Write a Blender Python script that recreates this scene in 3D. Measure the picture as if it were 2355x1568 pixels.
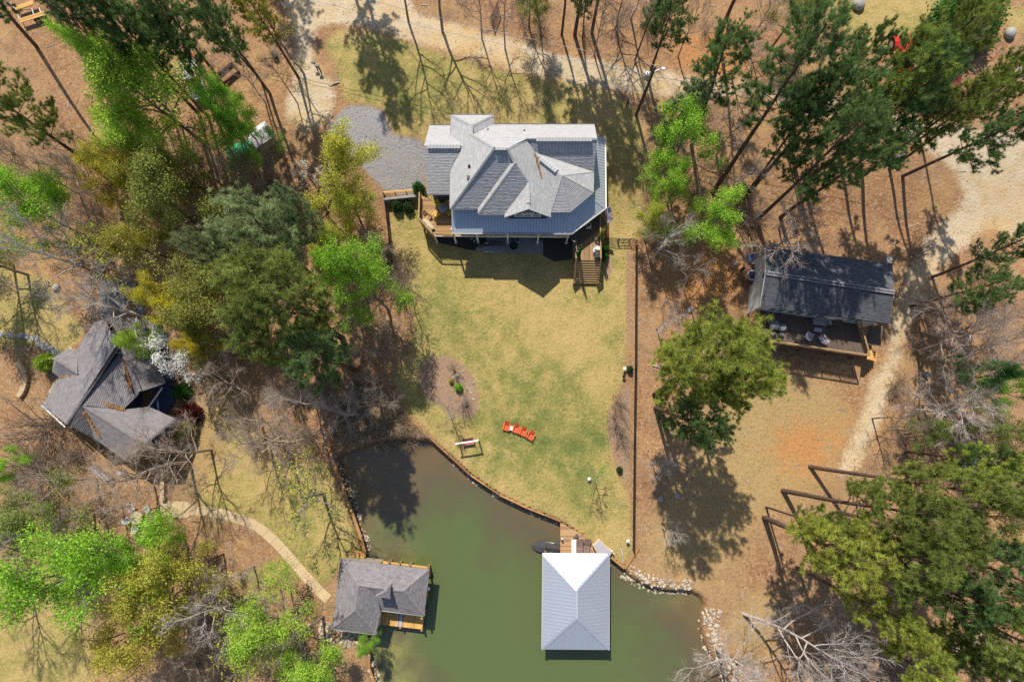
import bpy, math, random
import numpy as np
from mathutils import Vector, Matrix
for o in list(bpy.data.objects): bpy.data.objects.remove(o)
SC = bpy.context.scene
COL = SC.collection
R = math.radians
# ------------------------------------------------------------------ camera, light, exposure
CAMH, TILT, FPX = 72.0, math.atan(201/1570.0), 1570.0
cam = bpy.data.cameras.new('camera'); cam.lens = 24.0; cam.sensor_width = 36.0
cam.clip_start = 0.5; cam.clip_end = 3000
camo = bpy.data.objects.new('camera', cam); COL.objects.link(camo)
camo.location = (0, 0, CAMH); camo.rotation_euler = (TILT, 0, 0)
SC.camera = camo
SUN_EL, SUN_AZ = 56.0, -15.5            # azimuth from +Y towards +X
tosun = Vector((math.sin(R(SUN_AZ))*math.cos(R(SUN_EL)), math.cos(R(SUN_AZ))*math.cos(R(SUN_EL)), math.sin(R(SUN_EL))))
sun = bpy.data.lights.new('sun', 'SUN'); sun.energy = 4.6; sun.angle = R(0.53); sun.color = (1.0, 0.93, 0.80)
suno = bpy.data.objects.new('sun', sun); COL.objects.link(suno)
suno.rotation_euler = (-tosun).to_track_quat('-Z', 'Y').to_euler(); suno.location = (0, 0, 120)
W = bpy.data.worlds.new('World'); SC.world = W; W.use_nodes = True
wn = W.node_tree.nodes; wl = W.node_tree.links; wn.clear()
sky = wn.new('ShaderNodeTexSky'); sky.sky_type = 'NISHITA'; sky.sun_disc = False
sky.sun_elevation = R(SUN_EL); sky.sun_rotation = R(SUN_AZ % 360)
bg = wn.new('ShaderNodeBackground'); bg.inputs[1].default_value = 0.105
wo = wn.new('ShaderNodeOutputWorld'); wl.new(sky.outputs[0], bg.inputs[0]); wl.new(bg.outputs[0], wo.inputs[0])
SC.view_settings.view_transform = 'Standard'; SC.view_settings.look = 'None'
SC.view_settings.exposure = 0.32; SC.view_settings.gamma = 1.0; SC.view_settings.use_curve_mapping = False
SC.render.engine = 'CYCLES'
SC.cycles.max_bounces = 5; SC.cycles.diffuse_bounces = 3; SC.cycles.transmission_bounces = 3; SC.cycles.use_denoising = False

# ------------------------------------------------------------------ survey helpers (plan measured from the aerial photo)
cT, sT = math.cos(TILT), math.sin(TILT)
def P(ox, oy, z=0.0):
    x = (ox-1177.5)/FPX; y = (784-oy)/FPX
    dy, dz = y*cT+sT, y*sT-cT
    k = (z-CAMH)/dz
    return (x*k, dy*k)
KY = np.array([-80, -26, -12, 0, 10, 16, 22, 26, 31, 38, 46, 80.0])
KZ = np.array([-1.4, -1.4, -1.25, -.9, -.3, -.05, 0, 1.3, 2.4, 3.0, 3.4, 4.6])
_ky = np.arange(-90, 90, .5); _kz = np.interp(_ky, KY, KZ); _kz = np.convolve(np.pad(_kz, 4, mode='edge'), np.ones(9)/9, 'valid'); KY, KZ = _ky, _kz
def TZ(x, y): return float(np.interp(y, KY, KZ))
def G(ox, oy):
    z = 0.0
    for _ in range(8):
        x, y = P(ox, oy, z); z = TZ(x, y)
    return Vector((x, y, z))
def A(ox, oy, z): return Vector((*P(ox, oy, z), z))
def px2m(z): return (CAMH-z)/FPX
rng = np.random.default_rng(7); random.seed(7)

# ------------------------------------------------------------------ objects
def tag(o, label=None, cat=None, group=None, kind=None):
    if label: o['label'] = label
    if cat: o['category'] = cat
    if group: o['group'] = group
    if kind: o['kind'] = kind
    return o
def thing(name, label, cat, loc=(0, 0, 0), rz=0.0, group=None):
    o = bpy.data.objects.new(name, None); o.empty_display_size = .3; COL.objects.link(o)
    o.location = loc; o.rotation_euler = (0, 0, rz)
    return tag(o, label, cat, group)
def root_of(o):
    while o.parent: o = o.parent
    return o
def kids(o): return [c for c in bpy.data.objects if c.parent == o]
def copy_tree(o, parent=None):
    c = o.copy(); COL.objects.link(c); c.parent = parent
    for k in o.children: copy_tree(k, c)
    return c
class MB:
    def __init__(s): s.v = []; s.f = []; s.t = []; s.m = []; s.mi = 0
    def face(s, pts, t=.5):
        n = len(s.v); s.v.extend([tuple(p) for p in pts]); s.f.append(tuple(range(n, n+len(pts)))); s.t.append(t); s.m.append(s.mi)
    def raw(s, vs, fs, t=.5):
        n = len(s.v); s.v.extend([tuple(p) for p in vs])
        for f in fs: s.f.append(tuple(i+n for i in f)); s.t.append(t); s.m.append(s.mi)
    def box(s, c, sz, rz=0, t=.5, M=None):
        hx, hy, hz = sz[0]/2, sz[1]/2, sz[2]/2
        vs = [Vector((sx*hx, sy*hy, z*hz)) for z in (-1, 1) for sx, sy in ((-1, -1), (1, -1), (1, 1), (-1, 1))]
        if M is None: M = Matrix.Rotation(rz, 3, 'Z')
        vs = [M @ v + Vector(c) for v in vs]
        s.raw(vs, [(3, 2, 1, 0), (4, 5, 6, 7), (0, 1, 5, 4), (1, 2, 6, 5), (2, 3, 7, 6), (3, 0, 4, 7)], t); return s
    def bar(s, p, q, w, h=None, t=.5):
        p = Vector(p); q = Vector(q); d = q-p; L = d.length
        if L < 1e-6: return s
        d /= L; up = Vector((0, 0, 1)) if abs(d.z) < .95 else Vector((0, 1, 0))
        a = d.cross(up).normalized(); b = a.cross(d).normalized()
        M = Matrix((d, a, b)).transposed()
        return s.box((p+q)/2, (L, w, h or w), 0, t, M)
    def prism(s, poly, z0, z1, t=.5):
        n = len(poly)
        if sum(poly[i][0]*poly[(i+1) % n][1]-poly[(i+1) % n][0]*poly[i][1] for i in range(n)) < 0: poly = poly[::-1]
        f0 = z0 if callable(z0) else (lambda x, y: z0); f1 = z1 if callable(z1) else (lambda x, y: z1)
        vs = [(x, y, f0(x, y)) for x, y in poly]+[(x, y, f1(x, y)) for x, y in poly]
        s.raw(vs, [tuple(range(n-1, -1, -1)), tuple(range(n, 2*n))]+[(i, (i+1) % n, n+(i+1) % n, n+i) for i in range(n)], t); return s
    def tube(s, path, rad, n=6, t=.5, cap=True):
        path = [Vector(p) for p in path]; m = len(path)
        if not hasattr(rad, '__len__'): rad = [rad]*m
        vs = []; ref = None
        for i, p in enumerate(path):
            d = (path[min(i+1, m-1)]-path[max(i-1, 0)]).normalized()
            a = d.cross(Vector((0, 0, 1)) if abs(d.z) < .9 else Vector((0, 1, 0))).normalized()
            if ref is not None:
                a = (ref-d*ref.dot(d)).normalized()
            ref = a; b = d.cross(a)
            for k in range(n):
                an = 2*math.pi*k/n; vs.append(p+(a*math.cos(an)+b*math.sin(an))*rad[i])
        fs = [(i*n+k, i*n+(k+1) % n, (i+1)*n+(k+1) % n, (i+1)*n+k) for i in range(m-1) for k in range(n)]
        if cap: fs += [tuple(range(n-1, -1, -1)), tuple(range((m-1)*n, m*n))]
        s.raw(vs, fs, t); return s
    def lathe(s, c, prof, n=12, t=.5):
        c = Vector(c); vs = [c+Vector((r*math.cos(2*math.pi*k/n), r*math.sin(2*math.pi*k/n), z)) for r, z in prof for k in range(n)]
        m = len(prof)
        fs = [(i*n+k, i*n+(k+1) % n, (i+1)*n+(k+1) % n, (i+1)*n+k) for i in range(m-1) for k in range(n)]
        fs += [tuple(range(n-1, -1, -1)), tuple(range((m-1)*n, m*n))]
        s.raw(vs, fs, t); return s
    def ball(s, c, r, n=8, t=.5, jit=0, seed=0):
        rg = random.Random(seed); vs = []; c = Vector(c); rr = r if hasattr(r, '__len__') else (r, r, r)
        rings = max(3, n//2)
        for i in range(rings+1):
            ph = math.pi*i/rings
            for k in range(n):
                th = 2*math.pi*(k+(i % 2)*.5)/n; j = 1+rg.uniform(-jit, jit) if 0 < i < rings else 1
                vs.append(c+Vector((rr[0]*math.sin(ph)*math.cos(th)*j, rr[1]*math.sin(ph)*math.sin(th)*j, rr[2]*math.cos(ph)*j)))
        fs = [(i*n+k, (i+1)*n+k, (i+1)*n+(k+1) % n, i*n+(k+1) % n) for i in range(rings) for k in range(n)]
        s.raw(vs, fs, t); return s
    def mesh(s, name, mats, smooth=False, off=Vector((0, 0, 0))):
        me = bpy.data.meshes.new(name)
        v = np.array(s.v, dtype=float).reshape(-1, 3)-np.array(off)
        me.from_pydata(v.tolist(), [], s.f)
        a = me.attributes.new('tone', 'FLOAT', 'FACE'); a.data.foreach_set('value', np.array(s.t, dtype=np.float32))
        for m in (mats if isinstance(mats, (list, tuple)) else [mats]): me.materials.append(m)
        if max(s.m, default=0): me.polygons.foreach_set('material_index', s.m)
        if smooth: me.polygons.foreach_set('use_smooth', [True]*len(s.f))
        me.update(); return me
    def build(s, name, mat, parent=None, kind=None, smooth=False, label=None, local=False):
        off = Vector((0, 0, 0))
        if parent is not None and not local: off = root_of(parent).location
        o = bpy.data.objects.new(name, s.mesh(name, mat, smooth, off)); COL.objects.link(o)
        if parent is not None: o.parent = parent
        return tag(o, label, None, None, kind)
def tris_mesh(name, v, nper, tone, mat):
    """v: (N*nper,3) soup of n-gons"""
    N = len(v)//nper; me = bpy.data.meshes.new(name)
    me.vertices.add(len(v)); me.vertices.foreach_set('co', np.ascontiguousarray(v, dtype=np.float32).ravel())
    me.loops.add(len(v)); me.loops.foreach_set('vertex_index', np.arange(len(v), dtype=np.int32))
    me.polygons.add(N); me.polygons.foreach_set('loop_start', np.arange(0, N*nper, nper, dtype=np.int32))
    me.polygons.foreach_set('loop_total', np.full(N, nper, dtype=np.int32))
    a = me.attributes.new('tone', 'FLOAT', 'FACE'); a.data.foreach_set('value', np.asarray(tone, dtype=np.float32))
    me.materials.append(mat); me.update(calc_edges=True); return me

# ------------------------------------------------------------------ materials
class NT:
    def __init__(s, name):
        s.m = bpy.data.materials.new(name); s.m.use_nodes = True; s.t = s.m.node_tree; s.t.nodes.clear()
    def n(s, typ, **kw):
        x = s.t.nodes.new('ShaderNode'+typ)
        for k, v in kw.items(): setattr(x, k, v)
        return x
    def l(s, a, b): s.t.links.new(a, b)
    def val(s, x, sock):
        if hasattr(x, 'is_linked') or hasattr(x, 'links'): s.l(x, sock)
        else: sock.default_value = x
    def math(s, op, a, b=0.0, clamp=False):
        x = s.n('Math', operation=op, use_clamp=clamp); s.val(a, x.inputs[0]); s.val(b, x.inputs[1]); return x.outputs[0]
    def mix(s, f, a, b, bt='MIX'):
        x = s.n('Mix', data_type='RGBA', blend_type=bt); s.val(f, x.inputs[0])
        for v, k in ((a, 6), (b, 7)):
            if isinstance(v, tuple): x.inputs[k].default_value = (*v[:3], 1)
            else: s.l(v, x.inputs[k])
        return x.outputs[2]
    def attr(s, name): return s.n('Attribute', attribute_name=name).outputs[2]
    def noise(s, scale, detail=3, rough=.55, vec=None, col=False):
        x = s.n('TexNoise'); x.inputs['Scale'].default_value = scale; x.inputs['Detail'].default_value = detail; x.inputs['Roughness'].default_value = rough
        s.l(vec if vec else s.coord(), x.inputs['Vector']); return x.outputs[1 if col else 0]
    def coord(s):
        if not hasattr(s, '_c'): s._c = s.n('TexCoord').outputs['Object']
        return s._c
    def ramp(s, f, stops):
        x = s.n('ValToRGB'); s.l(f, x.inputs[0]); e = x.color_ramp.elements
        while len(e) < len(stops): e.new(.5)
        for i, (p, c) in enumerate(stops): e[i].position = p; e[i].color = (*c, 1)
        return x.outputs[0]
    def out(s, col, rough=.7, spec=.3, metal=0, bump=None, bd=.05, trans=0, coat=0):
        b = s.n('BsdfPrincipled'); s.val((*col[:3], 1) if isinstance(col, tuple) else col, b.inputs['Base Color']); s.val(rough, b.inputs['Roughness'])
        b.inputs['Specular IOR Level'].default_value = spec; b.inputs['Metallic'].default_value = metal
        if coat: b.inputs['Coat Weight'].default_value = coat
        if bump is not None:
            bp = s.n('Bump'); bp.inputs['Distance'].default_value = bd; bp.inputs['Strength'].default_value = 1.0
            s.l(bump, bp.inputs['Height']); s.l(bp.outputs[0], b.inputs['Normal'])
        o = s.n('OutputMaterial'); sh = b.outputs[0]
        if trans:
            tr = s.n('BsdfTranslucent'); s.val((*col[:3], 1) if isinstance(col, tuple) else col, tr.inputs[0])
            mx = s.n('MixShader'); mx.inputs[0].default_value = trans; s.l(sh, mx.inputs[1]); s.l(tr.outputs[0], mx.inputs[2]); sh = mx.outputs[0]
        s.l(sh, o.inputs[0]); return s.m
def mat(name, col, rough=.7, tone=0.0, ns=2.0, na=.25, spec=.3, metal=0, bump=0, bs=20, grain=None, col2=None, obj=False, trans=0, coat=0):
    """base colour x face tone x two-scale noise; optional wood-grain stretch and a second stain colour"""
    N = NT(name); vec = None
    if grain:
        mp = N.n('Mapping'); mp.inputs['Scale'].default_value = grain; N.l(N.coord(), mp.inputs[0]); vec = mp.outputs[0]
    n1 = N.noise(ns, 4, .6, vec); n2 = N.noise(ns*9, 2, .5, vec)
    c = col
    if col2:
        f = N.math('MULTIPLY_ADD', N.noise(ns*.6, 4, .65, vec), 3.0); f.node.inputs[2].default_value = -1.15; f.node.use_clamp = True
        c = N.mix(f, col, col2)
    k = N.math('ADD', N.math('MULTIPLY', N.math('SUBTRACT', n1, .5), na*2.2), N.math('MULTIPLY', N.math('SUBTRACT', n2, .5), na*1.4))
    k = N.math('ADD', k, 1.0)
    if tone:
        k = N.math('MULTIPLY', k, N.math('ADD', N.math('MULTIPLY', N.math('SUBTRACT', N.attr('tone'), .5), tone*2), 1.0))
    c = N.mix(1.0, c, N.comb(k), 'MULTIPLY')
    if obj:
        c = N.mix(1.0, c, N.n('ObjectInfo').outputs['Color'], 'MULTIPLY')
    return N.out(c, rough, spec, metal, (N.noise(bs, 3, .6, vec) if bump else None), bump, trans, coat)
def _comb(s, k):
    x = s.n('CombineColor'); [s.l(k, x.inputs[i]) for i in range(3)]; return x.outputs[0]
NT.comb = _comb
M = dict(
 shingle=mat('light_grey_shingle', (.40, .40, .415), .9, .16, 1.2, .06, .15, bump=.01, bs=40),
 shingle_dk=mat('brown_grey_shingle', (.21, .195, .205), .9, .24, 1.0, .14, .15, bump=.01, bs=40),
 shingle_bh=mat('weathered_shingle', (.215, .20, .215), .9, .26, 1.0, .12, .15, bump=.01, bs=40),
 shingle_cb=mat('charcoal_shingle', (.105, .11, .125), .9, .28, 1.0, .12, .15, bump=.01, bs=40),
 metal=mat('galvalume_roof_metal', (.50, .54, .62), .42, .06, .8, .06, .5, .55),
 metal_bh=mat('boathouse_roof_metal', (.55, .585, .66), .40, .06, .5, .05, .5, .65),
 white=mat('white_paint', (.74, .74, .72), .5, .1, 3, .08, .35),
 navy=mat('navy_siding', (.055, .085, .16), .6, .15, 2, .1, .3),
 pale_siding=mat('pale_siding', (.60, .60, .60), .7, .12, 2, .15, .3),
 beige_siding=mat('beige_siding', (.42, .36, .27), .7, .12, 2, .15, .3),
 glass=mat('window_glass', (.03, .04, .05), .06, 0, 1, .05, .6),
 deck=mat('deck_wood', (.33, .20, .095), .75, .35, 3, .22, .2, grain=(1, 9, 1)),
 deck_y=mat('deck_wood_along_y', (.30, .19, .10), .75, .35, 3, .22, .2, grain=(9, 1, 1)),
 dock=mat('dock_wood', (.40, .22, .095), .7, .3, 3, .25, .2, grain=(1, 9, 1), col2=(.33, .25, .17)),
 rail=mat('rail_wood', (.34, .22, .11), .75, .25, 3, .25, .2),
 tread=mat('stair_tread_wood', (.50, .32, .15), .7, .3, 3, .2, .2, grain=(1, 9, 1)),
 dkwood=mat('dark_weathered_wood', (.12, .09, .075), .8, .2, 3, .3, .2),
 redwood=mat('red_brown_deck_wood', (.15, .065, .04), .8, .35, 3, .3, .2),
 yellowwood=mat('new_pine_wood', (.52, .30, .095), .7, .25, 3, .2, .25),
 soil=mat('shade_tinted_soil', (.06, .055, .05), .95, .3, 3, .4, .1),  # mulch soil, coloured darker to carry some of the deck's shade
 bulk=mat('bulkhead_timber', (.36, .19, .08), .8, .4, 2, .3, .2),
 concrete=mat('concrete', (.47, .355, .215), .85, .2, 1.5, .22, .2, bump=.006, bs=25),
 concrete_g=mat('grey_concrete', (.25, .24, .22), .85, .2, 1.2, .3, .2, bump=.006, bs=25),
 stone=mat('riprap_stone', (.38, .31, .22), .85, .65, 2, .25, .25, bump=.02, bs=8, col2=(.36, .32, .28)),
 boulder=mat('boulder_stone', (.34, .33, .31), .9, .2, 4, .4, .2, bump=.04, bs=8),
 bark=mat('pine_bark', (.13, .085, .065), .95, .3, 3, .35, .1, bump=.03, bs=12, obj=True),
 barkp=mat('pale_bark', (.40, .37, .35), .9, .25, 2, .3, .1, obj=True),
 needle=mat('pine_needles', (1, 1, 1), .6, .7, .35, .30, .25, obj=True, trans=.42),
 leaf=mat('spring_leaves', (1, 1, 1), .55, .55, .5, .22, .25, obj=True, trans=.45),
 petal=mat('white_petals', (.80, .80, .78), .6, .2, 1, .1, .2, trans=.3),
 dryleaf=mat('fallen_leaf', (.34, .20, .11), .85, .55, 1, .2, .15),
 reed=mat('dry_reed', (.40, .30, .20), .85, .6, 1, .2, .15),
 orange=mat('orange_plastic', (.74, .10, .03), .5, .1, 2, .05, .4),
 red=mat('red_car_paint', (.60, .025, .015), .3, 0, 2, .05, .5, coat=.5),
 maroon=mat('dark_red_car_paint', (.17, .015, .015), .3, 0, 2, .05, .5, coat=.5),
 greycar=mat('grey_car_paint', (.30, .32, .36), .3, 0, 2, .05, .5, coat=.5),
 pink=mat('faded_red_paint', (.52, .16, .15), .7, .3, 4, .2, .3),
 yellow=mat('yellow_paint', (.70, .50, .03), .5, .1, 3, .1, .4),
 black=mat('black_metal', (.02, .02, .022), .5, .2, 3, .2, .4),
 dark=mat('dark_fabric', (.06, .06, .065), .85, .2, 3, .3, .2),
 cover=mat('grey_tarp', (.16, .165, .18), .65, .2, 3, .3, .35),
 tan=mat('tan_canvas', (.50, .42, .28), .85, .15, 3, .15, .2),
 lav=mat('lavender_grey_cover', (.36, .34, .38), .7, .1, 3, .1, .3),
 brownsling=mat('brown_sling', (.21, .145, .12), .8, .3, 3, .2, .2),
 blue=mat('blue_plastic', (.05, .16, .50), .5, .1, 3, .1, .4),
 steel=mat('steel', (.45, .46, .48), .4, .1, 3, .1, .5, .6),
 tyre=mat('tyre_rubber', (.025, .025, .025), .85, .1, 3, .2, .2),
 greenp=mat('green_tarp', (.05, .35, .16), .6, .2, 3, .2, .3),
 clay_rust=mat('pine_straw', (.30, .155, .06), .9, .5, 5, .4, .1),
 terracotta=mat('terracotta', (.55, .17, .07), .8, .1, 3, .2, .2),
 flagpurple=mat('flag_stripe_purple', (.25, .05, .25), .8, 0, 3, .1, .2), flagwhite=mat('flag_white', (.72, .70, .74), .8, 0, 3, .1, .2),
 flagnavy=mat('flag_navy', (.03, .045, .14), .8, 0, 3, .1, .2),
 stainwood=mat('pole_wood', (.10, .075, .06), .85, .3, 4, .3, .2),
)
# ------------------------------------------------------------------ terrain
def inpoly(X, Y, poly):
    r = np.zeros(X.shape, bool); n = len(poly)
    for i in range(n):
        x1, y1 = poly[i]; x2, y2 = poly[(i+1) % n]
        if y1 == y2: continue
        c = ((y1 > Y) != (y2 > Y)) & (X < (x2-x1)*(Y-y1)/(y2-y1)+x1); r ^= c
    return r
def blur(a, k, it=2):
    for _ in range(it):
        for ax in (0, 1):
            p = np.pad(a, [(k, k) if q == ax else (0, 0) for q in (0, 1)], mode='edge')
            cs = np.cumsum(p, axis=ax); cs = np.concatenate([np.zeros_like(np.take(cs, [0], ax)), cs], axis=ax)
            L = 2*k+1; n = a.shape[ax]
            a = (np.take(cs, range(L, L+n), ax)-np.take(cs, range(0, n), ax))/L
    return a
GP = lambda pts: [tuple(G(*p)[:2]) for p in pts]
LAKE = [P(x, y, -1.8) for x, y in [(768, 1046), (800, 1034), (850, 1018), (905, 1008), (985, 1006), (1032, 1046), (1082, 1092), (1150, 1138), (1212, 1168), (1290, 1198), (1400, 1282),
        (1434, 1306), (1462, 1334), (1500, 1350), (1545, 1357), (1592, 1357), (1622, 1376), (1632, 1390), (1614, 1402), (1612, 1440), (1625, 1485), (1645, 1520), (1672, 1556), (1690, 1600), (1720, 1760),
        (880, 1760), (866, 1590), (852, 1535), (848, 1470), (838, 1440), (838, 1300), (826, 1240), (806, 1175), (788, 1110)]]
POLY = dict(
 lawn=[[(893, 480), (903, 600), (935, 640), (955, 760), (935, 830), (900, 850), (925, 930), (990, 1000), (1040, 1046), (1090, 1094), (1155, 1138), (1215, 1166), (1290, 1196), (1350, 1236), (1405, 1280), (1434, 1302),
        (1456, 1262), (1448, 1140), (1410, 1060), (1405, 930), (1440, 860), (1440, 570), (1480, 520), (1480, 300), (1450, 240), (1380, 195), (1250, 178), (1130, 160), (1000, 120), (880, 78), (765, 66), (745, 110), (780, 160), (785, 235), (880, 242), (900, 310), (975, 318), (980, 440), (960, 440)],
       [(500, 930), (570, 950), (600, 1060), (750, 1060), (836, 1262), (830, 1285), (780, 1300), (760, 1345), (690, 1335), (620, 1240), (540, 1195), (450, 1160), (470, 1100), (520, 1050)],
       [(-40, 600), (120, 640), (160, 720), (200, 760), (160, 810), (60, 790), (-60, 800)], [(-80, 1330), (110, 1300), (150, 1400), (210, 1480), (210, 1640), (-80, 1640)],
       [(1885, -80), (1930, 60), (1985, 110), (2060, 130), (2170, 90), (2190, -80)], [(2290, 20), (2420, 20), (2420, 90), (2330, 70)],
       [(480, 1330), (760, 1260), (740, 1330), (560, 1350)]],
 dry=[[(1610, 900), (1850, 870), (1980, 930), (1930, 1050), (1890, 1150), (1780, 1150), (1700, 1260), (1650, 1340), (1500, 1330), (1470, 1290), (1500, 1200), (1600, 1050)],
      [(430, 900), (560, 860), (620, 1060), (480, 1250), (420, 1180)], [(1660, 1400), (1760, 1340), (1820, 1420), (1700, 1560)], [(0, 1240), (240, 1180), (240, 1560), (0, 1560)], [(1485, 520), (1440, 300), (1500, 230), (1490, 420)]],
 green=[[(960, 680), (1060, 690), (1100, 760), (1130, 860), (1090, 850), (1000, 810), (950, 780)], [(900, 260), (1120, 240), (1160, 262), (1050, 262), (1035, 300), (950, 300)], [(1130, 900), (1250, 820), (1260, 980), (1200, 1060), (1130, 1050)],
        [(1300, 900), (1350, 980), (1330, 1100), (1250, 1060)], [(790, 140), (980, 190), (960, 230), (800, 200)], [(1340, 1000), (1400, 1100), (1320, 1180), (1250, 1120)], [(640, 1200), (720, 1290), (660, 1310), (560, 1230)], [(1420, 700), (1440, 600), (1400, 600)]],
 sand=[[(640, -90), (920, -90), (948, 30), (1122, 77), (1277, 123), (1444, 153), (1604, 177), (1757, 198), (1950, 235), (2150, 285), (2360, 305), (2500, 320), (2500, 620), (2380, 580), (2300, 530), (2255, 520), (2225, 470), (2195, 390), (2100, 325), (1900, 280), (1764, 225), (1594, 220), (1454, 213), (1311, 187), (1177, 157), (1022, 117), (949, 93), (855, 63), (772, 52), (718, 60), (718, 110), (724, 160), (755, 176), (770, 205), (772, 235), (745, 290), (705, 305), (660, 280), (655, 230), (680, 195), (676, 110), (672, 60), (655, 10)],
  [(2215, 470), (2260, 520), (2225, 565), (2160, 610), (2112, 690), (2086, 760), (2070, 830), (2040, 830), (2052, 740), (2068, 680), (2090, 610), (2150, 530)], [(2040, 830), (2068, 830), (2050, 900), (2028, 960), (1990, 1040), (1955, 1100), (1915, 1105), (1935, 1060), (1960, 1010), (1985, 940), (1998, 880)]],
 grav=[[(802, 242), (875, 247), (894, 277), (897, 311), (939, 317), (979, 322), (981, 445), (889, 445), (850, 400), (790, 345), (745, 300), (770, 270)]],
 mulch=[[(985, 818), (1030, 815), (1060, 835), (1088, 862), (1102, 900), (1101, 940), (1088, 963), (1062, 962), (1030, 940), (1000, 925), (970, 905), (955, 860)], [(1452, 870), (1425, 905), (1402, 940), (1398, 1000), (1420, 1070), (1446, 1120), (1454, 1000)], [(1396, 540), (1412, 600), (1404, 645), (1390, 650), (1394, 590)], [(1440, 570), (1456, 570), (1452, 860), (1444, 860)]],
 clay=[[(1730, 1170), (1790, 1190), (1760, 1290), (1720, 1290)], [(1600, 1330), (1650, 1350), (1620, 1390)], [(1620, 1395), (1690, 1390), (1720, 1420), (1650, 1450)], [(20, 130), (160, 190), (200, 240), (120, 220), (0, 150)], [(2120, 540), (2070, 600), (2040, 560)], [(2210, 400), (2360, 380), (2400, 580), (2300, 560), (2230, 500)],
       [(1480, 600), (1600, 560), (1740, 560), (1700, 700), (1560, 720)], [(1500, 860), (1560, 880), (1540, 960), (1480, 980)], [(2000, 1270), (2040, 1280), (2060, 1500), (2010, 1400)], [(1500, 90), (1700, 60), (1760, 190), (1560, 180)], [(2000, 850), (2080, 850), (2040, 980), (1960, 1010)], [(1740, 1000), (1880, 940), (1960, 1080), (1820, 1110)]],
)
ST = .3
gx = np.arange(-76, 76.01, ST); gy = np.arange(-48, 74.01, ST)
GX, GY = np.meshgrid(gx, gy)
def mask(polys, k, conv=GP):
    m = np.zeros(GX.shape)
    for p in polys: m = np.maximum(m, inpoly(GX, GY, conv(p)).astype(float))
    return blur(m, k)
lakeraw = inpoly(GX, GY, LAKE).astype(float)
lakem = blur(lakeraw, 2, 2); laked = blur(lakeraw, 24, 2)
hn = np.zeros(GX.shape)
for sc, am in ((9, .18), (3.2, .06), (1.1, .03)):
    q = rng.normal(size=(int(122/sc)+4, int(152/sc)+4)); ix = (GX+76)/sc; iy = (GY+48)/sc
    i0 = ix.astype(int); j0 = iy.astype(int); fx = ix-i0; fy = iy-j0; fx = fx*fx*(3-2*fx); fy = fy*fy*(3-2*fy)
    hn += am*((q[j0, i0]*(1-fx)+q[j0, i0+1]*fx)*(1-fy)+(q[j0+1, i0]*(1-fx)+q[j0+1, i0+1]*fx)*fy)*.5
built = mask([[(880, 330), (1400, 250), (1470, 690), (960, 690)], [(1700, 540), (2080, 580), (2030, 860), (1690, 830)]], 10)
GZ = np.interp(GY, KY, KZ)+hn*(1-built)*.6-2.3*np.clip((lakem-.4)/.6, 0, 1)
MS = {k: mask(v, {'lawn': 2, 'dry': 8, 'green': 10, 'sand': 3, 'grav': 2, 'mulch': 1, 'clay': 9}[k]) for k, v in POLY.items()}
MS['wet'] = np.clip(lakem*2-.7, 0, 1)
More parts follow.
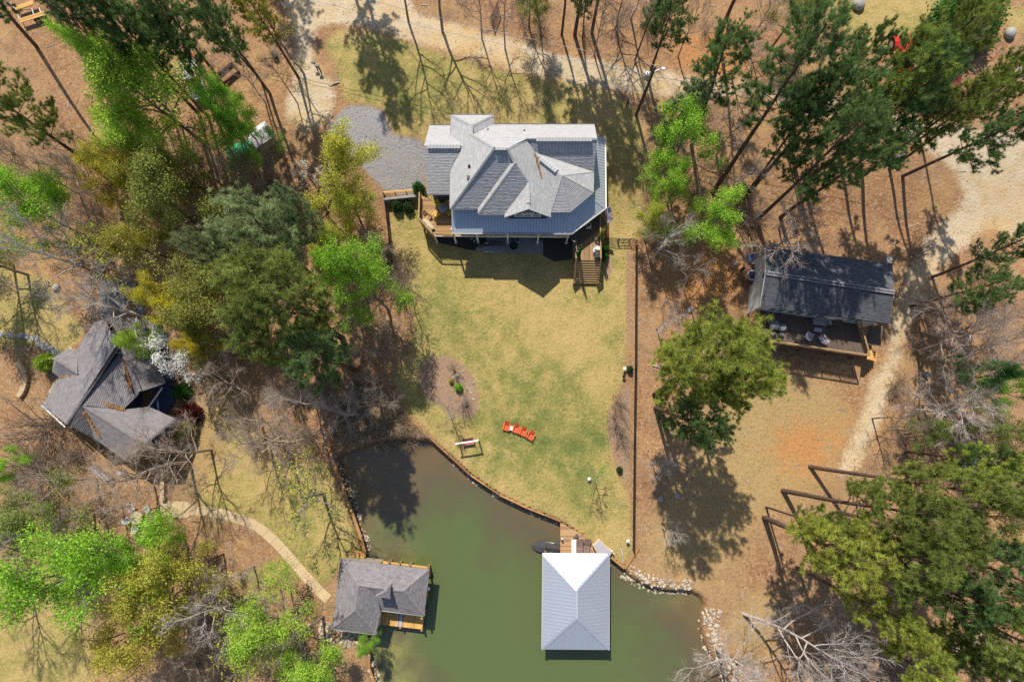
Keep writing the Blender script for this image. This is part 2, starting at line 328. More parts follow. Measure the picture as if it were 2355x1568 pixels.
def ground_material():
    N = NT('ground_earth'); V = N.coord()
    big = N.noise(.16, 4, .6); mid = N.noise(.7, 4, .65); fine = N.noise(4.5, 4, .7); vf = N.noise(17, 3, .65)
    vor = N.n('TexVoronoi'); vor.inputs['Scale'].default_value = 5.5; N.l(V, vor.inputs['Vector']); vc = N.n('SeparateColor'); N.l(vor.outputs['Color'], vc.inputs[0])
    vor2 = N.n('TexVoronoi'); vor2.inputs['Scale'].default_value = 3.2; N.l(V, vor2.inputs['Vector'])
    vs = N.n('TexVoronoi'); vs.inputs['Scale'].default_value = 15; N.l(V, vs.inputs['Vector']); vsc = N.n('SeparateColor'); N.l(vs.outputs['Color'], vsc.inputs[0])
    def fac(name, gain=3.0, wob=.55):
        a = N.math('ADD', N.attr(name), N.math('MULTIPLY', N.math('SUBTRACT', N.math('ADD', N.math('MULTIPLY', mid, .45), N.math('MULTIPLY', fine, .55)), .5), wob*2))
        return N.math('ADD', N.math('MULTIPLY', N.math('SUBTRACT', a, .5), gain), .5, True)
    # woodland floor of leaves and pine straw
    litter = N.ramp(vc.outputs[0], [(0, (.12, .062, .038)), (.35, (.22, .115, .06)), (.7, (.31, .175, .095)), (1, (.46, .31, .20))])
    litter = N.mix(N.math('MULTIPLY', mid, .8), litter, (.33, .175, .082))
    litter = N.mix(N.math('MULTIPLY_ADD', big, 2.2) if False else N.math('SUBTRACT', N.math('MULTIPLY', big, 2.4), .85, True), litter, (.36, .235, .125))
    litter = N.mix(N.math('SUBTRACT', N.math('MULTIPLY', N.noise(.33, 5, .7), 3.4), 1.75, True), litter, (.17, .105, .075))
    litter = N.mix(N.math('MULTIPLY', N.math('SUBTRACT', N.math('MULTIPLY', N.noise(.21, 5, .65), 4.0), 2.15, True), .8), litter, (.46, .295, .12))
    dry = N.ramp(fine, [(.3, (.25, .17, .075)), (.5, (.36, .26, .115)), (.72, (.43, .31, .16))])
    c = N.mix(N.math('MULTIPLY', fac('dry', 2.0), .85), litter, dry)
    clay = N.ramp(fine, [(.3, (.36, .15, .05)), (.6, (.48, .23, .085)), (.8, (.52, .30, .14))])
    c = N.mix(N.math('MULTIPLY', fac('clay', 2.6, 1.0), .85), c, clay)
    # lawn
    gr = N.math('ADD', N.math('MULTIPLY', N.math('SUBTRACT', N.math('ADD', N.math('MULTIPLY', big, .5), N.math('MULTIPLY', mid, .5)), .5), 2.6), N.math('MULTIPLY', N.attr('green'), .75))
    gr = N.math('ADD', gr, N.math('MULTIPLY', N.math('SUBTRACT', fine, .5), 1.6)); gr = N.math('ADD', gr, .22, True)
    lawn = N.ramp(gr, [(0, (.43, .31, .135)), (.3, (.34, .27, .10)), (.6, (.215, .205, .064)), (1, (.105, .14, .04))])
    lawn = N.mix(1.0, lawn, N.comb(N.math('ADD', N.math('MULTIPLY', vf, 1.1), .45)), 'MULTIPLY')
    c = N.mix(fac('lawn', 3.2, .45), c, lawn)
    mul = N.ramp(N.noise(9, 4, .7), [(.3, (.20, .125, .085)), (.55, (.33, .225, .15)), (.75, (.42, .30, .21))])
    c = N.mix(fac('mulch', 5, .25), c, mul)
    sand = N.ramp(N.math('ADD', N.math('MULTIPLY', mid, .6), N.math('MULTIPLY', fine, .4)), [(.28, (.40, .275, .14)), (.45, (.49, .39, .25)), (.6, (.55, .47, .35)), (.8, (.42, .37, .30))])
    sand = N.mix(N.math('SUBTRACT', N.math('MULTIPLY', big, 3.0), 1.5, True), sand, (.55, .35, .13))
    c = N.mix(N.math('MULTIPLY', fac('sand', 3.0, .6), .92), c, sand)
    gv = N.ramp(N.math('ADD', N.math('MULTIPLY', vsc.outputs[1], .7), N.math('MULTIPLY', fine, .3)), [(.1, (.20, .195, .205)), (.5, (.27, .265, .275)), (.85, (.34, .33, .33)), (1, (.55, .50, .44))])
    gv = N.mix(N.math('SUBTRACT', N.math('MULTIPLY', mid, 4.0), 2.35, True), gv, (.42, .33, .20))
    c = N.mix(fac('grav', 4.0, .4), c, gv)
    c = N.mix(N.attr('wet'), c, (.13, .085, .045))
    c = N.mix(1.0, c, N.comb(N.math('ADD', N.math('MULTIPLY', vf, .7), .65)), 'MULTIPLY')
    h = N.math('ADD', N.math('MULTIPLY', fine, .6), N.math('MULTIPLY', vor2.outputs[0], .35)); h = N.math('ADD', h, N.math('MULTIPLY', vf, .3))
    return N.out(c, .95, .1, 0, h, .12)
MG = ground_material()
ny, nx = GX.shape
idx = np.arange(ny*nx).reshape(ny, nx)
quads = np.stack([idx[:-1, :-1], idx[:-1, 1:], idx[1:, 1:], idx[1:, :-1]], -1).reshape(-1, 4)
def fm(a): return ((a[:-1, :-1]+a[1:, 1:]+a[:-1, 1:]+a[1:, :-1])/4).reshape(-1)
region = np.zeros(len(quads), int)
region[fm(MS['lawn']) > .5] = 1; region[fm(MS['mulch']) > .5] = 2; region[fm(MS['grav']) > .5] = 3; region[fm(MS['sand']) > .5] = 4; region[fm(lakem) > .55] = 5
cx_, cy_ = fm(GX), fm(GY)
drv = GP([(590, 75), (735, 75), (800, 330), (600, 340)]); trk = GP([(1850, 1180), (1850, 800), (2010, 640), (2130, 480), (2270, 480), (2350, 640), (2050, 1180)])
region[(region == 4) & inpoly(cx_, cy_, drv)] = 6; region[(region == 4) & inpoly(cx_, cy_, trk)] = 7
region[(region == 4) & (cy_ < 31)] = 7
co = np.stack([GX, GY, GZ], -1).reshape(-1, 3)
def ground_part(name, sel, skirt=False):
    q = quads[sel]; used, inv = np.unique(q, return_inverse=True); q = inv.reshape(-1, 4); v = co[used]
    att = {k: MS[k].reshape(-1)[used] for k in MS}
    me = bpy.data.meshes.new(name)
    if skirt:
        b = []
        far = {}
        edge = [idx[0, 0], idx[0, -1], idx[-1, -1], idx[-1, 0]]
        pos = [np.searchsorted(used, e) for e in edge]
        ext = np.array([(-900, -900, -1.6), (900, -900, -1.6), (900, 900, 5), (-900, 900, 5)]); n0 = len(v)
        v = np.concatenate([v, ext]); q = np.concatenate([q, np.array([[n0+i, n0+(i+1) % 4, pos[(i+1) % 4], pos[i]] for i in range(4)])])
        for k in att: att[k] = np.concatenate([att[k], np.zeros(4)])
    me.vertices.add(len(v)); me.vertices.foreach_set('co', v.astype(np.float32).ravel())
    me.loops.add(q.size); me.loops.foreach_set('vertex_index', q.astype(np.int32).ravel())
    me.polygons.add(len(q)); me.polygons.foreach_set('loop_start', np.arange(0, q.size, 4, dtype=np.int32)); me.polygons.foreach_set('loop_total', np.full(len(q), 4, dtype=np.int32))
    me.polygons.foreach_set('use_smooth', np.ones(len(q), bool))
    for k in att: a = me.attributes.new(k, 'FLOAT', 'POINT'); a.data.foreach_set('value', att[k].astype(np.float32))
    me.materials.append(MG); me.update(calc_edges=True)
    o = bpy.data.objects.new(name, me); COL.objects.link(o); return tag(o, None, None, None, 'structure')
for i, nm in enumerate(['ground', 'lawn', 'mulch_bed', 'gravel_parking', 'road', 'lake_bed', 'driveway', 'dirt_track']):
    ground_part(nm, region == i, nm == 'ground')
def GZat(x, y):
    fx = (x+76)/ST; fy = (y+48)/ST; i = int(max(0, min(nx-2, fx))); j = int(max(0, min(ny-2, fy)))
    return float(GZ[j, i])
def Gs(ox, oy):
    v = G(ox, oy); return Vector((v.x, v.y, GZat(v.x, v.y)))
# ------------------------------------------------------------------ lake
WZ = -2.2
def water_material():
    N = NT('lake_water'); d = N.attr('depth'); n = N.noise(.16, 5, .65); n2 = N.noise(.5, 3, .6)
    f = N.math('ADD', N.math('MULTIPLY', N.math('SUBTRACT', d, .46), 2.7), N.math('MULTIPLY', N.math('SUBTRACT', n, .5), 2.4), True)
    c = N.ramp(f, [(0, (.125, .088, .045)), (.35, (.098, .084, .047)), (.65, (.092, .100, .042)), (1, (.088, .116, .040))])
    alg = N.math('MULTIPLY', N.attr('algae'), N.math('SUBTRACT', N.math('MULTIPLY', n2, 3.2), .9, True))
    c = N.mix(alg, c, N.mix(N.math('SUBTRACT', N.math('MULTIPLY', N.noise(6, 3, .7), 3.0), 1.0, True), (.16, .17, .045), (.25, .24, .09)))
    mp = N.n('Mapping'); mp.inputs['Scale'].default_value = (1, 2.2, 1); mp.inputs['Rotation'].default_value = (0, 0, .5); N.l(N.coord(), mp.inputs[0])
    h = N.math('ADD', N.noise(2.2, 3, .5, mp.outputs[0]), N.math('MULTIPLY', N.noise(.6, 2, .5), .6))
    return N.out(c, .06, .6, 0, h, .02)
wx = np.arange(-22, 28, .5); wy = np.arange(-46, 2.5, .5); wv = []; wd = []; wa = []
ALG = [GP([(860, 1445), (915, 1430), (960, 1568), (960, 1640), (860, 1640)]), GP([(830, 1175), (860, 1180), (870, 1260), (850, 1280)]), GP([(1530, 1362), (1560, 1366), (1560, 1392), (1530, 1390)]), GP([(1590, 1360), (1612, 1400), (1600, 1420), (1585, 1390)]), GP([(900, 1230), (930, 1250), (960, 1300), (930, 1300)])]
for y in wy:
    for x in wx:
        wv.append((x, y, WZ)); j = int((y+48)/ST); i = int((x+76)/ST); wd.append(laked[j, i])
WXY = np.array(wv); wa = np.zeros(len(wv))
for p in ALG: wa = np.maximum(wa, inpoly(WXY[:, 0], WXY[:, 1], p))
wa = blur(wa.reshape(len(wy), len(wx)), 2).ravel()
me = bpy.data.meshes.new('water'); n_ = len(wx)
me.from_pydata(wv, [], [(j*n_+i, j*n_+i+1, (j+1)*n_+i+1, (j+1)*n_+i) for j in range(len(wy)-1) for i in range(n_-1)])
a = me.attributes.new('depth', 'FLOAT', 'POINT'); a.data.foreach_set('value', np.array(wd, dtype=np.float32))
a = me.attributes.new('algae', 'FLOAT', 'POINT'); a.data.foreach_set('value', wa.astype(np.float32))
me.materials.append(water_material()); wobj = bpy.data.objects.new('water', me); COL.objects.link(wobj); tag(wobj, None, None, None, 'structure')
# ------------------------------------------------------------------ roof builders
def shingles(mb, poly, expo=.15, flow=None):
    """courses of single tabs clipped to a planar roof polygon (3-D points)"""
    p = [Vector(q) for q in poly]; n = Vector((0, 0, 0))
    for i in range(len(p)): n += (p[i]-p[0]).cross(p[(i+1) % len(p)]-p[0])
    n.normalize()
    if n.z < 0: n = -n
    u = Vector((0, 0, 1)).cross(n)
    u = u.normalized() if u.length > 1e-4 else Vector((1, 0, 0)); v = n.cross(u)
    o = p[0]; q = [((a-o).dot(u), (a-o).dot(v)) for a in p]
    v0 = min(b for a, b in q); v1 = max(b for a, b in q); rg = random.Random(int(abs(o.x*731+o.y*97))+len(p))
    def span(h):
        xs = []
        for i in range(len(q)):
            (a, b), (c, d) = q[i], q[(i+1) % len(q)]
            if (b > h) != (d > h): xs.append(a+(c-a)*(h-b)/(d-b))
        xs.sort(); return list(zip(xs[::2], xs[1::2]))
    k = 0; h = v0
    while h < v1-.02:
        lo, hi = h+.003, min(h+expo, v1-.004)
        A_, B_ = span(lo), span(hi)
        if len(A_) != len(B_): B_ = A_ = span((lo+hi)/2)
        for (a0, b0), (a1, b1) in zip(A_, B_):
            L = max(b0-a0, b1-a1)
            if L < .03: continue
            t = -rg.random()*.3/L
            while t < 1:
                t2 = t+rg.uniform(.22, .48)/L; ta, tb = max(t, 0)+.004/L, min(t2, 1)-.004/L
                if tb > ta:
                    r0 = rg.uniform(.036, .052); r1 = .008
                    pt = lambda tt, lowr, hh, rr: o+u*((a0+(b0-a0)*tt) if lowr else (a1+(b1-a1)*tt))+v*hh+n*rr
                    tone = min(1, max(0, rg.gauss(.5, .2)))
                    mb.face([pt(ta, 1, lo, r0), pt(tb, 1, lo, r0), pt(tb, 0, hi, r1), pt(ta, 0, hi, r1)], tone)
                    mb.face([pt(ta, 1, lo, .0), pt(tb, 1, lo, .0), pt(tb, 1, lo, r0), pt(ta, 1, lo, r0)], tone*.8)
                t = t2
        h += expo; k += 1
def zp(pts, f): return [(x, y, f(x, y)) for x, y in pts]
def shingle_roof(parent, name, faces, m, lines=(), th=.12, fascia=None, cap_t=.62, expo=.15, label=None):
    """faces: list of 3-D polygons; lines: hips and ridges that get cap shingles"""
    b = MB()
    for f in faces:
        g = [(x, y, z-th) for x, y, z in f]; k = len(f)
        if Vector(np.cross(np.subtract(f[1], f[0]), np.subtract(f[2], f[1])).tolist()).z < 0: f = f[::-1]; g = g[::-1]
        b.raw(f+g, [tuple(range(k)), tuple(range(2*k-1, k-1, -1))]+[(i, k+i, k+(i+1) % k, (i+1) % k) for i in range(k)], .4)
    roof = b.build(name, m, parent, label=label)
    s = MB()
    for f in faces: shingles(s, f, expo)
    s.build('shingle', m, roof, kind='stuff')
    c = MB(); rg = random.Random(5)
    for p, q in lines:
        p, q = Vector(p), Vector(q); d = q-p; L = d.length; d /= L; sd = d.cross(Vector((0, 0, 1))).normalized(); upv = sd.cross(d).normalized()
        N = max(2, int(L/.26))
        for i in range(N):
            a, e = p+d*(L*i/N), p+d*(L*(i+.97)/N); t = min(1, max(0, rg.gauss(cap_t, .12)))
            for sg in (-1, 1):
                c.face([a+upv*.075, e+upv*.06, e+sd*sg*.16-upv*(.045-.02*0), a+sd*sg*.16-upv*.03][::sg], t)
            c.face([a+upv*.075, a+sd*.16-upv*.03, a-sd*.16-upv*.03], t)
    if lines: c.build('ridge_cap', m, roof, kind='stuff')
    return roof
def ridge_vent(parent, p, q, m, w=.32, h=.09):
    p, q = Vector(p)+Vector((0, 0, .10)), Vector(q)+Vector((0, 0, .10)); b = MB(); d = (q-p).normalized(); sd = d.cross(Vector((0, 0, 1))).normalized(); up = Vector((0, 0, 1)); N = max(2, int((q-p).length/.3))
    for i in range(N):
        a, e = p+(q-p)*(i/N), p+(q-p)*((i+.94)/N); t = random.uniform(.5, .75)
        for sg in (-1, 1):
            b.face([a+up*h, e+up*h, e+sd*sg*w, a+sd*sg*w][::sg], t); b.face([a+sd*sg*w, e+sd*sg*w, e+sd*sg*w-up*.14, a+sd*sg*w-up*.14][::sg], .1)
    return b.build('ridge_vent', m, parent)
def metal_face(mb, rb, poly, spacing=.3, rh=.035, rw=.04):
    """standing ribs running down the slope over a flat metal sheet"""
    p = [Vector(q) for q in poly]; n = Vector((0, 0, 0))
    for i in range(len(p)): n += (p[i]-p[0]).cross(p[(i+1) % len(p)]-p[0])
    n.normalize()
    if n.z < 0: n = -n; p = p[::-1]
    mb.raw([tuple(a) for a in p]+[tuple(a-Vector((0, 0, .06))) for a in p], [tuple(range(len(p))), tuple(range(2*len(p)-1, len(p)-1, -1))]+[(i, len(p)+i, len(p)+(i+1) % len(p), (i+1) % len(p)) for i in range(len(p))], .5)
    u = Vector((0, 0, 1)).cross(n).normalized(); v = n.cross(u); o = p[0]; q = [((a-o).dot(u), (a-o).dot(v)) for a in p]
    a0, a1 = min(a for a, b in q), max(a for a, b in q); x = a0+spacing*.5; rg = random.Random(3)
    while x < a1:
        ys = []
        for i in range(len(q)):
            (a, b), (c, d) = q[i], q[(i+1) % len(q)]
            if (a > x) != (c > x): ys.append(b+(d-b)*(x-a)/(c-a))
        ys.sort()
        for y0, y1 in zip(ys[::2], ys[1::2]):
            if y1-y0 < .08: continue
            P0, P1 = o+u*x+v*(y0+.02), o+u*x+v*(y1-.02)
            A0, B0, C0 = P0-u*rw, P0+n*rh, P0+u*rw; A1, B1, C1 = P1-u*rw, P1+n*rh, P1+u*rw
            t = rg.uniform(.35, .65)
            rb.raw([A0, B0, C0, A1, B1, C1], [(0, 3, 4, 1), (1, 4, 5, 2), (0, 1, 2), (5, 4, 3)], t)
        x += spacing
def gutter(parent, p, q, m, w=.11, name='gutter'):
    p, q = Vector(p), Vector(q); b = MB(); d = (q-p).normalized(); sd = d.cross(Vector((0, 0, 1))).normalized(); up = Vector((0, 0, 1))
    for o_, s_ in ((sd*w/2, (.015, .1)), (-sd*w/2, (.015, .1)), (-up*.045, (w, .015))): b.bar(p+o_, q+o_, *s_)
    return b.build(name, m, parent)
def window(parent, c, rz, w, h, mf, mg, panes=1, depth=.09, name='window', sash=True):
    """frame + panes; c = centre on the wall face, outward normal = -Y rotated by rz"""
    Rm = Matrix.Rotation(rz, 3, 'Z'); c = Vector(c); f = MB(); t = .09
    loc = lambda x, y, z: c+Rm @ Vector((x, y, z))
    for z in (-h/2, h/2): f.box(loc(0, -depth/2, z), (w+2*t, depth, t), rz)
    n = panes
    for i in range(n+1): f.box(loc(-w/2+w*i/n, -depth/2-.003, 0), (t, depth, h-.01), rz)
    if sash: f.box(loc(0, -depth/2+.012, 0), (w-.01, depth-.04, .04), rz)
    fo = f.build(name, mf, parent)
    for i in range(n):
        g = MB(); g.box(loc(-w/2+w*(i+.5)/n, -.02, 0), (w/n-t, .03, h-t), rz); g.build('pane', mg, fo)
    return fo
def railing(parent, pts, z0, h, m, name='railing', gap=.13, post=.1, posts=True, closed=False, capw=.14):
    """pts: deck-edge polyline (x,y) or (x,y,z); posts, cap board and balusters"""
    P3 = [Vector((p[0], p[1], p[2] if len(p) > 2 else z0)) for p in pts]; up = Vector((0, 0, 1)); b = MB(); bal = MB()
    for a, c in zip(P3[:-1], P3[1:]):
        b.bar(a+up*h, c+up*h, capw, .04); b.bar(a+up*(h-.1), c+up*(h-.1), .04, .09); b.bar(a+up*.12, c+up*.12, .04, .09)
        L = (c-a).length
        for i in range(1, int(L/gap)): p = a+(c-a)*(i*gap/L); bal.bar(p+up*.12, p+up*(h-.1), .035, .035, random.random())
    r = b.build(name, m, parent); bal.build('baluster', m, r if root_of(r) != r and r.parent == parent and parent.parent is None else parent, kind='stuff')
    if posts:
        for a, c in zip(P3[:-1], P3[1:]):
            L = (c-a).length; k = max(1, round(L/1.9))
            for i in range(k+(c is P3[-1])):
                q = a+(c-a)*(i/k); pb = MB(); pb.bar(q+up*-.15, q+up*(h-.025), post, post, random.random()); pb.build('rail_post', m, r)
    return r
def deck_boards(parent, poly, z, m, along='x', bw=.14, name='deck_board', th=.035):
    """single boards clipped to a polygon, joined as one part"""
    b = MB(); ax = 0 if along == 'x' else 1; rg = random.Random(len(poly)+int(z*10)); lo = min(p[1-ax] for p in poly); hi = max(p[1-ax] for p in poly); h = lo
    while h < hi-.02:
        c = h+bw/2; xs = []
        for i in range(len(poly)):
            a, d = poly[i], poly[(i+1) % len(poly)]
            if (a[1-ax] > c) != (d[1-ax] > c): xs.append(a[ax]+(d[ax]-a[ax])*(c-a[1-ax])/(d[1-ax]-a[1-ax]))
        xs.sort()
        for x0, x1 in zip(xs[::2], xs[1::2]):
            x = x0
            while x < x1-.01:
                e = min(x1, x+rg.uniform(2.4, 4.9)); cc = [(x+e)/2, c] if ax == 0 else [c, (x+e)/2]; L = e-x-.004
                b.box((*cc, z-th/2+rg.uniform(-.003, .003)), (L, bw-.014, th) if ax == 0 else (bw-.014, L, th), 0, rg.random()); x = e
        h += bw
    return b.build(name, m, parent, kind='stuff')
UP = Vector((0, 0, 1))
def quad_boards(parent, q, z, m, bw=.14, name='deck_board', th=.04):
    """boards laid along the first edge of a quad q0 q1 q2 q3"""
    q = [Vector((p[0], p[1], z)) for p in q]; n = max(2, round(((q[3]-q[0]).length+(q[2]-q[1]).length)/2/bw)); b = MB(); rg = random.Random(n)
    for i in range(n):
        t0, t1 = (i+.04)/n, (i+.96)/n; a0, a1, e0, e1 = q[0].lerp(q[3], t0), q[0].lerp(q[3], t1), q[1].lerp(q[2], t0), q[1].lerp(q[2], t1); L = (e0-a0).length; u = 0.0
        while u < .999:
            v = min(1, u+rg.uniform(2.4, 4.8)/L); c4 = [a0.lerp(e0, u), a0.lerp(e0, v-.003), a1.lerp(e1, v-.003), a1.lerp(e1, u)]; b.prism([tuple(p[:2]) for p in c4], z-th, z+rg.uniform(-.004, .003), rg.random()); u = v
    return b.build(name, m, parent, kind='stuff')
# ------------------------------------------------------------------ the lake house
HB = Vector((1, 25, 0))
house = thing('lake_house', 'large navy house with light grey shingle roof and metal porch roof in the middle', 'house', HB)
s_ = 1.1
fW = lambda x, y: 7.4+s_*(x+6.0); fN = lambda x, y: 7.4+1.05*(29.9-y); fS = lambda x, y: 7.4+s_*(y-21.35); fE = lambda x, y: 12.0-s_*(x+.4)
fEN = lambda x, y: 7.4+1.075*(30.9-y); fEE = lambda x, y: 7.4+s_*(-1.95-x); fS2 = lambda x, y: 7.4+s_*(y-20.8); fW2 = lambda x, y: 7.4+s_*(x+3.3); fGW = lambda x, y: 7.4+s_*(x+.7)
fES = lambda x, y: 10.13-s_*(27.3-y)
AP = (4.8, 23.83, 9.55); V0 = (2.25, 26.3, 9.08); V1 = (8.05, 24.97, 7.56); T1 = (8.0, 22.94, 7.4); T2 = (5.67, 20.96, 7.4); T3 = (3.83, 20.96, 7.4)
faces = [zp([(-6, 21.35), (-1.65, 25.5), (-3.9, 27.9), (-3.9, 28.85), (-6, 30.9)], fW), zp([(-6, 30.9), (-1.95, 30.9), (-3.9, 28.85)][::-1], fEN), zp([(-1.95, 30.9), (-1.95, 29.9), (-3.9, 27.95), (-3.9, 28.85)], fEE),
 zp([(-1.95, 29.9), (8.2, 29.9), (8.1, 27.3), (1.5, 27.3), (-.4, 25.5), (-1.65, 25.5), (-3.9, 27.9)], fN), zp([(-6, 21.35), (-1.65, 25.5), (-.4, 25.5), (.22, 24.85), (-3.3, 21.35)], fS),
 zp([(.22, 24.87), (.31, 24.4), (-3.3, 20.8), (-3.3, 21.35)], fW2), zp([(-3.3, 20.8), (.33, 24.42), (1.54, 23.05), (-.7, 20.8)], fS2), zp([(-.7, 20.42), (1.54, 20.42), (1.54, 23.05), (-.7, 20.8)], fGW),
 zp([(1.54, 20.42), (3.78, 20.42), (3.78, 21.1), (2.25, 26.3), (1.5, 27.3), (-.4, 25.5), (.3, 24.42), (1.54, 23.05)], fE), zp([(1.5, 27.3), (8.1, 27.3), (8.05, 24.97), (2.25, 26.3)], fES),
 [V0, V1, AP], [V0, AP, T3, (3.8, 21.1, 7.42)], [AP, V1, T1], [AP, T1, T2], [AP, T2, T3]]
hl = lambda a, b, f: ((*a, f(*a)), (*b, f(*b)))
lines = [hl((-6, 21.35), (-1.65, 25.5), fW), hl((-1.65, 25.5), (-3.9, 27.9), fW), hl((-3.9, 27.9), (-3.9, 28.85), fW), hl((-3.9, 28.85), (-6, 30.9), fW), hl((-1.95, 30.9), (-3.9, 28.85), fEE), hl((-1.65, 25.5), (-.4, 25.5), fN),
 hl((-.4, 25.5), (1.5, 27.3), fE), hl((1.5, 27.3), (8.1, 27.3), fES), hl((-.4, 25.5), (.3, 24.4), fE), hl((.33, 24.42), (-3.3, 20.8), fS2), hl((.33, 24.42), (1.54, 23.05), fE), hl((1.54, 23.05), (1.54, 20.42), fE), (V0, AP), (AP, V1), (AP, T1), (AP, T2), (AP, T3)]
roof = shingle_roof(house, 'roof', faces, M['shingle'], lines)
ridge_vent(roof, (2.3, 27.3, 10.13), (7.6, 27.3, 10.13), M['shingle']); ridge_vent(roof, (2.75, 25.75, 9.16), (4.3, 24.3, 9.5), M['shingle'], .26); ridge_vent(roof, (1.54, 22.2, 9.86), (1.54, 21.0, 9.86), M['shingle'], .18)
ridge_vent(roof, (-1.5, 25.5, 12.05), (-.5, 25.5, 12.05), M['shingle'], .2, .05)
# garage wing
fGN = lambda x, y: 6+.85*(30.45-y); fGS = lambda x, y: 6+.85*(y-23.85+.0)
gf = [zp([(-8.4, 30.45), (-5.7, 30.45), (-5.7, 28.4), (-4.75, 27.15), (-8.5, 27.15)], fGN), zp([(-8.5, 27.15), (-4.75, 27.15), (-5.7, 25.9), (-5.7, 23.35), (-8.5, 23.35)], lambda x, y: 8.8-.74*(27.15-y))]
wing = shingle_roof(house, 'wing_roof', gf, M['shingle'], [])
ridge_vent(wing, (-8.2, 27.15, 8.78), (-5.0, 27.15, 8.78), M['shingle'], .3)
# walls
w = MB(); w.prism([(-5.7, 30.5), (-2.25, 30.5), (-2.25, 29.5), (7.8, 29.5), (7.6, 23.1), (5.5, 21.35), (3.5, 21.35), (3.5, 20.82), (-.4, 20.82), (-.4, 21.15), (-3, 21.15), (-3, 21.7), (-5.7, 21.7)], -.3, 7.28)
w.prism([(-8.15, 30.1), (-5.72, 30.1), (-5.72, 23.7), (-8.15, 23.7)], .3, 5.95, .45)
w.raw([(-.4, 20.85, 7.2), (3.48, 20.85, 7.2), (1.54, 20.85, 9.45), (-.4, 21.3, 7.2), (3.48, 21.3, 7.2), (1.54, 21.3, 9.45)], [(0, 1, 2), (5, 4, 3), (0, 2, 5, 3), (1, 4, 5, 2)], .5)
w.raw([(7.75, 25.0, 7.2), (7.75, 29.4, 7.2), (7.75, 27.3, 9.75), (7.3, 25.0, 7.2), (7.3, 29.4, 7.2), (7.3, 27.3, 9.75)], [(0, 1, 2), (5, 4, 3), (0, 2, 5, 3), (1, 4, 5, 2)], .5)
w.raw([(-8.14, 23.8, 5.9), (-8.14, 30.0, 5.9), (-8.14, 27.15, 8.4), (-7.7, 23.8, 5.9), (-7.7, 30.0, 5.9), (-7.7, 27.15, 8.4)], [(2, 1, 0), (3, 4, 5), (0, 3, 5, 2), (2, 5, 4, 1)], .5)
walls = w.build('wall', M['navy'], house)
sd = MB()
for i in range(26):
    z = 2.75+.17*i
    for (x0, x1, y) in ((-5.7, -3.0, 21.69), (-3, -.4, 21.14), (-.4, 3.5, 20.81), (3.5, 5.5, 21.34)): sd.bar((x0, y, z), (x1, y, z), .02, .02)
sd.build('siding_lap', M['navy'], walls, kind='stuff')
# windows over and under the porch roof
window(house, (-4.55, 21.69, 6.85), 0, 1.5, .62, M['white'], M['glass'], 2); window(house, (-1.6, 21.14, 6.85), 0, 1.7, .62, M['white'], M['glass'], 2)
window(house, (1.54, 20.81, 6.98), 0, 2.45, .62, M['white'], M['glass'], 3)
ar = MB()
for i in range(8):
    a0, a1 = math.pi*i/8, math.pi*(i+1)/8; f = lambda a, r: (1.54+math.cos(a)*.62*r, 20.76, 7.52+math.sin(a)*.42*r)
    ar.bar(f(a0, 1), f(a1, 1), .08, .09)
ar.bar((.92, 20.76, 7.5), (2.16, 20.76, 7.5), .08, .08)
aw = ar.build('arched_window', M['white'], house); g = MB(); g.face([(1.54+math.cos(math.pi*i/8)*.6, 20.79, 7.52+math.sin(math.pi*i/8)*.4) for i in range(9)]); g.build('pane', M['glass'], aw)
window(house, (4.6, 21.34, 6.95), 0, 1.4, .4, M['white'], M['glass'], 2)
for x in (-4.7, -2.0, 1.5, 4.4): window(house, (x, {-4.7: 21.69, -2.0: 21.14, 1.5: 20.81, 4.4: 21.34}[x], 3.9), 0, 1.6 if x != 1.5 else 2.4, 1.7, M['white'], M['glass'], 2)
for x in (-4.5, 1.5): window(house, (x, 21.69 if x < -3 else 20.81, 1.2), 0, 1.8, 1.7, M['white'], M['glass'], 2, name='patio_door')
for y in (24.2, 26.4, 28.4): window(house, (7.74, y, 6.6), math.pi/2, .9, .8, M['white'], M['glass'], 1)
# metal porch roof, wrapping the south and east sides
fp = MB(); fr = MB()
pf = [[(-6.05, 19.6, 5.2), (5.95, 19.5, 5.2), (5.05, 21.4, 6.05), (-6.05, 21.75, 6.1)], [(5.95, 19.5, 5.2), (9.42, 22.15, 5.2), (7.55, 23.2, 6.05), (5.05, 21.4, 6.05)], [(9.42, 22.15, 5.2), (9.5, 29.55, 5.2), (7.75, 29.6, 6.05), (7.55, 23.2, 6.05)]]
for f in pf: metal_face(fp, fr, f)
porch = fp.build('porch_roof', M['metal'], house); fr.build('roof_rib', M['metal'], porch, kind='stuff')
for a, b in (((5.95, 19.5, 5.23), (5.05, 21.4, 6.08)), ((9.42, 22.15, 5.23), (7.55, 23.2, 6.08))): hc = MB(); hc.bar(a, b, .24, .03); hc.build('hip_cap', M['metal'], porch)
gutter(porch, (-6.05, 19.5, 5.16), (5.95, 19.42, 5.16), M['steel'], name='gutter'); gutter(porch, (6.0, 19.42, 5.16), (9.5, 22.1, 5.16), M['white']); gutter(porch, (9.52, 22.1, 5.16), (9.58, 29.5, 5.16), M['white'])
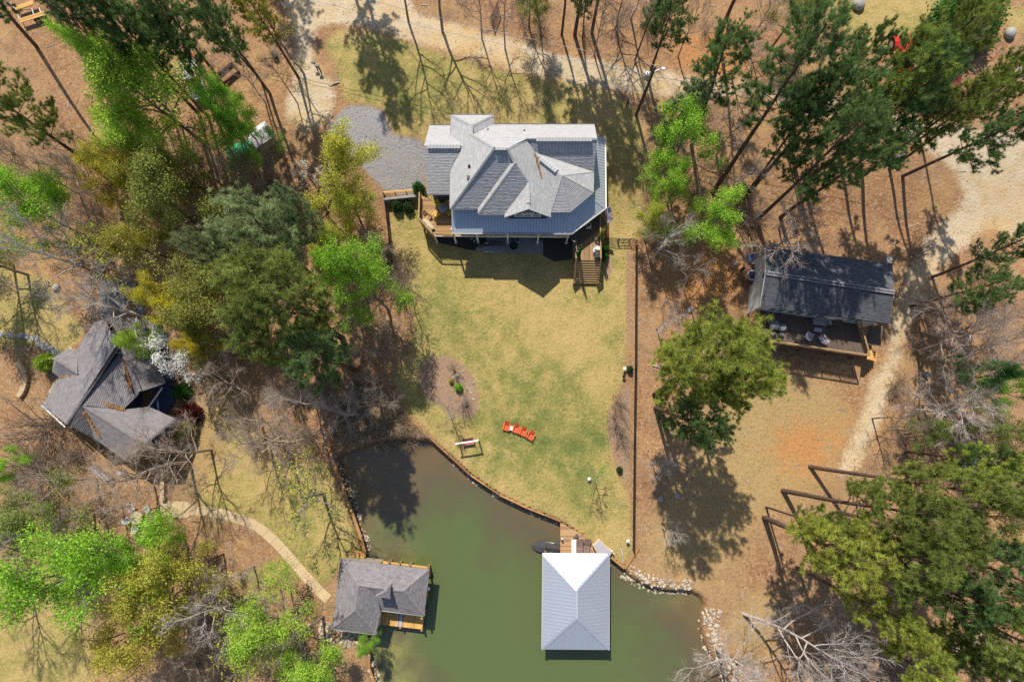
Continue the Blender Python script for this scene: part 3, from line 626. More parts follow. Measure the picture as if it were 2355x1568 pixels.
for p, q in (((-6.08, 21.3, 7.3), (-6.1, 25.8, 7.3)), ((-6.08, 28.7, 7.3), (-6.1, 30.95, 7.3)), ((-6, 31.0, 7.34), (-1.9, 31.0, 7.34)), ((-1.88, 30.95, 7.34), (-1.88, 29.95, 7.34)), ((-1.9, 30.0, 7.34), (8.2, 30.0, 7.34)), ((-8.5, 23.25, 6.0), (-5.8, 23.25, 6.0)), ((-8.4, 30.55, 5.95), (-6.1, 30.55, 5.95)), ((-6, 21.28, 7.34), (-3.35, 21.28, 7.34)), ((-3.3, 20.72, 7.34), (-.75, 20.72, 7.34))): gutter(roof, p, q, M['lav'], .09)
# vents on the roof
for (x, y, k) in ((-4.05, 24.75, 0), (-4.1, 23.65, 1), (-2.35, 28.0+.9, 2), (1.2, 28.7, 2)):
    z = (fW if k < 2 else fN)(x, y); b = MB()
    if k == 0: b.lathe((x, y, z-.1), [(.09, 0), (.09, .5), (.05, .52)], 8); b.lathe((x, y, z-.1), [(.18, .1), (.1, .25)], 8)
    elif k == 1: b.box((x, y, z+.1), (.36, .36, .16)); b.box((x, y, z-.02), (.26, .26, .2))
    else: b.lathe((x, y, z-.1), [(.06, 0), (.06, .4)], 8); b.lathe((x, y, z-.06), [(.16, 0), (.07, .12)], 8)
    b.build('roof_vent', M['black'], roof)
b = MB(); rg = random.Random(2)
for i in range(150):
    t = rg.random(); x = 2.22+t*.62+rg.gauss(0, .05*(1.2-t)); y = 26.2-t*2.2+rg.gauss(0, .05); z = fE(x, y)+.05+rg.random()*.04; an = rg.uniform(0, 3.1); d = Vector((math.cos(an), math.sin(an), -.5*math.cos(an)))*.1
    b.bar(Vector((x, y, z))-d, Vector((x, y, z))+d, .03, .02, rg.random())
tag(b.build('pine_straw', M['clay_rust']), 'rusty pine straw lodged in the roof valley of the navy house', 'pine straw', None, 'stuff')
# decks of the house
DZ = 2.7
wd = [P(964.3, 442.3, DZ+1), P(962.7, 501, DZ+1), P(994.7, 536, DZ+1)]
wdeck = [(-8.2, 23.75), (wd[0][0], wd[0][1]), wd[1], wd[2], (-6.0, 19.9), (6.0, 19.85), (6.1, 20.2), (9.3, 22.2), (9.35, 27.0), (7.7, 27.0), (7.6, 23.1), (5.5, 21.3), (-5.7, 21.7), (-5.75, 23.7)]
db = deck_boards(house, wdeck, DZ, M['deck'], 'x')
b = MB(); ed = [wd[0], wd[1], wd[2], (6.0, 19.85)]
for a, c in zip(ed[:-1], ed[1:]): b.bar((*a, DZ-.18), (*c, DZ-.18), .06, .3)
b.build('deck_fascia', M['white'], house)
railing(house, [(wd[0][0], wd[0][1], DZ), (*wd[1], DZ), (*wd[2], DZ), (-6.1, 19.9, DZ)], DZ, 1.0, M['rail'], gap=.14)
b = MB()
for a in (-6.0, -3.6, -.35, 2.9): b.bar((a, 19.9, DZ+.95), (a+(2.4 if a < -5 else 3.1), 19.88, DZ+.95), .08, .06)
b.bar((-6, 19.9, DZ+.12), (6, 19.86, DZ+.12), .05, .06)
for i in range(98): x = -5.95+i*.122; b.bar((x, 19.89, DZ+.12), (x, 19.89, DZ+.95), .028, .028)
b.build('porch_railing', M['white'], house)
for x, y in ((wd[2][0]+.05, wd[2][1]+.1), (-6.05, 19.95), (-3.65, 19.93), (-.45, 19.92), (2.75, 19.9), (5.85, 19.9)):
    b = MB(); b.bar((x, y, 0), (x, y, 5.15 if x > -7 else DZ), .17, .17); b.box((x, y, .1), (.26, .26, .2)); b.build('porch_post', M['white'], house)
for x, y in ((wd[0][0]+.1, wd[0][1]), (wd[1][0]+.1, wd[1][1])): b = MB(); b.bar((x, y, .3), (x, y, DZ), .15, .15); b.build('deck_post', M['concrete_g'], house)
for x, y in ((9.3, 22.3), (9.38, 24.7), (9.42, 27.1), (9.42, 29.3)): b = MB(); b.bar((x, y, .2), (x, y, 5.15), .17, .17); b.build('porch_post', M['white'], house)
lat = MB()
for i in range(14):
    t = i/13; a = Vector((*wd[1], 0)).lerp(Vector((*wd[2], 0)), t); lat.bar(a+UP*.4, a+UP*2.4, .03, .05)
    if i < 10:
        for z in (.6, 1.1, 1.6, 2.1): q = Vector((*wd[1], 0)).lerp(Vector((*wd[2], 0)), min(1, t+.3)); lat.bar(a+UP*z, q+UP*min(2.4, z+.5), .02, .04)
lat.build('lattice_panel', M['yellowwood'], house)
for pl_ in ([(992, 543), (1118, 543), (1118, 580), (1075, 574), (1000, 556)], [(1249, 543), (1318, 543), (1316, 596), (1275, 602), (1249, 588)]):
    b = MB(); b.prism([tuple(G(*q)[:2]) for q in pl_], -.2, lambda x, y: GZat(x, y)+.03); tag(b.build('shade_tinted_bed', M['soil']), None, None, None, 'structure')  # mulch beds whose dark colour also stands in for shade below the porch
b = MB(); b.prism([tuple(G(1118, 545)[:2]), tuple(G(1249, 545)[:2]), tuple(G(1249, 585)[:2]), tuple(G(1118, 583)[:2])], -.2, .13); slab = b.build('patio_slab', M['concrete_g'], house)
# stair landing and stairs on the east side
def S6(x, y): return 1287.4+x*.08666, 533.8+y*.08666
LA = [P(*S6(430, 340), DZ+.95), P(*S6(1085, 200), DZ+.95), P(*S6(1080, 700), DZ+.95), P(*S6(425, 740), DZ+.95)]
xl, xr = LA[0][0], LA[1][0]; yt = P(*S6(740, 752), DZ)[1]
deck_boards(house, [(xl, yt), (xr, yt), (xr, 22.2), (9.2, 22.1), (6.05, 19.9), (xl, 19.3)], DZ-.004, M['deck_y'], 'y')
yb = P(*S6(740, 1400), .15)[1]; NS = 11; dz = (DZ-.12)/NS; run = (yt-yb)/(NS-.3)
for i in range(1, NS):
    z = DZ-dz*i; y = yt-run*(i-.5)
    b = MB(); b.box(((xl+xr)/2, y+run*.02, z-.02), (xr-xl-.06, run*1.02, .04), 0, .6+.3*random.random()); b.build('stair_tread', M['tread'], house)
b = MB()
for x in (xl+.03, (xl+xr)/2, xr-.03): b.bar((x, yt, DZ-.28), (x, yb, -.05), .05, .28)
b.build('stair_stringer', M['rail'], house)
for x in (xl, xr): railing(house, [(x, yt, DZ), (x, yb+.1, .25)], 0, .95, M['rail'], 'stair_railing')
railing(house, [(xl, 19.2, DZ), (xl, yt, DZ)], DZ, .95, M['rail']); railing(house, [(xr, 22.0, DZ), (xr, yt, DZ)], DZ, .95, M['rail'])
for x in (xl, xr): b = MB(); b.bar((x, yb+.05, -.1), (x, yb+.05, 1.25), .12, .12); b.build('newel_post', M['rail'], house)
# porch steps: tiers of dark boards between porch and landing (shaded bench steps)
for i in range(4):
    d = Vector((.605, -.796, 0)); a = Vector((6.0, 19.6, DZ+.12+.0*i))+d*(.1+.28*i)+Vector((0, 0, .36-.12*i)); e = Vector((9.25, 22.05, a.z))+d*(.1+.28*i)
    e.z = a.z; b = MB(); b.bar(a, e, .26, .05, .4+.1*i); b.bar(a-UP*.07, e-UP*.07, .04, .1); b.build('bench_step', M['dkwood'], house)
# retaining wall beside the gravel
b = MB(); pa, pb = G(886, 466), G(962, 458); b.bar(pa+UP*.2, pb+UP*.2, .25, 1.9); b.build('retaining_wall', M['concrete_g'], house)
b = MB(); pc, pd = G(884, 449), G(962, 443); b.bar(pc+UP*.9, pd+UP*.9, .12, .1, .8); b.bar(pc+UP*.5, pd+UP*.5, .06, .1); [b.bar(pc.lerp(pd, t)-UP*.3, pc.lerp(pd, t)+UP*.95, .1, .1) for t in (0, .33, .66, 1)]
b.build('guard_rail', M['yellowwood'], house)
# ------------------------------------------------------------------ metal-roofed boathouse on the lake (right)
NW, NE, SE, SW = [Vector((*P(x, y, .8), .8)) for x, y in ((1248, 1272), (1402, 1273), (1401.5, 1493), (1245.8, 1492))]
RN, RS = [Vector((*P(x, y, 2.5), 2.5)) for x, y in ((1326.5, 1357), (1327, 1421.5))]
bh = thing('boathouse', 'boathouse with pale ribbed metal hip roof standing in the lake', 'boathouse', ((NW.x+SE.x)/2, (NW.y+SE.y)/2, WZ))
fp = MB(); fr = MB()
for f in ([NE, NW, RN], [NW, SW, RS, RN], [SW, SE, RS], [SE, NE, RN, RS]): metal_face(fp, fr, f, .34, .032, .045)
rf = fp.build('roof', M['metal_bh'], bh); fr.build('roof_rib', M['metal_bh'], rf, kind='stuff')
for a, b_ in ((NW, RN), (NE, RN), (SW, RS), (SE, RS), (RN, RS)):
    b = MB(); up = UP*.05; b.bar(a+up, b_+up, .22, .03); b.build('hip_cap', M['metal'], rf)
for a, b_ in ((NW, NE), (NE, SE), (SE, SW), (SW, NW)): b = MB(); b.bar(a-UP*.1, b_-UP*.1, .04, .16); b.build('fascia', M['white'], rf)
ins = .35
for fx in (0, 1):
    for t in (.02, .25, .5, .75, .98):
        p = (NW if fx == 0 else NE).lerp(SW if fx == 0 else SE, t); x = p.x+(ins if fx == 0 else -.12); b = MB(); b.bar((x, p.y, WZ-.8), (x, p.y, .75), .2, .2); b.build('pile', M['rail'], bh)
DKZ = -1.25
dk = [P(1289, 1200, DKZ), P(1345, 1232, DKZ), P(1404, 1277, DKZ), (NE.x-.2, NE.y-2.6), (NW.x+1.6, NW.y-2.6), (P(1289, 1285, DKZ)[0], NW.y-2.6)]
deck_boards(bh, dk, DKZ, M['dock'], 'x')
deck_boards(bh, [(NW.x+.2, NW.y-2.5), (NW.x+1.3, NW.y-2.5), (SW.x+1.3, SW.y+.2), (SW.x+.2, SW.y+.2)], DKZ, M['dock'], 'x'); deck_boards(bh, [(NE.x-1.2, NE.y-2.5), (NE.x-.1, NE.y-2.5), (SE.x-.1, SE.y+.2), (SE.x-1.2, SE.y+.2)], DKZ-.01, M['dock'], 'x')
b = MB(); b.bar((*dk[0], DKZ-.13), (P(1289, 1285, DKZ)[0], NW.y-2.6, DKZ-.13), .07, .2); b.build('dock_beam', M['bulk'], bh)
for i, (x, y) in enumerate(((1291, 1204), (1291, 1240), (1291, 1270))): p = P(x, y, DKZ); b = MB(); b.bar((p[0], p[1], WZ-.8), (p[0], p[1], DKZ-.05), .16, .16); b.build('pile', M['bulk'], bh)
# ------------------------------------------------------------------ shingled boathouse (left)
EZ = 1.4
def B6(x, y, z): ox, oy = 737.9+x*.15016, 1240.3+y*.15016; return Vector((*P(ox, oy, z), z))
nw, ne, se, ic, bi, sw = [B6(x, y, EZ) for x, y in ((305, 290), (1660, 455), (1580, 1165), (890, 1075), (840, 1450), (165, 1365))]
RZ = 3.5
r1, r2, r3 = [B6(x, y, RZ) for x, y in ((572, 700), (1262, 788), (520, 1090))]
rv = B6(835, 735, RZ)
lb = thing('boathouse', 'L-shaped boathouse with dark mottled shingle roof at the left shore', 'boathouse', ((nw.x+se.x)/2, (nw.y+se.y)/2, WZ))
fz = [[tuple(q) for q in f] for f in ([ne, nw, r1, r2], [nw, sw, r3, r1], [sw, bi, r3], [bi, ic, rv.lerp(r1, .0), r1, r3], [ic, se, r2, rv], [se, ne, r2])]
lr = shingle_roof(lb, 'roof', fz, M['shingle_bh'], [(nw, r1), (ne, r2), (se, r2), (r1, r2), (r1, r3), (sw, r3), (bi, r3)], cap_t=.7, expo=.17)
c1, c2, c3 = [B6(x, y, 4.1) for x, y in ((1068, 690), (1048, 900), (848, 868))]; ca = B6(985, 800, 4.5)
shingle_roof(lb, 'cupola_roof', [[tuple(c1), tuple(ca), tuple(c2)], [tuple(c2), tuple(ca), tuple(c3)], [tuple(c3), tuple(ca), tuple(c1)]], M['shingle_bh'], [(c1, ca), (c2, ca), (c3, ca)], expo=.17)
b = MB(); cm = (c1+c2+c3)/3; b.prism([tuple((q.lerp(cm, .08))[:2]) for q in (c1, c2, c3)], 2.4, 4.02); b.build('cupola_wall', M['beige_siding'], lb)
for a, e in ((ic, se), (sw, bi), (bi, ic)): gutter(lr, a-UP*.05, e-UP*.05, M['white'], .13)
cen = (nw+se+sw+ne)/4; wp = [q.lerp(cen, .07) for q in (nw, ne, se, ic, bi, sw)]
b = MB(); b.prism([tuple(wp[0][:2]), tuple(nw.lerp(ne, .42).lerp(cen, .07)[:2]), tuple(ic.lerp(cen, .1)[:2]), tuple(bi.lerp(cen, .1)[:2]), tuple(wp[5][:2])], -1.6, 1.5); b.build('wall', M['beige_siding'], lb)
LDZ = -.9
def L6(x, y, z=LDZ): return tuple(B6(x, y, z)[:2])
lp = [L6(660, 295), L6(1672, 428), L6(1560, 1390), L6(880, 1300), L6(880, 900), L6(640, 800)]
quad_boards(lb, [L6(690, 292), L6(1672, 418), L6(1660, 520), L6(680, 400)], LDZ, M['yellowwood'], name='walkway_board')
quad_boards(lb, [L6(870, 1295), L6(880, 1010), L6(1600, 1090), L6(1552, 1374)], LDZ, M['yellowwood'], name='dock_board')
quad_boards(lb, [L6(430, 318), L6(440, 160), L6(685, 185), L6(672, 340)], LDZ-.05, M['yellowwood'], name='landing_board')
for x, y in ((1050, 352), (1210, 372), (1365, 394), (1642, 428)): p = L6(x, y); b = MB(); b.bar((*p, WZ-.8), (*p, LDZ+.75), .2, .2, .6); b.build('pile', M['rail'], lb)
for x, y in ((1548, 1380), (1220, 1338), (900, 1300), (1590, 1110), (1650, 560), (1620, 860)): p = L6(x, y); b = MB(); b.bar((*p, WZ-.8), (*p, (LDZ+.25) if y > 1200 else 1.5), .18, .18); b.build('pile', M['rail'], lb)
for x, w_ in ((1232, .32), (1185, .12)):
    a = L6(x, 1112); e = L6(x-12, 1326); b = MB(); b.bar((*a, LDZ+.07), (*e, LDZ+.07), w_, .08, .7); b.build('boat_rail', M['lav'], lb)
b = MB(); b.ball(B6(1644, 752, -.6), .22, 8); tag(b.build('mooring_buoy', M['white']), 'white round buoy hanging beside the left boathouse', 'buoy')
# ------------------------------------------------------------------ charcoal-roofed cabin (right)
def C1(x, y, z): return Vector((*P(1695.6+x*.1902, 549.5+y*.1902, z), z))
CE, CR = 5.3, 7.0
cnw, cne, cse, csw = C1(345, 100, CE), C1(1875, 300, CE), C1(1835, 1030, CE), C1(278, 815, CE); crw, cre = C1(345, 412, CR), C1(1895, 648, CR)
cb = thing('cabin', 'cabin with charcoal shingle roof and long dark deck in dappled shade', 'cabin', ((cnw.x+cse.x)/2, (cnw.y+cse.y)/2, 0))
cr_ = shingle_roof(cb, 'roof', [[tuple(cne), tuple(cnw), tuple(crw), tuple(cre)], [tuple(csw), tuple(cse), tuple(cre), tuple(crw)]], M['shingle_cb'], [], expo=.17)
d_ = (cre-crw).normalized(); sd_ = d_.cross(UP)
for s2 in (-.16, .16): b = MB(); b.bar(crw+UP*.1+sd_*s2, cre+UP*.1+sd_*s2, .06, .04); b.build('ridge_flashing', M['lav'], cr_)
ridge_vent(cr_, crw, cre, M['shingle_cb'], .15, .05)
cc = (cnw+cse+cne+csw)/4; wq = [q+(cc-q).normalized()*.55 for q in (cnw, cne, cse, csw)]
b = MB(); b.prism([tuple(q[:2]) for q in wq], -.3, CE-.06)
for e, q0, q1 in ((crw, wq[0], wq[3]), (cre, wq[1], wq[2])):
    a = e+(cc-e).normalized()*.45; a.z = CR-.2; i2 = (cc-e).normalized()*.2; i2.z = 0; A0, A1 = Vector((*q0[:2], CE-.1)), Vector((*q1[:2], CE-.1))
    b.raw([A0, A1, a, A0+i2, A1+i2, a+i2], [(0, 1, 2), (5, 4, 3), (0, 2, 5, 3), (1, 4, 5, 2), (0, 3, 4, 1)], .5)
b.build('wall', M['pale_siding'], cb)
for a, e in ((cnw, crw), (crw, csw), (cne, cre), (cre, cse)): b = MB(); b.bar(a-UP*.12, e-UP*.12, .05, .2); b.build('barge_board', M['white'], cr_)
sdir = (wq[2]-wq[3]); sang = math.atan2(sdir.y, sdir.x)
for t, w_, n in ((.14, 1.6, 2), (.30, 1.6, 2), (.475, 2.0, 2), (.80, 1.5, 2)): p = wq[3].lerp(wq[2], t); window(cb, (p.x, p.y, 4.0), sang, w_, 1.7, M['white'], M['glass'], n, name='window')
p = wq[3].lerp(wq[2], .63); b = MB(); b.box((p.x, p.y-.04, 3.65), (1.0, .08, 2.1), sang); b.build('door', M['pale_siding'], cb)
wdir = (wq[3]-wq[0]); p = wq[0].lerp(wq[3], .42); window(cb, (p.x, p.y, 4.2), math.atan2(wdir.y, wdir.x), .8, .8, M['white'], M['glass'])
CDZ = 2.55
dA, dB_, dC, dD = [tuple(C1(x, y, CDZ)[:2]) for x, y in ((235, 850), (1600, 1060), (1545, 1415), (215, 1222))]
quad_boards(cb, [dD, tuple(wq[3].lerp(wq[2], 0)[:2]), tuple(wq[3].lerp(wq[2], .9)[:2]), dC], CDZ, M['dkwood'])
railing(cb, [(*tuple(wq[3][:2]), CDZ), (*dD, CDZ), (*dC, CDZ), (*tuple(wq[3].lerp(wq[2], .88)[:2]), CDZ)], CDZ, .95, M['rail'], gap=.14)
for t in (.02, .25, .5, .75, .98): p = Vector((*dD, 0)).lerp(Vector((*dC, 0)), t); b = MB(); b.bar((p.x, p.y+.05, TZ(p.x, p.y)-.2), (p.x, p.y+.05, CDZ), .15, .15); b.build('deck_post', M['dkwood'], cb)
b = MB(); b.bar((*dD, CDZ-.18), (*dC, CDZ-.18), .06, .3); b.build('deck_fascia', M['dkwood'], cb)
# lower porch roof and side steps at the east end, red boards at the west end
e0, e1, e2, e3 = C1(1590, 1050, 2.9), C1(1765, 1050, 2.9), C1(1735, 1295, 2.6), C1(1570, 1275, 2.6); b = MB(); b.raw([e0, e1, e2, e3]+[q-UP*.1 for q in (e0, e1, e2, e3)], [(0, 3, 2, 1), (4, 5, 6, 7), (0, 1, 5, 4), (1, 2, 6, 5), (2, 3, 7, 6), (3, 0, 4, 7)]); b.build('side_landing', M['dkwood'], cb)
for i in range(5): q = C1(1600+i*14, 1400+i*5, 1.9-.35*i); b = MB(); b.box(q, (.5, 1.0, .05), sang, .6); b.build('step_board', M['yellowwood'], cb)
for i in range(9): a = C1(150+i*9, 880, 2.3-.0*i); e = C1(112+i*9, 1195, 2.1); b = MB(); b.bar(a, e, .13, .04, random.random()); b.build('walkway_board', M['redwood'], cb)
fb = [C1(30, 370, .9), C1(100, 300, .9), C1(250, 310, .9), C1(230, 480, .9), C1(170, 560, .9), C1(100, 520, .9)]
b = MB(); b.prism([tuple(q[:2]) for q in fb], .7, .9); b.build('side_deck', M['redwood'], cb)
# ------------------------------------------------------------------ brown-grey house among the trees (left)
def D5(x, y, z): return Vector((*P(78.5+x*.1602, 628+y*.1602, z), z))
LE, LR = 3.0, 5.6
lh = thing('woodland_house', 'house with brown grey gabled shingle roof under bare trees at left', 'house', (*P(260, 890, 0), -.7))
Y5 = 1372
A1, A2 = D5(1215, 1045, LR), D5(452, 790+Y5, LR)
g1 = [D5(905, 730, LE), D5(610, 1140, LE), D5(365, 125+Y5, LE), D5(110, 520+Y5, LE)]
f1 = [[tuple(q) for q in f] for f in ([D5(905, 720, LE), D5(110, 520+Y5, LE), A2, A1, D5(1075, 610, LR-.2)], [A2, D5(880, 1010+Y5, LE), D5(675, 520+Y5, LR-.1)], [D5(1075, 610, LR-.2), A1, A2, D5(675, 520+Y5, LR-.1), D5(1290, 590+Y5, 3.9), D5(1480, 400+Y5, 3.6), D5(1320, 150+Y5, 4.2), D5(1260, 1130, 4.9), D5(1300, 640, 4.6)])]
Bq1, Bq2 = D5(690, 530+Y5, 5.3), D5(1560, 1090+Y5, 5.3)
f1 += [[tuple(q) for q in f] for f in ([Bq1, Bq2, D5(2020, 720+Y5, LE), D5(1655, 545+Y5, LE), D5(1290, 590+Y5, 3.9)], [D5(880, 1010+Y5, LE), D5(1290, 1300+Y5, LE), Bq2, Bq1], [Bq2, D5(1290, 1300+Y5, LE), D5(2020, 720+Y5, LE)])]
C_1, C_2 = D5(1270, 1090, 5.4), D5(1515, 325+Y5, 5.4)
f1 += [[tuple(q) for q in f] for f in ([C_1, C_2, D5(1870, 215+Y5, LE), D5(1800, 1400, LE), D5(1560, 640, LE), D5(1300, 640, 4.6)], [D5(1260, 1130, 4.85), D5(1460, 420+Y5, 3.4), C_2, C_1])]
H1, H2 = D5(322, 1258, 4.5), D5(635, 1455, 4.5)
f1 += [[tuple(q) for q in f] for f in ([D5(505, 1075, LE), D5(290, 1240, LE), H1, H2, D5(640, 1130, LE)], [D5(290, 1240, LE), D5(265, 1430, LE), H1], [D5(265, 1430, LE), D5(365, 1490, LE), D5(650, 1480, 4.2), H2, H1])]
def planar(f):
    a_ = np.array(f); c_, *_ = np.linalg.lstsq(np.column_stack([a_[:, :2], np.ones(len(a_))]), a_[:, 2], rcond=None)
    return [(x, y, float(c_[0]*x+c_[1]*y+c_[2])) for x, y, z in f]
f1 = [planar(f) for f in f1]
lhr = shingle_roof(lh, 'roof', f1, M['shingle_dk'], [(A1, A2), (Bq1, Bq2), (C_1, C_2), (H1, H2), (Bq2, D5(2020, 720+Y5, LE)), (Bq2, D5(1290, 1300+Y5, LE))], cap_t=.25, expo=.18)
b = MB(); gl = -1.0
cq = lambda pts: [tuple(q[:2]) for q in pts]
def inset(pts, d): c = sum(pts, Vector((0, 0, 0)))/len(pts); return [q+(c-q).normalized()*d for q in pts]
b.prism(cq(inset([D5(905, 740, LE), D5(610, 1140, LE), D5(110, 520+Y5, LE), D5(450, 830+Y5, LE), D5(1300, 600+Y5, LE), D5(1500, 640, LE)], .8)), gl, LE)
b.prism(cq(inset([D5(900, 1010+Y5, LE), D5(1290, 1290+Y5, LE), D5(2000, 720+Y5, LE), D5(1640, 560+Y5, LE)], .8)), gl, LE-.05); b.prism(cq(inset([D5(505, 1085, LE), D5(300, 1245, LE), D5(275, 1430, LE), D5(365, 1480, LE), D5(640, 1400, LE)], .5)), gl, LE-.08)
b.prism(cq(inset([D5(1560, 660, LE), D5(1300, 800, LE), D5(1480, 400+Y5, LE), D5(1860, 220+Y5, LE), D5(1790, 1400, LE)], .8)), gl, LE-.03); b.build('wall', M['navy'], lh)
for p, q in ((D5(505, 1070, LE), D5(612, 1140, LE)), (D5(1798, 1398, LE), D5(1868, 212+Y5, LE)), (D5(1650, 540+Y5, LE-.1), D5(1840, 270+Y5, LE-.1)), (D5(1555, 640, LE), D5(1620, 800, LE)), (D5(110, 525+Y5, LE), D5(445, 835+Y5, LE))): gutter(lhr, p, q, M['white'], .12)
b = MB(); rg = random.Random(8)
for (x0, y0, x1, y1, z0, z1, n) in ((930, 470+Y5, 1290, 590+Y5, 4.6, 4.0, 260), (370, 125+Y5, 640, 105+Y5, 3.1, 4.0, 60), (1290, 1180, 1400, 330+Y5, 4.6, 4.0, 190), (725, 620+Y5, 960, 980+Y5, 4.9, 3.4, 160), (1060, 700, 1130, 830, 5.4, 5.4, 140)):
    for i in range(n):
        t = rg.random(); p = D5(x0+(x1-x0)*t, y0+(y1-y0)*t, z0+(z1-z0)*t+.16)+Vector((rg.gauss(0, .06), rg.gauss(0, .06), .10)); an = rg.uniform(0, 3.1); d = Vector((math.cos(an), math.sin(an), 0))*.12; b.bar(p-d, p+d, .035, .02, rg.random())
tag(b.build('pine_straw', M['clay_rust']), 'rusty pine straw lying in the roof valleys of the woodland house', 'pine straw', None, 'stuff')
b = MB(); b.prism([tuple(G(*q)[:2]) for q in ((226, 640), (312, 650), (338, 742), (300, 790), (236, 760))], lambda x, y: GZat(x, y)-.3, lambda x, y: GZat(x, y)+.05); tag(b.build('asphalt_drive', M['cover']), None, None, None, 'structure')
b = MB(); b.prism(cq([D5(1600, 640, 0), D5(1700, 720, 0), D5(1960, 240+Y5, 0), D5(1860, 240+Y5, 0), D5(1760, 1350, 0)]), -1.2, lambda x, y: TZ(x, y)+.12); b.build('terrace_slab', M['concrete_g'], lh)
b = MB(); b.prism(cq([D5(1640, 540+Y5, 0), D5(1860, 240+Y5, 0), D5(1960, 245+Y5, 0), D5(1980, 470+Y5, 0), D5(1860, 650+Y5, 0)]), -1.2, lambda x, y: TZ(x, y)+.25); b.build('porch_floor', M['navy'], lh)
b = MB(); q = D5(1965, 760+Y5, 2.3); b.box(q-UP*1.6, (.7, .9, 4.2), .2); b.build('chimney', M['pale_siding'], lh)
# ------------------------------------------------------------------ trees
def unit(v): return v/ (np.linalg.norm(v)+1e-9)
def side_dir(rg, d, ang):
    a = unit(np.cross(d, rg.normal(size=3))); return unit(d*math.cos(ang)+a*math.sin(ang))
def limb(rg, p, d, L, r0, r1, n, jit, up, out, lvl):
    pts = [np.array(p)]; dd = np.array(d)
    for i in range(n):
        dd = unit(dd+rg.normal(0, jit, 3)+np.array((0, 0, up))); pts.append(pts[-1]+dd*L/n)
    out.append((np.array(pts), np.linspace(r0, r1, n+1), lvl)); return np.array(pts)
def along(pts, t):
    f = t*(len(pts)-1); i = min(int(f), len(pts)-2); d = pts[i+1]-pts[i]; return pts[i]+d*(f-i), unit(d)
def wood_mesh(name, limbs, mat_, sides=(7, 5, 4, 3, 3)):
    V = []; F = []; n0 = 0
    for pts, rad, lvl in limbs:
        k = sides[min(lvl, len(sides)-1)]; m = len(pts)
        tan = np.gradient(pts, axis=0); tan /= np.linalg.norm(tan, axis=1)[:, None]+1e-9
        ref = np.array((0, 0, 1.0)) if abs(tan[0][2]) < .9 else np.array((0, 1.0, 0))
        a = np.cross(tan, ref); a /= np.linalg.norm(a, axis=1)[:, None]+1e-9; b = np.cross(tan, a)
        an = np.arange(k)*2*math.pi/k
        ring = pts[:, None, :]+rad[:, None, None]*(a[:, None, :]*np.cos(an)[None, :, None]+b[:, None, :]*np.sin(an)[None, :, None])
        V.append(ring.reshape(-1, 3)); ii = np.arange(m-1)[:, None]*k; jj = np.arange(k)[None, :]; j2 = (jj+1) % k
        F.append(np.stack([ii+jj, ii+j2, ii+k+j2, ii+k+jj], -1).reshape(-1, 4)+n0); n0 += m*k
    V = np.concatenate(V); F = np.concatenate(F).astype(np.int32); me = bpy.data.meshes.new(name)
    me.vertices.add(len(V)); me.vertices.foreach_set('co', V.astype(np.float32).ravel()); me.loops.add(F.size); me.loops.foreach_set('vertex_index', F.ravel())
    me.polygons.add(len(F)); me.polygons.foreach_set('loop_start', np.arange(0, F.size, 4, dtype=np.int32)); me.polygons.foreach_set('loop_total', np.full(len(F), 4, dtype=np.int32))
    me.polygons.foreach_set('use_smooth', np.ones(len(F), bool)); a = me.attributes.new('tone', 'FLOAT', 'FACE'); a.data.foreach_set('value', rng.uniform(.3, .7, len(F)).astype(np.float32))
    me.materials.append(mat_); me.update(calc_edges=True); return me
def needle_mesh(name, tips, rg, K=42, ln=(.26, .46), w=.020, tone=None):
    C = np.array([t[0] for t in tips]); D = np.array([t[1] for t in tips]); n = len(C)
    dirs = D[:, None, :]*.55+np.array((0, 0, .25))+rg.normal(size=(n, K, 3))*.75; dirs /= np.linalg.norm(dirs, axis=2)[..., None]
    L = rg.uniform(*ln, size=(n, K, 1)); c = C[:, None, :]+rg.normal(0, .05, (n, K, 3))
    pr = np.cross(dirs, rg.normal(size=(n, K, 3))); pr /= np.linalg.norm(pr, axis=2)[..., None]+1e-9
    tri = np.stack([c-pr*w, c+pr*w, c+dirs*L], 2).reshape(-1, 3)
    tn = np.clip((tone if tone is not None else rg.normal(.5, .16, n))[:, None]+rg.normal(0, .10, (n, K)), 0, 1).ravel()
    return tris_mesh(name, tri, 3, tn, M['needle'])
def leaf_mesh(name, tips, rg, K=12, sg=.30, size=(.09, .16), m='leaf'):
    C = np.array([t[0] for t in tips]); n = len(C)
    c = C[:, None, :]+rg.normal(0, 1, (n, K, 3))*np.array((sg, sg, sg*.7)); nr = rg.normal(size=(n, K, 3))+np.array((0, 0, .9)); nr /= np.linalg.norm(nr, axis=2)[..., None]
    a = np.cross(nr, rg.normal(size=(n, K, 3))); a /= np.linalg.norm(a, axis=2)[..., None]+1e-9; b = np.cross(nr, a); s = rg.uniform(*size, size=(n, K, 1))
    q = np.stack([c-a*s, c-b*s*.6, c+a*s, c+b*s*.6], 2).reshape(-1, 3)
    tn = np.clip(rg.normal(.5, .14, n)[:, None]+rg.normal(0, .13, (n, K)), 0, 1).ravel()
    return tris_mesh(name, q, 4, tn, M[m])
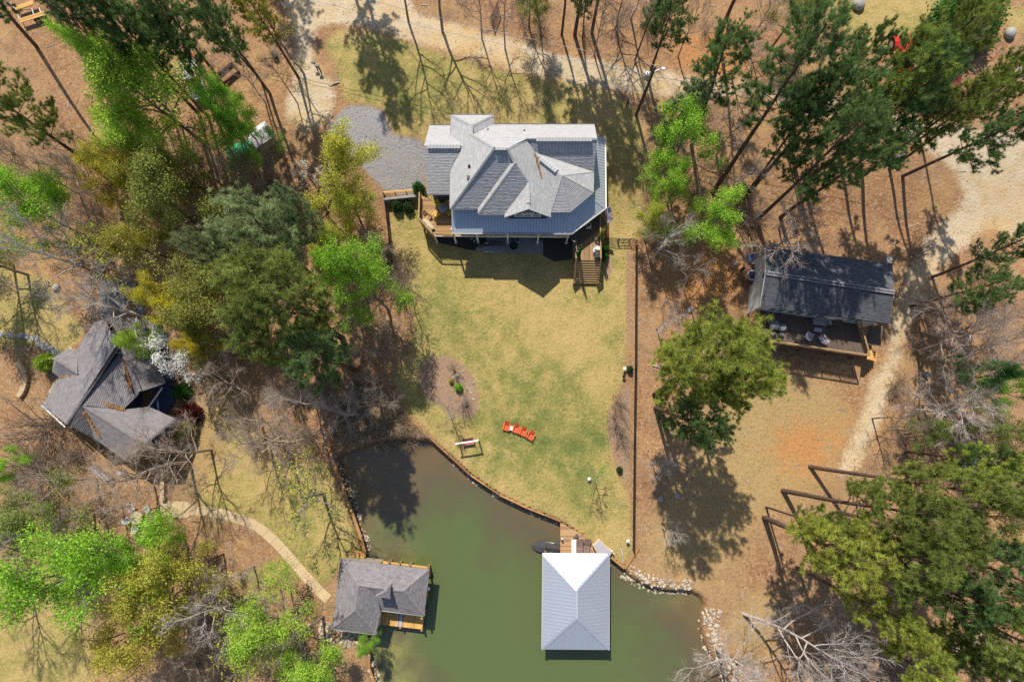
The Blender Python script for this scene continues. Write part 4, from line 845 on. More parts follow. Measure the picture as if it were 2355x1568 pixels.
def make_pine(seed, Hh=20.0, Rm=4.2, base=.50, nl=46, dens=1.0):
    rg = np.random.default_rng(seed); L = []; tips = []
    tr = limb(rg, (0, 0, -.3), (0, 0, 1), Hh, .32, .07, 10, .018, .03, L, 0)
    lob = rg.uniform(0, 6.28); 
    for i in range(nl):
        t = base+(1-base)*((i+.5)/nl)**.9; p, d = along(tr, min(t, .995)); u = (t-base)/(1-base)
        prof = (.50+1.3*u-1.45*u*u) if u < .75 else (.66-.9*(u-.75)); az = i*2.4+rg.normal(0, .5)
        ln = Rm*max(.22, prof)*rg.uniform(.7, 1.2)*(1+.25*math.cos(az-lob))*1.12; el = (-.05+.75*u)+rg.normal(0, .12)
        dd = np.array((math.cos(az)*math.cos(el), math.sin(az)*math.cos(el), math.sin(el)))
        lb_ = limb(rg, p, dd, ln, .06*(1.2-u), .015, 5, .10, .06, L, 1)
        for j in range(max(4, int(ln*4.0*dens))):
            tt = rg.uniform(.3, 1); q, dq = along(lb_, tt); sd2 = side_dir(rg, dq, rg.uniform(.5, 1.1)); sd2[2] = abs(sd2[2])*.5+.12
            tw = limb(rg, q, unit(sd2), rg.uniform(.45, 1.05), .018, .008, 2, .12, .1, L, 2)
            tips.append((tw[-1], unit(tw[-1]-tw[0]))); 
            if rg.random() < .7: tips.append((tw[1], unit(sd2+rg.normal(0, .3, 3))))
        tips.append((lb_[-1], unit(lb_[-1]-lb_[-2])))
    for i in range(7):
        p, d = along(tr, rg.uniform(base*.55, base)); a = rg.uniform(0, 6.28); limb(rg, p, (math.cos(a), math.sin(a), .1), rg.uniform(.5, 1.8), .035, .01, 3, .15, 0, L, 1)
    return wood_mesh('pine_trunk', L, M['bark']), needle_mesh('pine_crown', tips, rg)
def make_broad(seed, Hh=11.0, Rm=4.0, nl=9, leaf=dict(), sub=(6, 6), bark='barkp', r0=.20, fork=.30, thick=1.0, up=.10, twig3=0, leaves=True):
    rg = np.random.default_rng(seed); L = []; tips = []
    tr = limb(rg, (0, 0, -.3), (0, 0, 1), Hh*.93, r0*thick, .03, 8, .05, .05, L, 0)
    for i in range(nl):
        t = fork+(.97-fork)*(i+.5)/nl; p, d = along(tr, t); az = i*2.4+rg.normal(0, .4); u = (t-fork)/(1-fork); el = .35+.75*u+rg.normal(0, .1)
        ln = Rm*(1.15-.55*u)*rg.uniform(.8, 1.15); dd = np.array((math.cos(az)*math.cos(el), math.sin(az)*math.cos(el), math.sin(el)))
        l1 = limb(rg, p, dd, ln, .085*thick*(1.15-.6*u), .018*thick, 5, .13, up*.5, L, 1)
        for j in range(sub[0]):
            q, dq = along(l1, rg.uniform(.25, 1)); l2 = limb(rg, q, side_dir(rg, dq, rg.uniform(.4, .9)), ln*rg.uniform(.28, .5), .028*thick, .010*thick, 3, .14, up, L, 2); tips.append((l2[-1], dq))
            for k in range(sub[1]):
                q2, d2 = along(l2, rg.uniform(.25, 1)); l3 = limb(rg, q2, side_dir(rg, d2, rg.uniform(.4, .95)), ln*rg.uniform(.12, .24), .013*thick, .006*thick, 2, .16, up, L, 3); tips.append((l3[-1], d2))
                for m_ in range(twig3):
                    q3, d3 = along(l3, rg.uniform(.2, 1)); limb(rg, q3, side_dir(rg, d3, rg.uniform(.4, .9)), ln*rg.uniform(.07, .14), .009*thick, .005*thick, 1, .1, up, L, 4)
    return wood_mesh('tree_trunk', L, M[bark]), (leaf_mesh('tree_crown', tips, rg, **leaf) if leaves else None)
def make_bush(seed, Rm=1.0, Hh=1.4, n=420, size=(.05, .10), m='leaf', K=9):
    rg = np.random.default_rng(seed); L = []; tips = []
    for i in range(9):
        a = rg.uniform(0, 6.28); e = rg.uniform(.5, 1.4); limb(rg, (0, 0, -.1), (math.cos(a)*math.cos(e), math.sin(a)*math.cos(e), math.sin(e)), Hh*.8, .025, .008, 3, .15, .1, L, 3)
    for i in range(n):
        v = unit(rg.normal(size=3)); v[2] = abs(v[2]); rr = rg.uniform(.55, 1.0)**.6*(1+.12*math.sin(5*math.atan2(v[1], v[0])+seed))
        tips.append((np.array((v[0]*Rm*rr, v[1]*Rm*rr, v[2]*Hh*rr+.05)), v))
    return wood_mesh('bush_stem', L, M['bark']), leaf_mesh('bush_crown', tips, rg, K=K, sg=.10, size=size, m=m)
def make_twiggy(seed, Rm=1.5, Hh=2.2, n=26, thick=1.0, bark='barkp'):
    rg = np.random.default_rng(seed); L = []
    for i in range(n):
        a = rg.uniform(0, 6.28); e = rg.uniform(.45, 1.4); s0 = limb(rg, (rg.normal(0, .1), rg.normal(0, .1), -.1), (math.cos(a)*math.cos(e), math.sin(a)*math.cos(e), math.sin(e)), Hh*rg.uniform(.7, 1.15), .022*thick, .008*thick, 4, .12, .03, L, 2)
        for k in range(6):
            q, d = along(s0, rg.uniform(.3, 1)); s1 = limb(rg, q, side_dir(rg, d, rg.uniform(.3, .8)), Hh*rg.uniform(.2, .4), .011*thick, .006*thick, 2, .15, .05, L, 3)
            for m_ in range(2): q2, d2 = along(s1, rg.uniform(.3, 1)); limb(rg, q2, side_dir(rg, d2, .6), Hh*.15, .008*thick, .005*thick, 1, .1, 0, L, 4)
    return wood_mesh('bush_stem', L, M[bark]), None
LIB = {
 'pine': [(make_pine(s), 15.4, 4.2) for s in (11, 12, 13, 14, 15)]+[(make_pine(16, base=.42, nl=50, dens=1.15), 14.6, 4.2), (make_pine(17, base=.6, nl=32), 16.4, 4.0)],
 'broad': [(make_broad(s, nl=13, sub=(7, 7), leaf=dict(K=24, sg=.32, size=(.06, .115))), 7.6, 4.0) for s in (21, 22, 23)]+[(make_broad(24, nl=13, sub=(8, 7), leaf=dict(K=22, sg=.28, size=(.06, .115))), 7.6, 4.0)],
 'oak': [(make_broad(s, nl=11, sub=(8, 7), leaf=dict(K=20, sg=.32, size=(.06, .115)), bark='bark'), 7.6, 4.0) for s in (31, 32, 33)],
 'sparse': [(make_broad(s, sub=(6, 6), leaf=dict(K=3, sg=.2, size=(.07, .13)), twig3=2), 7.6, 4.0) for s in (41, 42)],
 'bare': [(make_broad(s, nl=12, sub=(7, 7), leaves=False, twig3=3, thick=.85), 7.6, 4.0) for s in (51, 52, 53)],
 'flower': [(make_broad(61, Hh=7, Rm=2.8, leaf=dict(K=7, sg=.2, size=(.06, .11), m='petal'), r0=.13), 4.9, 2.8)],
 'bush': [(make_bush(s), .8, 1.0) for s in (71, 72)],
 'evergreen': [(make_bush(73, 1.0, 1.25, 700, (.03, .06), K=9), .8, 1.0)],
 'twiggy': [(make_twiggy(s), 1.0, 1.5) for s in (81, 82, 83)],
}
NAMES = dict(pine=('pine_tree', 'pine'), broad=('broadleaf_tree', 'tree'), oak=('oak_tree', 'tree'), sparse=('budding_tree', 'tree'), bare=('bare_tree', 'tree'), flower=('flowering_tree', 'tree'), bush=('shrub', 'shrub'), evergreen=('evergreen_shrub', 'shrub'), twiggy=('bare_shrub', 'shrub'))
TINT = dict(pd=(.165, .265, .085), po=(.26, .335, .075), pg=(.29, .37, .17), py=(.40, .47, .085), lime=(.33, .60, .06), lime2=(.46, .68, .085), ly=(.52, .56, .085), yel=(.66, .60, .06), oy=(.49, .46, .085), ol=(.31, .33, .08), olg=(.24, .30, .08),
  eg=(.06, .22, .04), dg=(.06, .13, .04), red=(.16, .03, .035), sp=(.34, .38, .10), bw=(1.25, 1.2, 1.17), bb=(1.02, .87, .74), bm=(1.1, .98, .95), bd=(.72, .61, .52), fl=(.85, .85, .84))
trng = random.Random(99); TREES = []
def tree(kind, cx, cy, zc, Rpx, tint, label, base=None, group=None, var=None, zs=1.0, bark=None):
    """cx,cy: crown centre as surveyed; zc: its height over the ground; Rpx: crown radius"""
    lib = LIB[kind]; (tm, cm_), zc0, R0 = lib[(var if var is not None else trng.randrange(len(lib))) % len(lib)]
    if cx is None: gb = Gs(*base); z = gb.z+zc; c = gb+UP*zc; base = None
    elif cy is None: gb = Gs(*cx); k_ = zc/math.tan(R(SUN_EL)); c = gb+Vector((math.sin(R(SUN_AZ))*k_, math.cos(R(SUN_AZ))*k_, 0)); z = TZ(c.x, c.y)+zc; c.z = z
    else: g0 = TZ(*P(cx, cy, zc)); z = g0+zc; c = A(cx, cy, z)
    if base: bpt = Gs(*base)
    else: bpt = Vector((c.x, c.y, GZat(c.x, c.y)))
    Rm = Rpx*(CAMH-z)/FPX; ax = c-bpt; L = ax.length
    t = thing(NAMES[kind][0], label, NAMES[kind][1], bpt, 0, group)
    t.rotation_euler = (ax.to_track_quat('Z', 'Y') @ Matrix.Rotation(trng.uniform(0, 6.28), 3, 'Z').to_quaternion()).to_euler()
    t.scale = (Rm/R0, Rm/R0, L/zc0*zs)
    o = bpy.data.objects.new('trunk' if kind not in ('bush', 'evergreen', 'twiggy') else 'stems', tm); COL.objects.link(o); o.parent = t
    k = (1, 1, 1)
    if kind in ('bare', 'twiggy'): k = TINT[tint]
    elif kind == 'pine': k = (1.0, 1.0, 1.0)
    elif kind in ('broad', 'sparse', 'flower'): k = (.62, .58, .54)
    o.color = (*(TINT[bark] if bark else k), 1)
    if cm_:
        o = bpy.data.objects.new('crown', cm_); COL.objects.link(o); o.parent = t; j = trng.uniform(.85, 1.15)
        o.color = (*[q*j*trng.uniform(.95, 1.05) for q in TINT[tint]], 1)
    TREES.append((bpt, Rm)); return t
TT = [
# --- top left woods
('pine', 480, 30, 17.5, 70, 'pd', 'tall dark pine whose leaning trunk stands at the driveway edge', (621, 216)),
('pine', 512, 78, 12.5, 42, 'pd', 'slim dark pine beside the leaning trunk at the driveway edge', (601, 187)),
('pine', 350, 40, 17, 80, 'pd', 'dark pine behind the big lime green tree, trunk base in brown leaves', (470, 210)),
('pine', 405, 40, 16, 70, 'pd', 'dark pine above the grey pickup in the upper left woods', (494, 169)),
('pine', 285, 70, 16, 66, 'pd', 'dark pine touching the upper edge of the big lime green tree', None),
('pine', 240, 45, 17, 80, 'pd', 'bright green topped pine next to the lumber trailer', None),
('pine', 215, 95, 14, 50, 'pg', 'small grey green pine hanging over the lumber trailer', None),
('pine', 405, 100, 13, 48, 'pd', 'dark low pine between the lime tree and the grey pickup', None),
('pine', 590, 20, 12, 60, 'oy', 'thin yellowish pine at the top left beside the road', None),
('pine', -70, -70, 18, 90, 'pd', 'pine out past the top left corner with its trunk by the trailer', (84, 107)),
('pine', 20, -110, 18, 85, 'pd', 'pine with a thick trunk right beside the lumber trailer', (148, 62)),
('pine', 30, 235, 15, 88, 'po', 'olive pine at the left edge with a long slanting trunk', (248, 412)),
('pine', 95, -60, 17, 60, 'pd', 'pine beyond the top edge over the lumber trailer', (192, 62)),
('broad', 320, 235, 11, 128, 'lime2', 'biggest lime green tree, in the upper left woods', (470, 332)),
('broad', 345, 330, 9, 80, 'lime2', 'lime green tree on the near side of the biggest lime tree', None),
('broad', 270, 160, 12, 60, 'lime2', 'lime green tree touching the dark pines in the upper left', None),
('broad', 525, 250, 9, 52, 'lime', 'airy bright green sapling beside the driveway turnaround', None),
('broad', 545, 300, 8, 56, 'lime', 'lower bright green tree beside the small grey roofed shed', None),
('oak', 245, 415, 8, 62, 'yel', 'yellow catkin oak between two green trees at left', None),
('oak', 310, 375, 9, 60, 'oy', 'yellow olive oak just below the biggest lime tree', None),
('oak', 385, 480, 10, 105, 'ol', 'wide olive oak in the middle of the left woods', None),
('oak', 430, 400, 8, 55, 'ol', 'small olive oak above the wide olive oak', None),
('broad', 75, 490, 10, 98, 'lime', 'vivid green tree at the left edge of the photo', None),
('sparse', 150, 560, 8, 70, 'sp', 'sparse budding tree below the vivid green tree at left', None),
('bare', 62, 572, 15, 105, 'bw', 'grey bare tree at left edge below the vivid green tree', None),
('sparse', 300, 590, 9, 85, 'oy', 'thin yellow green tree above the roof of the woodland house', None),
('sparse', 240, 560, 8, 60, 'oy', 'brown bare budding tree above the woodland house', None),
('sparse', 560, 420, 6, 75, 'sp', 'thin bare tree in the scrub left of the pale yellow green tree', None),
('twiggy', 600, 400, 2.4, 45, 'bb', 'bare brown shrub below the shed', None),
('twiggy', 650, 460, 2.4, 50, 'bb', 'bare brown shrub left of the pale yellow green tree', None),
('oak', 770, 405, 9, 88, 'ly', 'pale yellow green tree beside the gravel parking', (752, 498)),
('oak', 800, 470, 6, 58, 'ly', 'lower pale yellow green tree near the left deck of the navy house', None),
('oak', 775, 550, 6, 48, 'ly', 'small yellow green tree below the pale yellow green one', None),
('oak', 745, 600, 5, 40, 'oy', 'small yellowish tree above the vivid lime tree by the lawn', None),
('pine', 600, 545, 15, 118, 'pg', 'grey green pine with the widest crown in the left woods', None),
('pine', 690, 490, 14, 52, 'pg', 'smaller grey green pine touching the gravel side trees', None),
('pine', 500, 590, 14, 58, 'pg', 'grey green pine on the left flank of the wide grey green pine', None),
('pine', 648, 700, 19, 135, 'po', 'huge dark olive pine left of the lawn', (788, 778)),
('pine', 725, 822, 16, 88, 'pd', 'dark green pine below the huge olive pine', (818, 850)),
('pine', 600, 800, 16, 62, 'po', 'olive pine on the lower left side of the huge olive pine', None),
('pine', 585, 660, 16, 75, 'po', 'olive pine on the upper left side of the huge olive pine', None),
('broad', 838, 655, 11, 84, 'lime', 'vivid lime tree at the left edge of the lawn', (893, 712)),
('broad', 790, 640, 10, 50, 'lime', 'smaller vivid lime tree tucked against the huge olive pine', None),
('sparse', 830, 735, 8, 62, 'sp', 'thin grey budding tree just below the vivid lime tree', None),
('oak', 380, 690, 8, 52, 'yel', 'bright yellow tree right of the bare tree over the roof', None),
('oak', 425, 735, 7, 45, 'yel', 'bright yellow tree above the white flowering tree', None),
('oak', 465, 640, 8, 90, 'ol', 'olive tree between the yellow trees and the pines', None),
('oak', 480, 720, 8, 80, 'ol', 'olive tree right of the white flowering tree', None),
('oak', 470, 800, 6, 55, 'ol', 'low olive tree below the white flowering tree', None),
('flower', 430, 810, 6.5, 66, 'fl', 'white flowering tree beside the woodland house', None),
('oak', 455, 790, 8.0, 26, 'yel', 'yellow sapling poking through the white flowering tree', None),
('broad', 322, 782, 6.5, 40, 'lime2', 'small lime tree leaning over the woodland house roof', None),
('bare', 240, 700, 10, 100, 'bw', 'big grey bare tree spread over the top of the woodland house roof', None),
('bare', 330, 1075, 9, 105, 'bb', 'tan bare tree at the lower edge of the woodland house', None),
('bare', 400, 1040, 8, 85, 'bb', 'tan bare tree at the lower right corner of the woodland house', None),
('bare', 260, 1110, 7, 80, 'bb', 'tan bare tree over the covered grill and patio', None),
('twiggy', 60, 985, 3, 80, 'bd', 'large brown bare shrub left of the woodland house', None),
('twiggy', 130, 960, 2.6, 55, 'bd', 'brown bare shrub against the woodland house wall', None),
('twiggy', 70, 1080, 2.4, 75, 'bd', 'brown bare shrub in the shade at the left edge', None),
('broad', 10, 1070, 6, 38, 'lime', 'green tree cut by the left edge above the olive trees', None),
('bush', 100, 833, 1.2, 21, 'lime2', 'round lime shrub beside the concrete walk', None),
('evergreen', 414, 900, 1.3, 19, 'eg', 'round glossy green shrub at the porch of the woodland house', None),
('bush', 432, 950, 1.2, 24, 'red', 'dark red shrub beside the chimney', None),
('bush', 424, 988, 1.3, 20, 'sp', 'pale green shrub below the dark red shrub', None),
('oak', 110, 1195, 7, 88, 'olg', 'olive green tree at lower left above the lime tree', None),
('oak', 40, 1180, 6, 45, 'olg', 'small olive tree near the left edge in the lower part', None),
('bare', 40, 1270, 8, 85, 'bw', 'pale bare tree with its trunk lying toward the left edge', (147, 1279)),
('broad', 225, 1318, 13, 118, 'lime', 'large lime green tree in the lower left', (430, 1258)),
('broad', 330, 1270, 8, 60, 'lime', 'lime green tree overlapping the slanting trunk in the lower left', None),
('oak', 380, 1360, 10, 92, 'oy', 'large yellow olive tree in the lower left', None),
('oak', 290, 1450, 10, 92, 'oy', 'yellow olive tree at the bottom left corner group', None),
('oak', 430, 1310, 8, 50, 'oy', 'small yellow olive tree at the top of the yellow group', None),
('bare', 480, 1405, 9, 88, 'bw', 'white barked bare tree right of the yellow olive trees', (583, 1366)),
('bare', 400, 1540, 8, 75, 'bb', 'bare tree at the bottom edge in the lower left', None),
('broad', 625, 1450, 8, 88, 'lime2', 'lime budding tree left of the L-shaped boathouse', None),
('sparse', 560, 1500, 8, 90, 'ly', 'pale lime tree at the bottom edge left of the lake', None),
('broad', 700, 1535, 7, 70, 'lime2', 'lime tree at the bottom edge nearest the lake', None),
('sparse', 680, 1480, 9, 75, 'sp', 'thin grey lime tree just below the L-shaped boathouse', None),
('broad', 850, 1478, 3.5, 24, 'lime', 'small green sapling at the boathouse corner', None),
('broad', 370, 1245, 3, 30, 'lime', 'small green sapling near the patio table', None),
('sparse', 690, 1130, 8, 98, 'ly', 'airy pale lime tree on the grass beside the concrete path', (745, 1136)),
('bare', 620, 1010, 6, 85, 'bb', 'brown bare tree above the grass left of the lake', None),
('bare', 672, 925, 8, 62, 'bw', 'white branched bare tree below the dark green pine', None),
('bare', 780, 950, 7, 62, 'bm', 'grey bare tree at the head of the lake', None),
('bare', 560, 960, 5, 60, 'bb', 'brown bare tree left of the white branched bare tree', None),
('twiggy', 700, 1010, 2.2, 55, 'bb', 'brown bare shrub by the left bulkhead', None),
# --- top centre
('bare', 1000, -130, 12, 110, 'bd', 'bare tree across the road above the house', (1018, 74)),
('bare', 905, -120, 12, 90, 'bd', 'bare tree beyond the top edge left of the road', (940, 52)),
('pine', (842, 100), None, 17, 100, 'pd', 'pine beyond the top edge that shades the upper lawn corner', None),
('pine', (892, 178), None, 19, 88, 'pd', 'pine beyond the top edge that shades the lawn above the house', None),
('pine', (680, 30), None, 16, 100, 'pd', 'pine beyond the top edge that shades the road end', None),
('pine', None, None, 15.5, 82, 'pd', 'pine across the road, second trunk of the roadside row', (1322, 82)),
('pine', None, None, 16.5, 80, 'pd', 'pine across the road, trunk forked above the road', (1361, 75)),
('pine', None, None, 13, 55, 'pd', 'pine across the road, slender straight trunk', (1292, 80)),
('oak', 1232, 5, 8, 36, 'olg', 'narrow green tree at the top edge across the road', (1241, 52)),
('oak', 1215, -60, 8, 50, 'ol', 'thin tree at the top edge left of the roadside row', (1217, 64)),
('pine', 1345, -10, 11, 34, 'pg', 'small crown of a slim pine in the roadside row', (1340, 90)),
('bare', 1440, -40, 8, 75, 'bd', 'viny bare tree across the road', (1416, 70)),
('bare', 1475, -20, 8, 70, 'bw', 'grey bare tree across the road right of the viny one', (1451, 43)),
('pine', 1540, 55, 10, 58, 'pd', 'dark green tree across the road above the utility pole', None),
('pine', 1500, 20, 9, 35, 'pg', 'small grey green tree left of the dark green tree across the road', None),
('pine', 1750, -170, 18, 90, 'pd', 'pine beyond the top edge with a straight bare trunk', (1654, 84)),
('bare', 1620, 290, 5, 55, 'bb', 'brown bare tree between the two lower pines beside the road', None),
('oak', 1830, 30, 6, 62, 'ol', 'olive thicket tree left of the upper right lawn', None),
('bare', 1765, 30, 6, 70, 'bb', 'brown bare tree beside the upper right lawn', None),
('bare', 1720, 120, 5, 60, 'bb', 'brown bare tree above the roadside pine', None),
# --- right of the house
('pine', 1660, 158, 13.5, 82, 'pd', 'green pine between the utility pole and the big right pines', (1590, 335)),
('pine', 1562, 252, 11, 60, 'pg', 'dense rounded pine just right of the utility pole', None),
('broad', 1580, 320, 9, 78, 'lime', 'lime green tree below the rounded pine', None),
('broad', 1535, 420, 7.5, 55, 'lime2', 'lime tree between the house and the leaf covered slope', None),
('sparse', 1530, 475, 6.5, 58, 'ly', 'thin lime tree near the garden gate', None),
('broad', 1635, 510, 8, 72, 'lime2', 'lime green tree on the slope left of the cabin', None),
('bare', 1540, 545, 7, 66, 'bw', 'grey bare tree by the garden gate', (1497, 602)),
('bare', 1810, 555, 9, 95, 'bm', 'mauve grey bare tree reaching over the cabin roof', (1745, 575)),
('bare', 1690, 300, 6, 70, 'bb', 'tan bare tree among the pine trunks right of the rounded pine', None),
('bare', 1835, 490, 5, 65, 'bd', 'brown bare tree above the cabin roof', None),
('pine', 1850, 165, 18, 112, 'pd', 'large pine with its crown left of the upper right lawn', (1640, 442)),
('pine', 1905, 240, 17, 90, 'pd', 'large pine with trunk behind the mauve bare tree', (1718, 448)),
('pine', 1830, 300, 14, 70, 'pd', 'pine with low dark branches over the trunks at upper right', (1700, 470)),
('pine', 2040, 190, 18, 105, 'po', 'olive pine in front of the red tractor', None),
('pine', 2172, 135, 18, 92, 'po', 'wide pine between the red tractor and the dark evergreen', None),
('pine', None, None, 17, 85, 'pd', 'dark pine at the lower edge of the upper right crowns', (1795, 500)),
('pine', 2160, 270, 16, 85, 'po', 'olive pine over the sandy road at upper right', (1983, 405)),
('pine', 2290, 220, 16, 70, 'po', 'olive pine next to the dark red car', None),
('pine', 2300, 305, 17, 78, 'pd', 'pine leaning over the sandy clearing with a thick bare trunk', (2076, 405)),
('pine', 2340, 160, 14, 55, 'po', 'pine at the right edge beside the white blossom', None),
('pine', 1960, 130, 15, 55, 'pd', 'pine crown between the left and middle crowns at upper right', None),
('pine', None, None, 18, 85, 'pd', 'pine above the cabin, left of the two shading its roof', (1742, 505)),
('pine', None, None, 18.5, 92, 'pd', 'tall pine whose shadow dapples the cabin roof', (1850, 418)),
('evergreen', 2247, 22, 3.2, 82, 'eg', 'big dense dark green evergreen at the top right corner', None),
('flower', 2345, 185, 5, 30, 'fl', 'white blossoming tree at the upper right edge', None),
('bare', 2240, 78, 4, 34, 'bw', 'fallen looking grey bare branches below the dark evergreen', None),
('pine', 2255, 655, 11, 62, 'pd', 'open pine at the right edge beside the sandy clearing', None),
('pine', 2230, 690, 8, 30, 'pg', 'small bright pine top left of the open pine', None),
('pine', 2330, 570, 12, 58, 'pd', 'pine at the right edge below the sandy clearing', None),
('bare', None, None, 11, 95, 'bd', 'bare tree at the left edge whose shadow falls on the shady grass', (64, 632)),
('oak', None, None, 9, 90, 'ol', 'olive tree at the left edge shading the grass', (30, 610)),
('bare', None, None, 11, 85, 'bd', 'bare tree at the lower left edge whose shadow falls on the dry grass', (64, 1306)),
('bare', None, None, 10, 75, 'bd', 'bare tree in the lower left with its shadow below the lime tree', (165, 1310)),
('bare', 505, 380, 7, 62, 'bb', 'tan bare tree between the shed and the wide olive oak', None),
('bare', 170, 400, 8, 62, 'bm', 'grey bare tree left of the yellow catkin oak', None),
('bare', 60, 380, 8, 70, 'bb', 'tan bare tree above the vivid green tree at the left edge', None),
('bare', 210, 520, 7, 62, 'bm', 'grey bare tree right of the vivid green tree at left', None),
('bare', 350, 640, 7, 55, 'bm', 'grey bare tree between the woodland house and the yellow tree', None),
('bare', 560, 1020, 7, 70, 'bb', 'tan bare tree on the grass above the concrete path', None),
('bare', 850, 930, 6, 60, 'bb', 'tan bare tree over the dry reeds', None),
('bare', 900, 760, 6, 48, 'bd', 'brown bare tree on the lawn edge below the vivid lime tree', None),
('bare', 820, 600, 5, 45, 'bm', 'grey bare tree above the vivid lime tree', None),
('bare', 120, 1110, 7, 70, 'bb', 'tan bare tree left of the covered grill', None),
('bare', 200, 1180, 6, 60, 'bb', 'tan bare tree left of the patio table', None),
('bare', 530, 1330, 6, 55, 'bm', 'grey bare tree beside the grass above the white barked tree', None),
('bare', 620, 1380, 6, 48, 'bm', 'grey bare tree beside the end of the concrete path', None),
('bare', 1600, 40, 7, 50, 'bb', 'tan bare tree right of the dark green tree across the road', None),
('bare', 1390, 20, 8, 55, 'bm', 'grey bare tree in the middle of the roadside row', None),
('bare', 1160, 20, 7, 62, 'bb', 'tan bare tree beside the lattice panel', None),
('bare', 1100, -20, 8, 62, 'bb', 'tan bare tree at the top edge left of the lattice panel', None),
('bare', 640, 170, 6, 45, 'bb', 'tan bare tree at the left edge of the driveway', None),
('bare', 2080, 960, 6, 55, 'bd', 'brown bare tree right of the lower dirt track', None),
('bare', 2330, 830, 8, 60, 'bm', 'grey bare tree above the lime tree at the right edge', None),
('bare', 2100, 1480, 8, 62, 'bm', 'grey bare tree among the bottom right pines', None),
('oak', 2290, 1200, 9, 58, 'olg', 'olive leafy tree under the yellow green pine', None),
('bare', 455, 150, 8, 60, 'bb', 'bare tree between the grey pickup and the leaning pines', None),
('bare', 560, 170, 6, 50, 'bm', 'grey bare tree left of the leaning pine trunks', None),
('sparse', 640, 70, 8, 70, 'oy', 'thin yellowish tree beside the driveway entrance', None),
('sparse', 700, 400, 5, 50, 'bb', 'thin bare budding tree just left of the pale yellow green tree', None),
('bare', 545, 390, 6, 65, 'bb', 'tan bare tree in the scrub below the shed', None),
('bare', 510, 880, 7, 70, 'bb', 'tan bare tree right of the glossy porch shrub', None),
('bare', 200, 600, 7, 75, 'bb', 'tan bare tree just above the bare tree over the roof', None),
('oak', 330, 560, 8, 60, 'oy', 'yellow olive tree above the woodland house, nearest the roof', None),
('bare', 850, 800, 6, 62, 'bd', 'bare tree right of the dark green pine by the lawn', None),
('bare', 150, 330, 7, 55, 'bb', 'tan bare tree in the upper left leaf litter', None),
('bare', 1720, 400, 6, 60, 'bm', 'mauve grey bare tree among the pine trunks', None),
('bare', 1600, 620, 6, 45, 'bm', 'mauve bare tree below the lime tree on the slope', None),
('oak', 1505, 500, 6, 40, 'ly', 'thin pale lime tree at the edge of the right lawn strip', None),
('pine', 2140, 1230, 16, 80, 'po', 'pine right of the second slanting trunk tree', None),
('pine', 2010, 1390, 15, 62, 'py', 'yellow green pine on the lower side of the lake pines', None),
('oak', 2300, 1000, 8, 50, 'olg', 'olive leafy tree between the grey bare trees and yellow green pine', None),
('bare', 2235, 765, 12, 88, 'bm', 'bare tree with a long slanting trunk right of the dirt track', (2111, 806)),
('bare', 2300, 790, 12, 80, 'bm', 'bare tree behind the slanting bare trunk at right', (2148, 828)),
('bare', 2160, 700, 5, 52, 'bm', 'grey bare tree top just right of the dirt track', None),
('bare', 2330, 730, 7, 62, 'bb', 'bare tree by the white swing set', None),
('broad', 2325, 905, 8, 52, 'lime', 'lime green tree at the right edge', None),
('broad', 2262, 868, 8, 40, 'eg', 'dark green leafy tree beside the lime tree at right edge', None),
('bare', 2205, 940, 7, 100, 'bw', 'wide grey bare tree near the right edge', None),
('bare', 2220, 925, 7, 82, 'bw', 'white grey bare tree tangled with the wide grey one', None),
('oak', 2140, 1000, 5, 40, 'olg', 'small olive tree below the wide grey bare tree', None),
('pine', 2300, 1110, 14, 78, 'py', 'yellow green pine at the right edge', None),
('pine', 2260, 1050, 12, 50, 'pd', 'dark pine above the yellow green pine', None),
('pine', 2215, 1130, 17, 84, 'po', 'pine at the end of the uppermost long fallen-looking trunk', (1863, 1073)),
('pine', 2060, 1165, 17, 100, 'po', 'pine of the second long slanting trunk in the lower field', (1800, 1128)),
('pine', 1935, 1285, 16, 108, 'py', 'pine of the third long slanting trunk, nearest the lake', (1757, 1191)),
('pine', 2050, 1290, 17, 92, 'po', 'pine right of the nearest lake pine', None),
('pine', 1890, 1205, 13, 40, 'po', 'small pine tuft above the nearest lake pine', None),
('pine', 2275, 1280, 17, 100, 'pd', 'dark pine in the lower right woods below the yellow green pine', None),
('pine', 2180, 1370, 15, 70, 'pd', 'dark pine in the middle of the lower right woods', None),
('pine', 2275, 1420, 17, 110, 'po', 'large pine in the lower right corner woods', None),
('pine', 2110, 1545, 14, 78, 'py', 'yellow green pine at the bottom edge', (2036, 1490)),
('pine', 2330, 1530, 15, 70, 'po', 'pine at the bottom right corner', None),
('pine', 2200, 1500, 12, 50, 'pd', 'dark pine beside the blossom at the bottom right', None),
('flower', 2290, 1525, 6, 50, 'fl', 'white blossoming tree in the bottom right corner', None),
('bare', 1890, 1480, 11, 112, 'bw', 'large white bare tree at the bottom right of the lake', (1709, 1411)),
('bare', 1700, 1545, 7, 105, 'bw', 'white bare tree at the bottom edge over the riprap', None),
('bare', 1960, 1550, 8, 80, 'bw', 'white bare tree at the bottom edge beside the large one', None),
# --- beside the fence
('pine', 1625, 828, 18.5, 138, 'py', 'big yellow green pine beside the long black fence', (1507, 907)),
('pine', 1705, 880, 16, 85, 'py', 'pine on the right flank of the big pine beside the fence', None),
('pine', 1592, 965, 15.5, 78, 'pd', 'dark pine below the big pine beside the fence', (1507, 938)),
('bare', 1537, 738, 5.5, 42, 'bw', 'small white bare tree beside the long black fence, uppermost', None),
('bare', 1524, 1070, 5, 40, 'bw', 'small white bare tree beside the fence below the dark pine', None),
('bare', 1547, 1228, 4.5, 34, 'bw', 'small white bare tree nearest the riprap shore', None),
('sparse', 1375, 1103, 4, 34, 'lime2', 'thin young tree standing alone on the lower lawn', None),
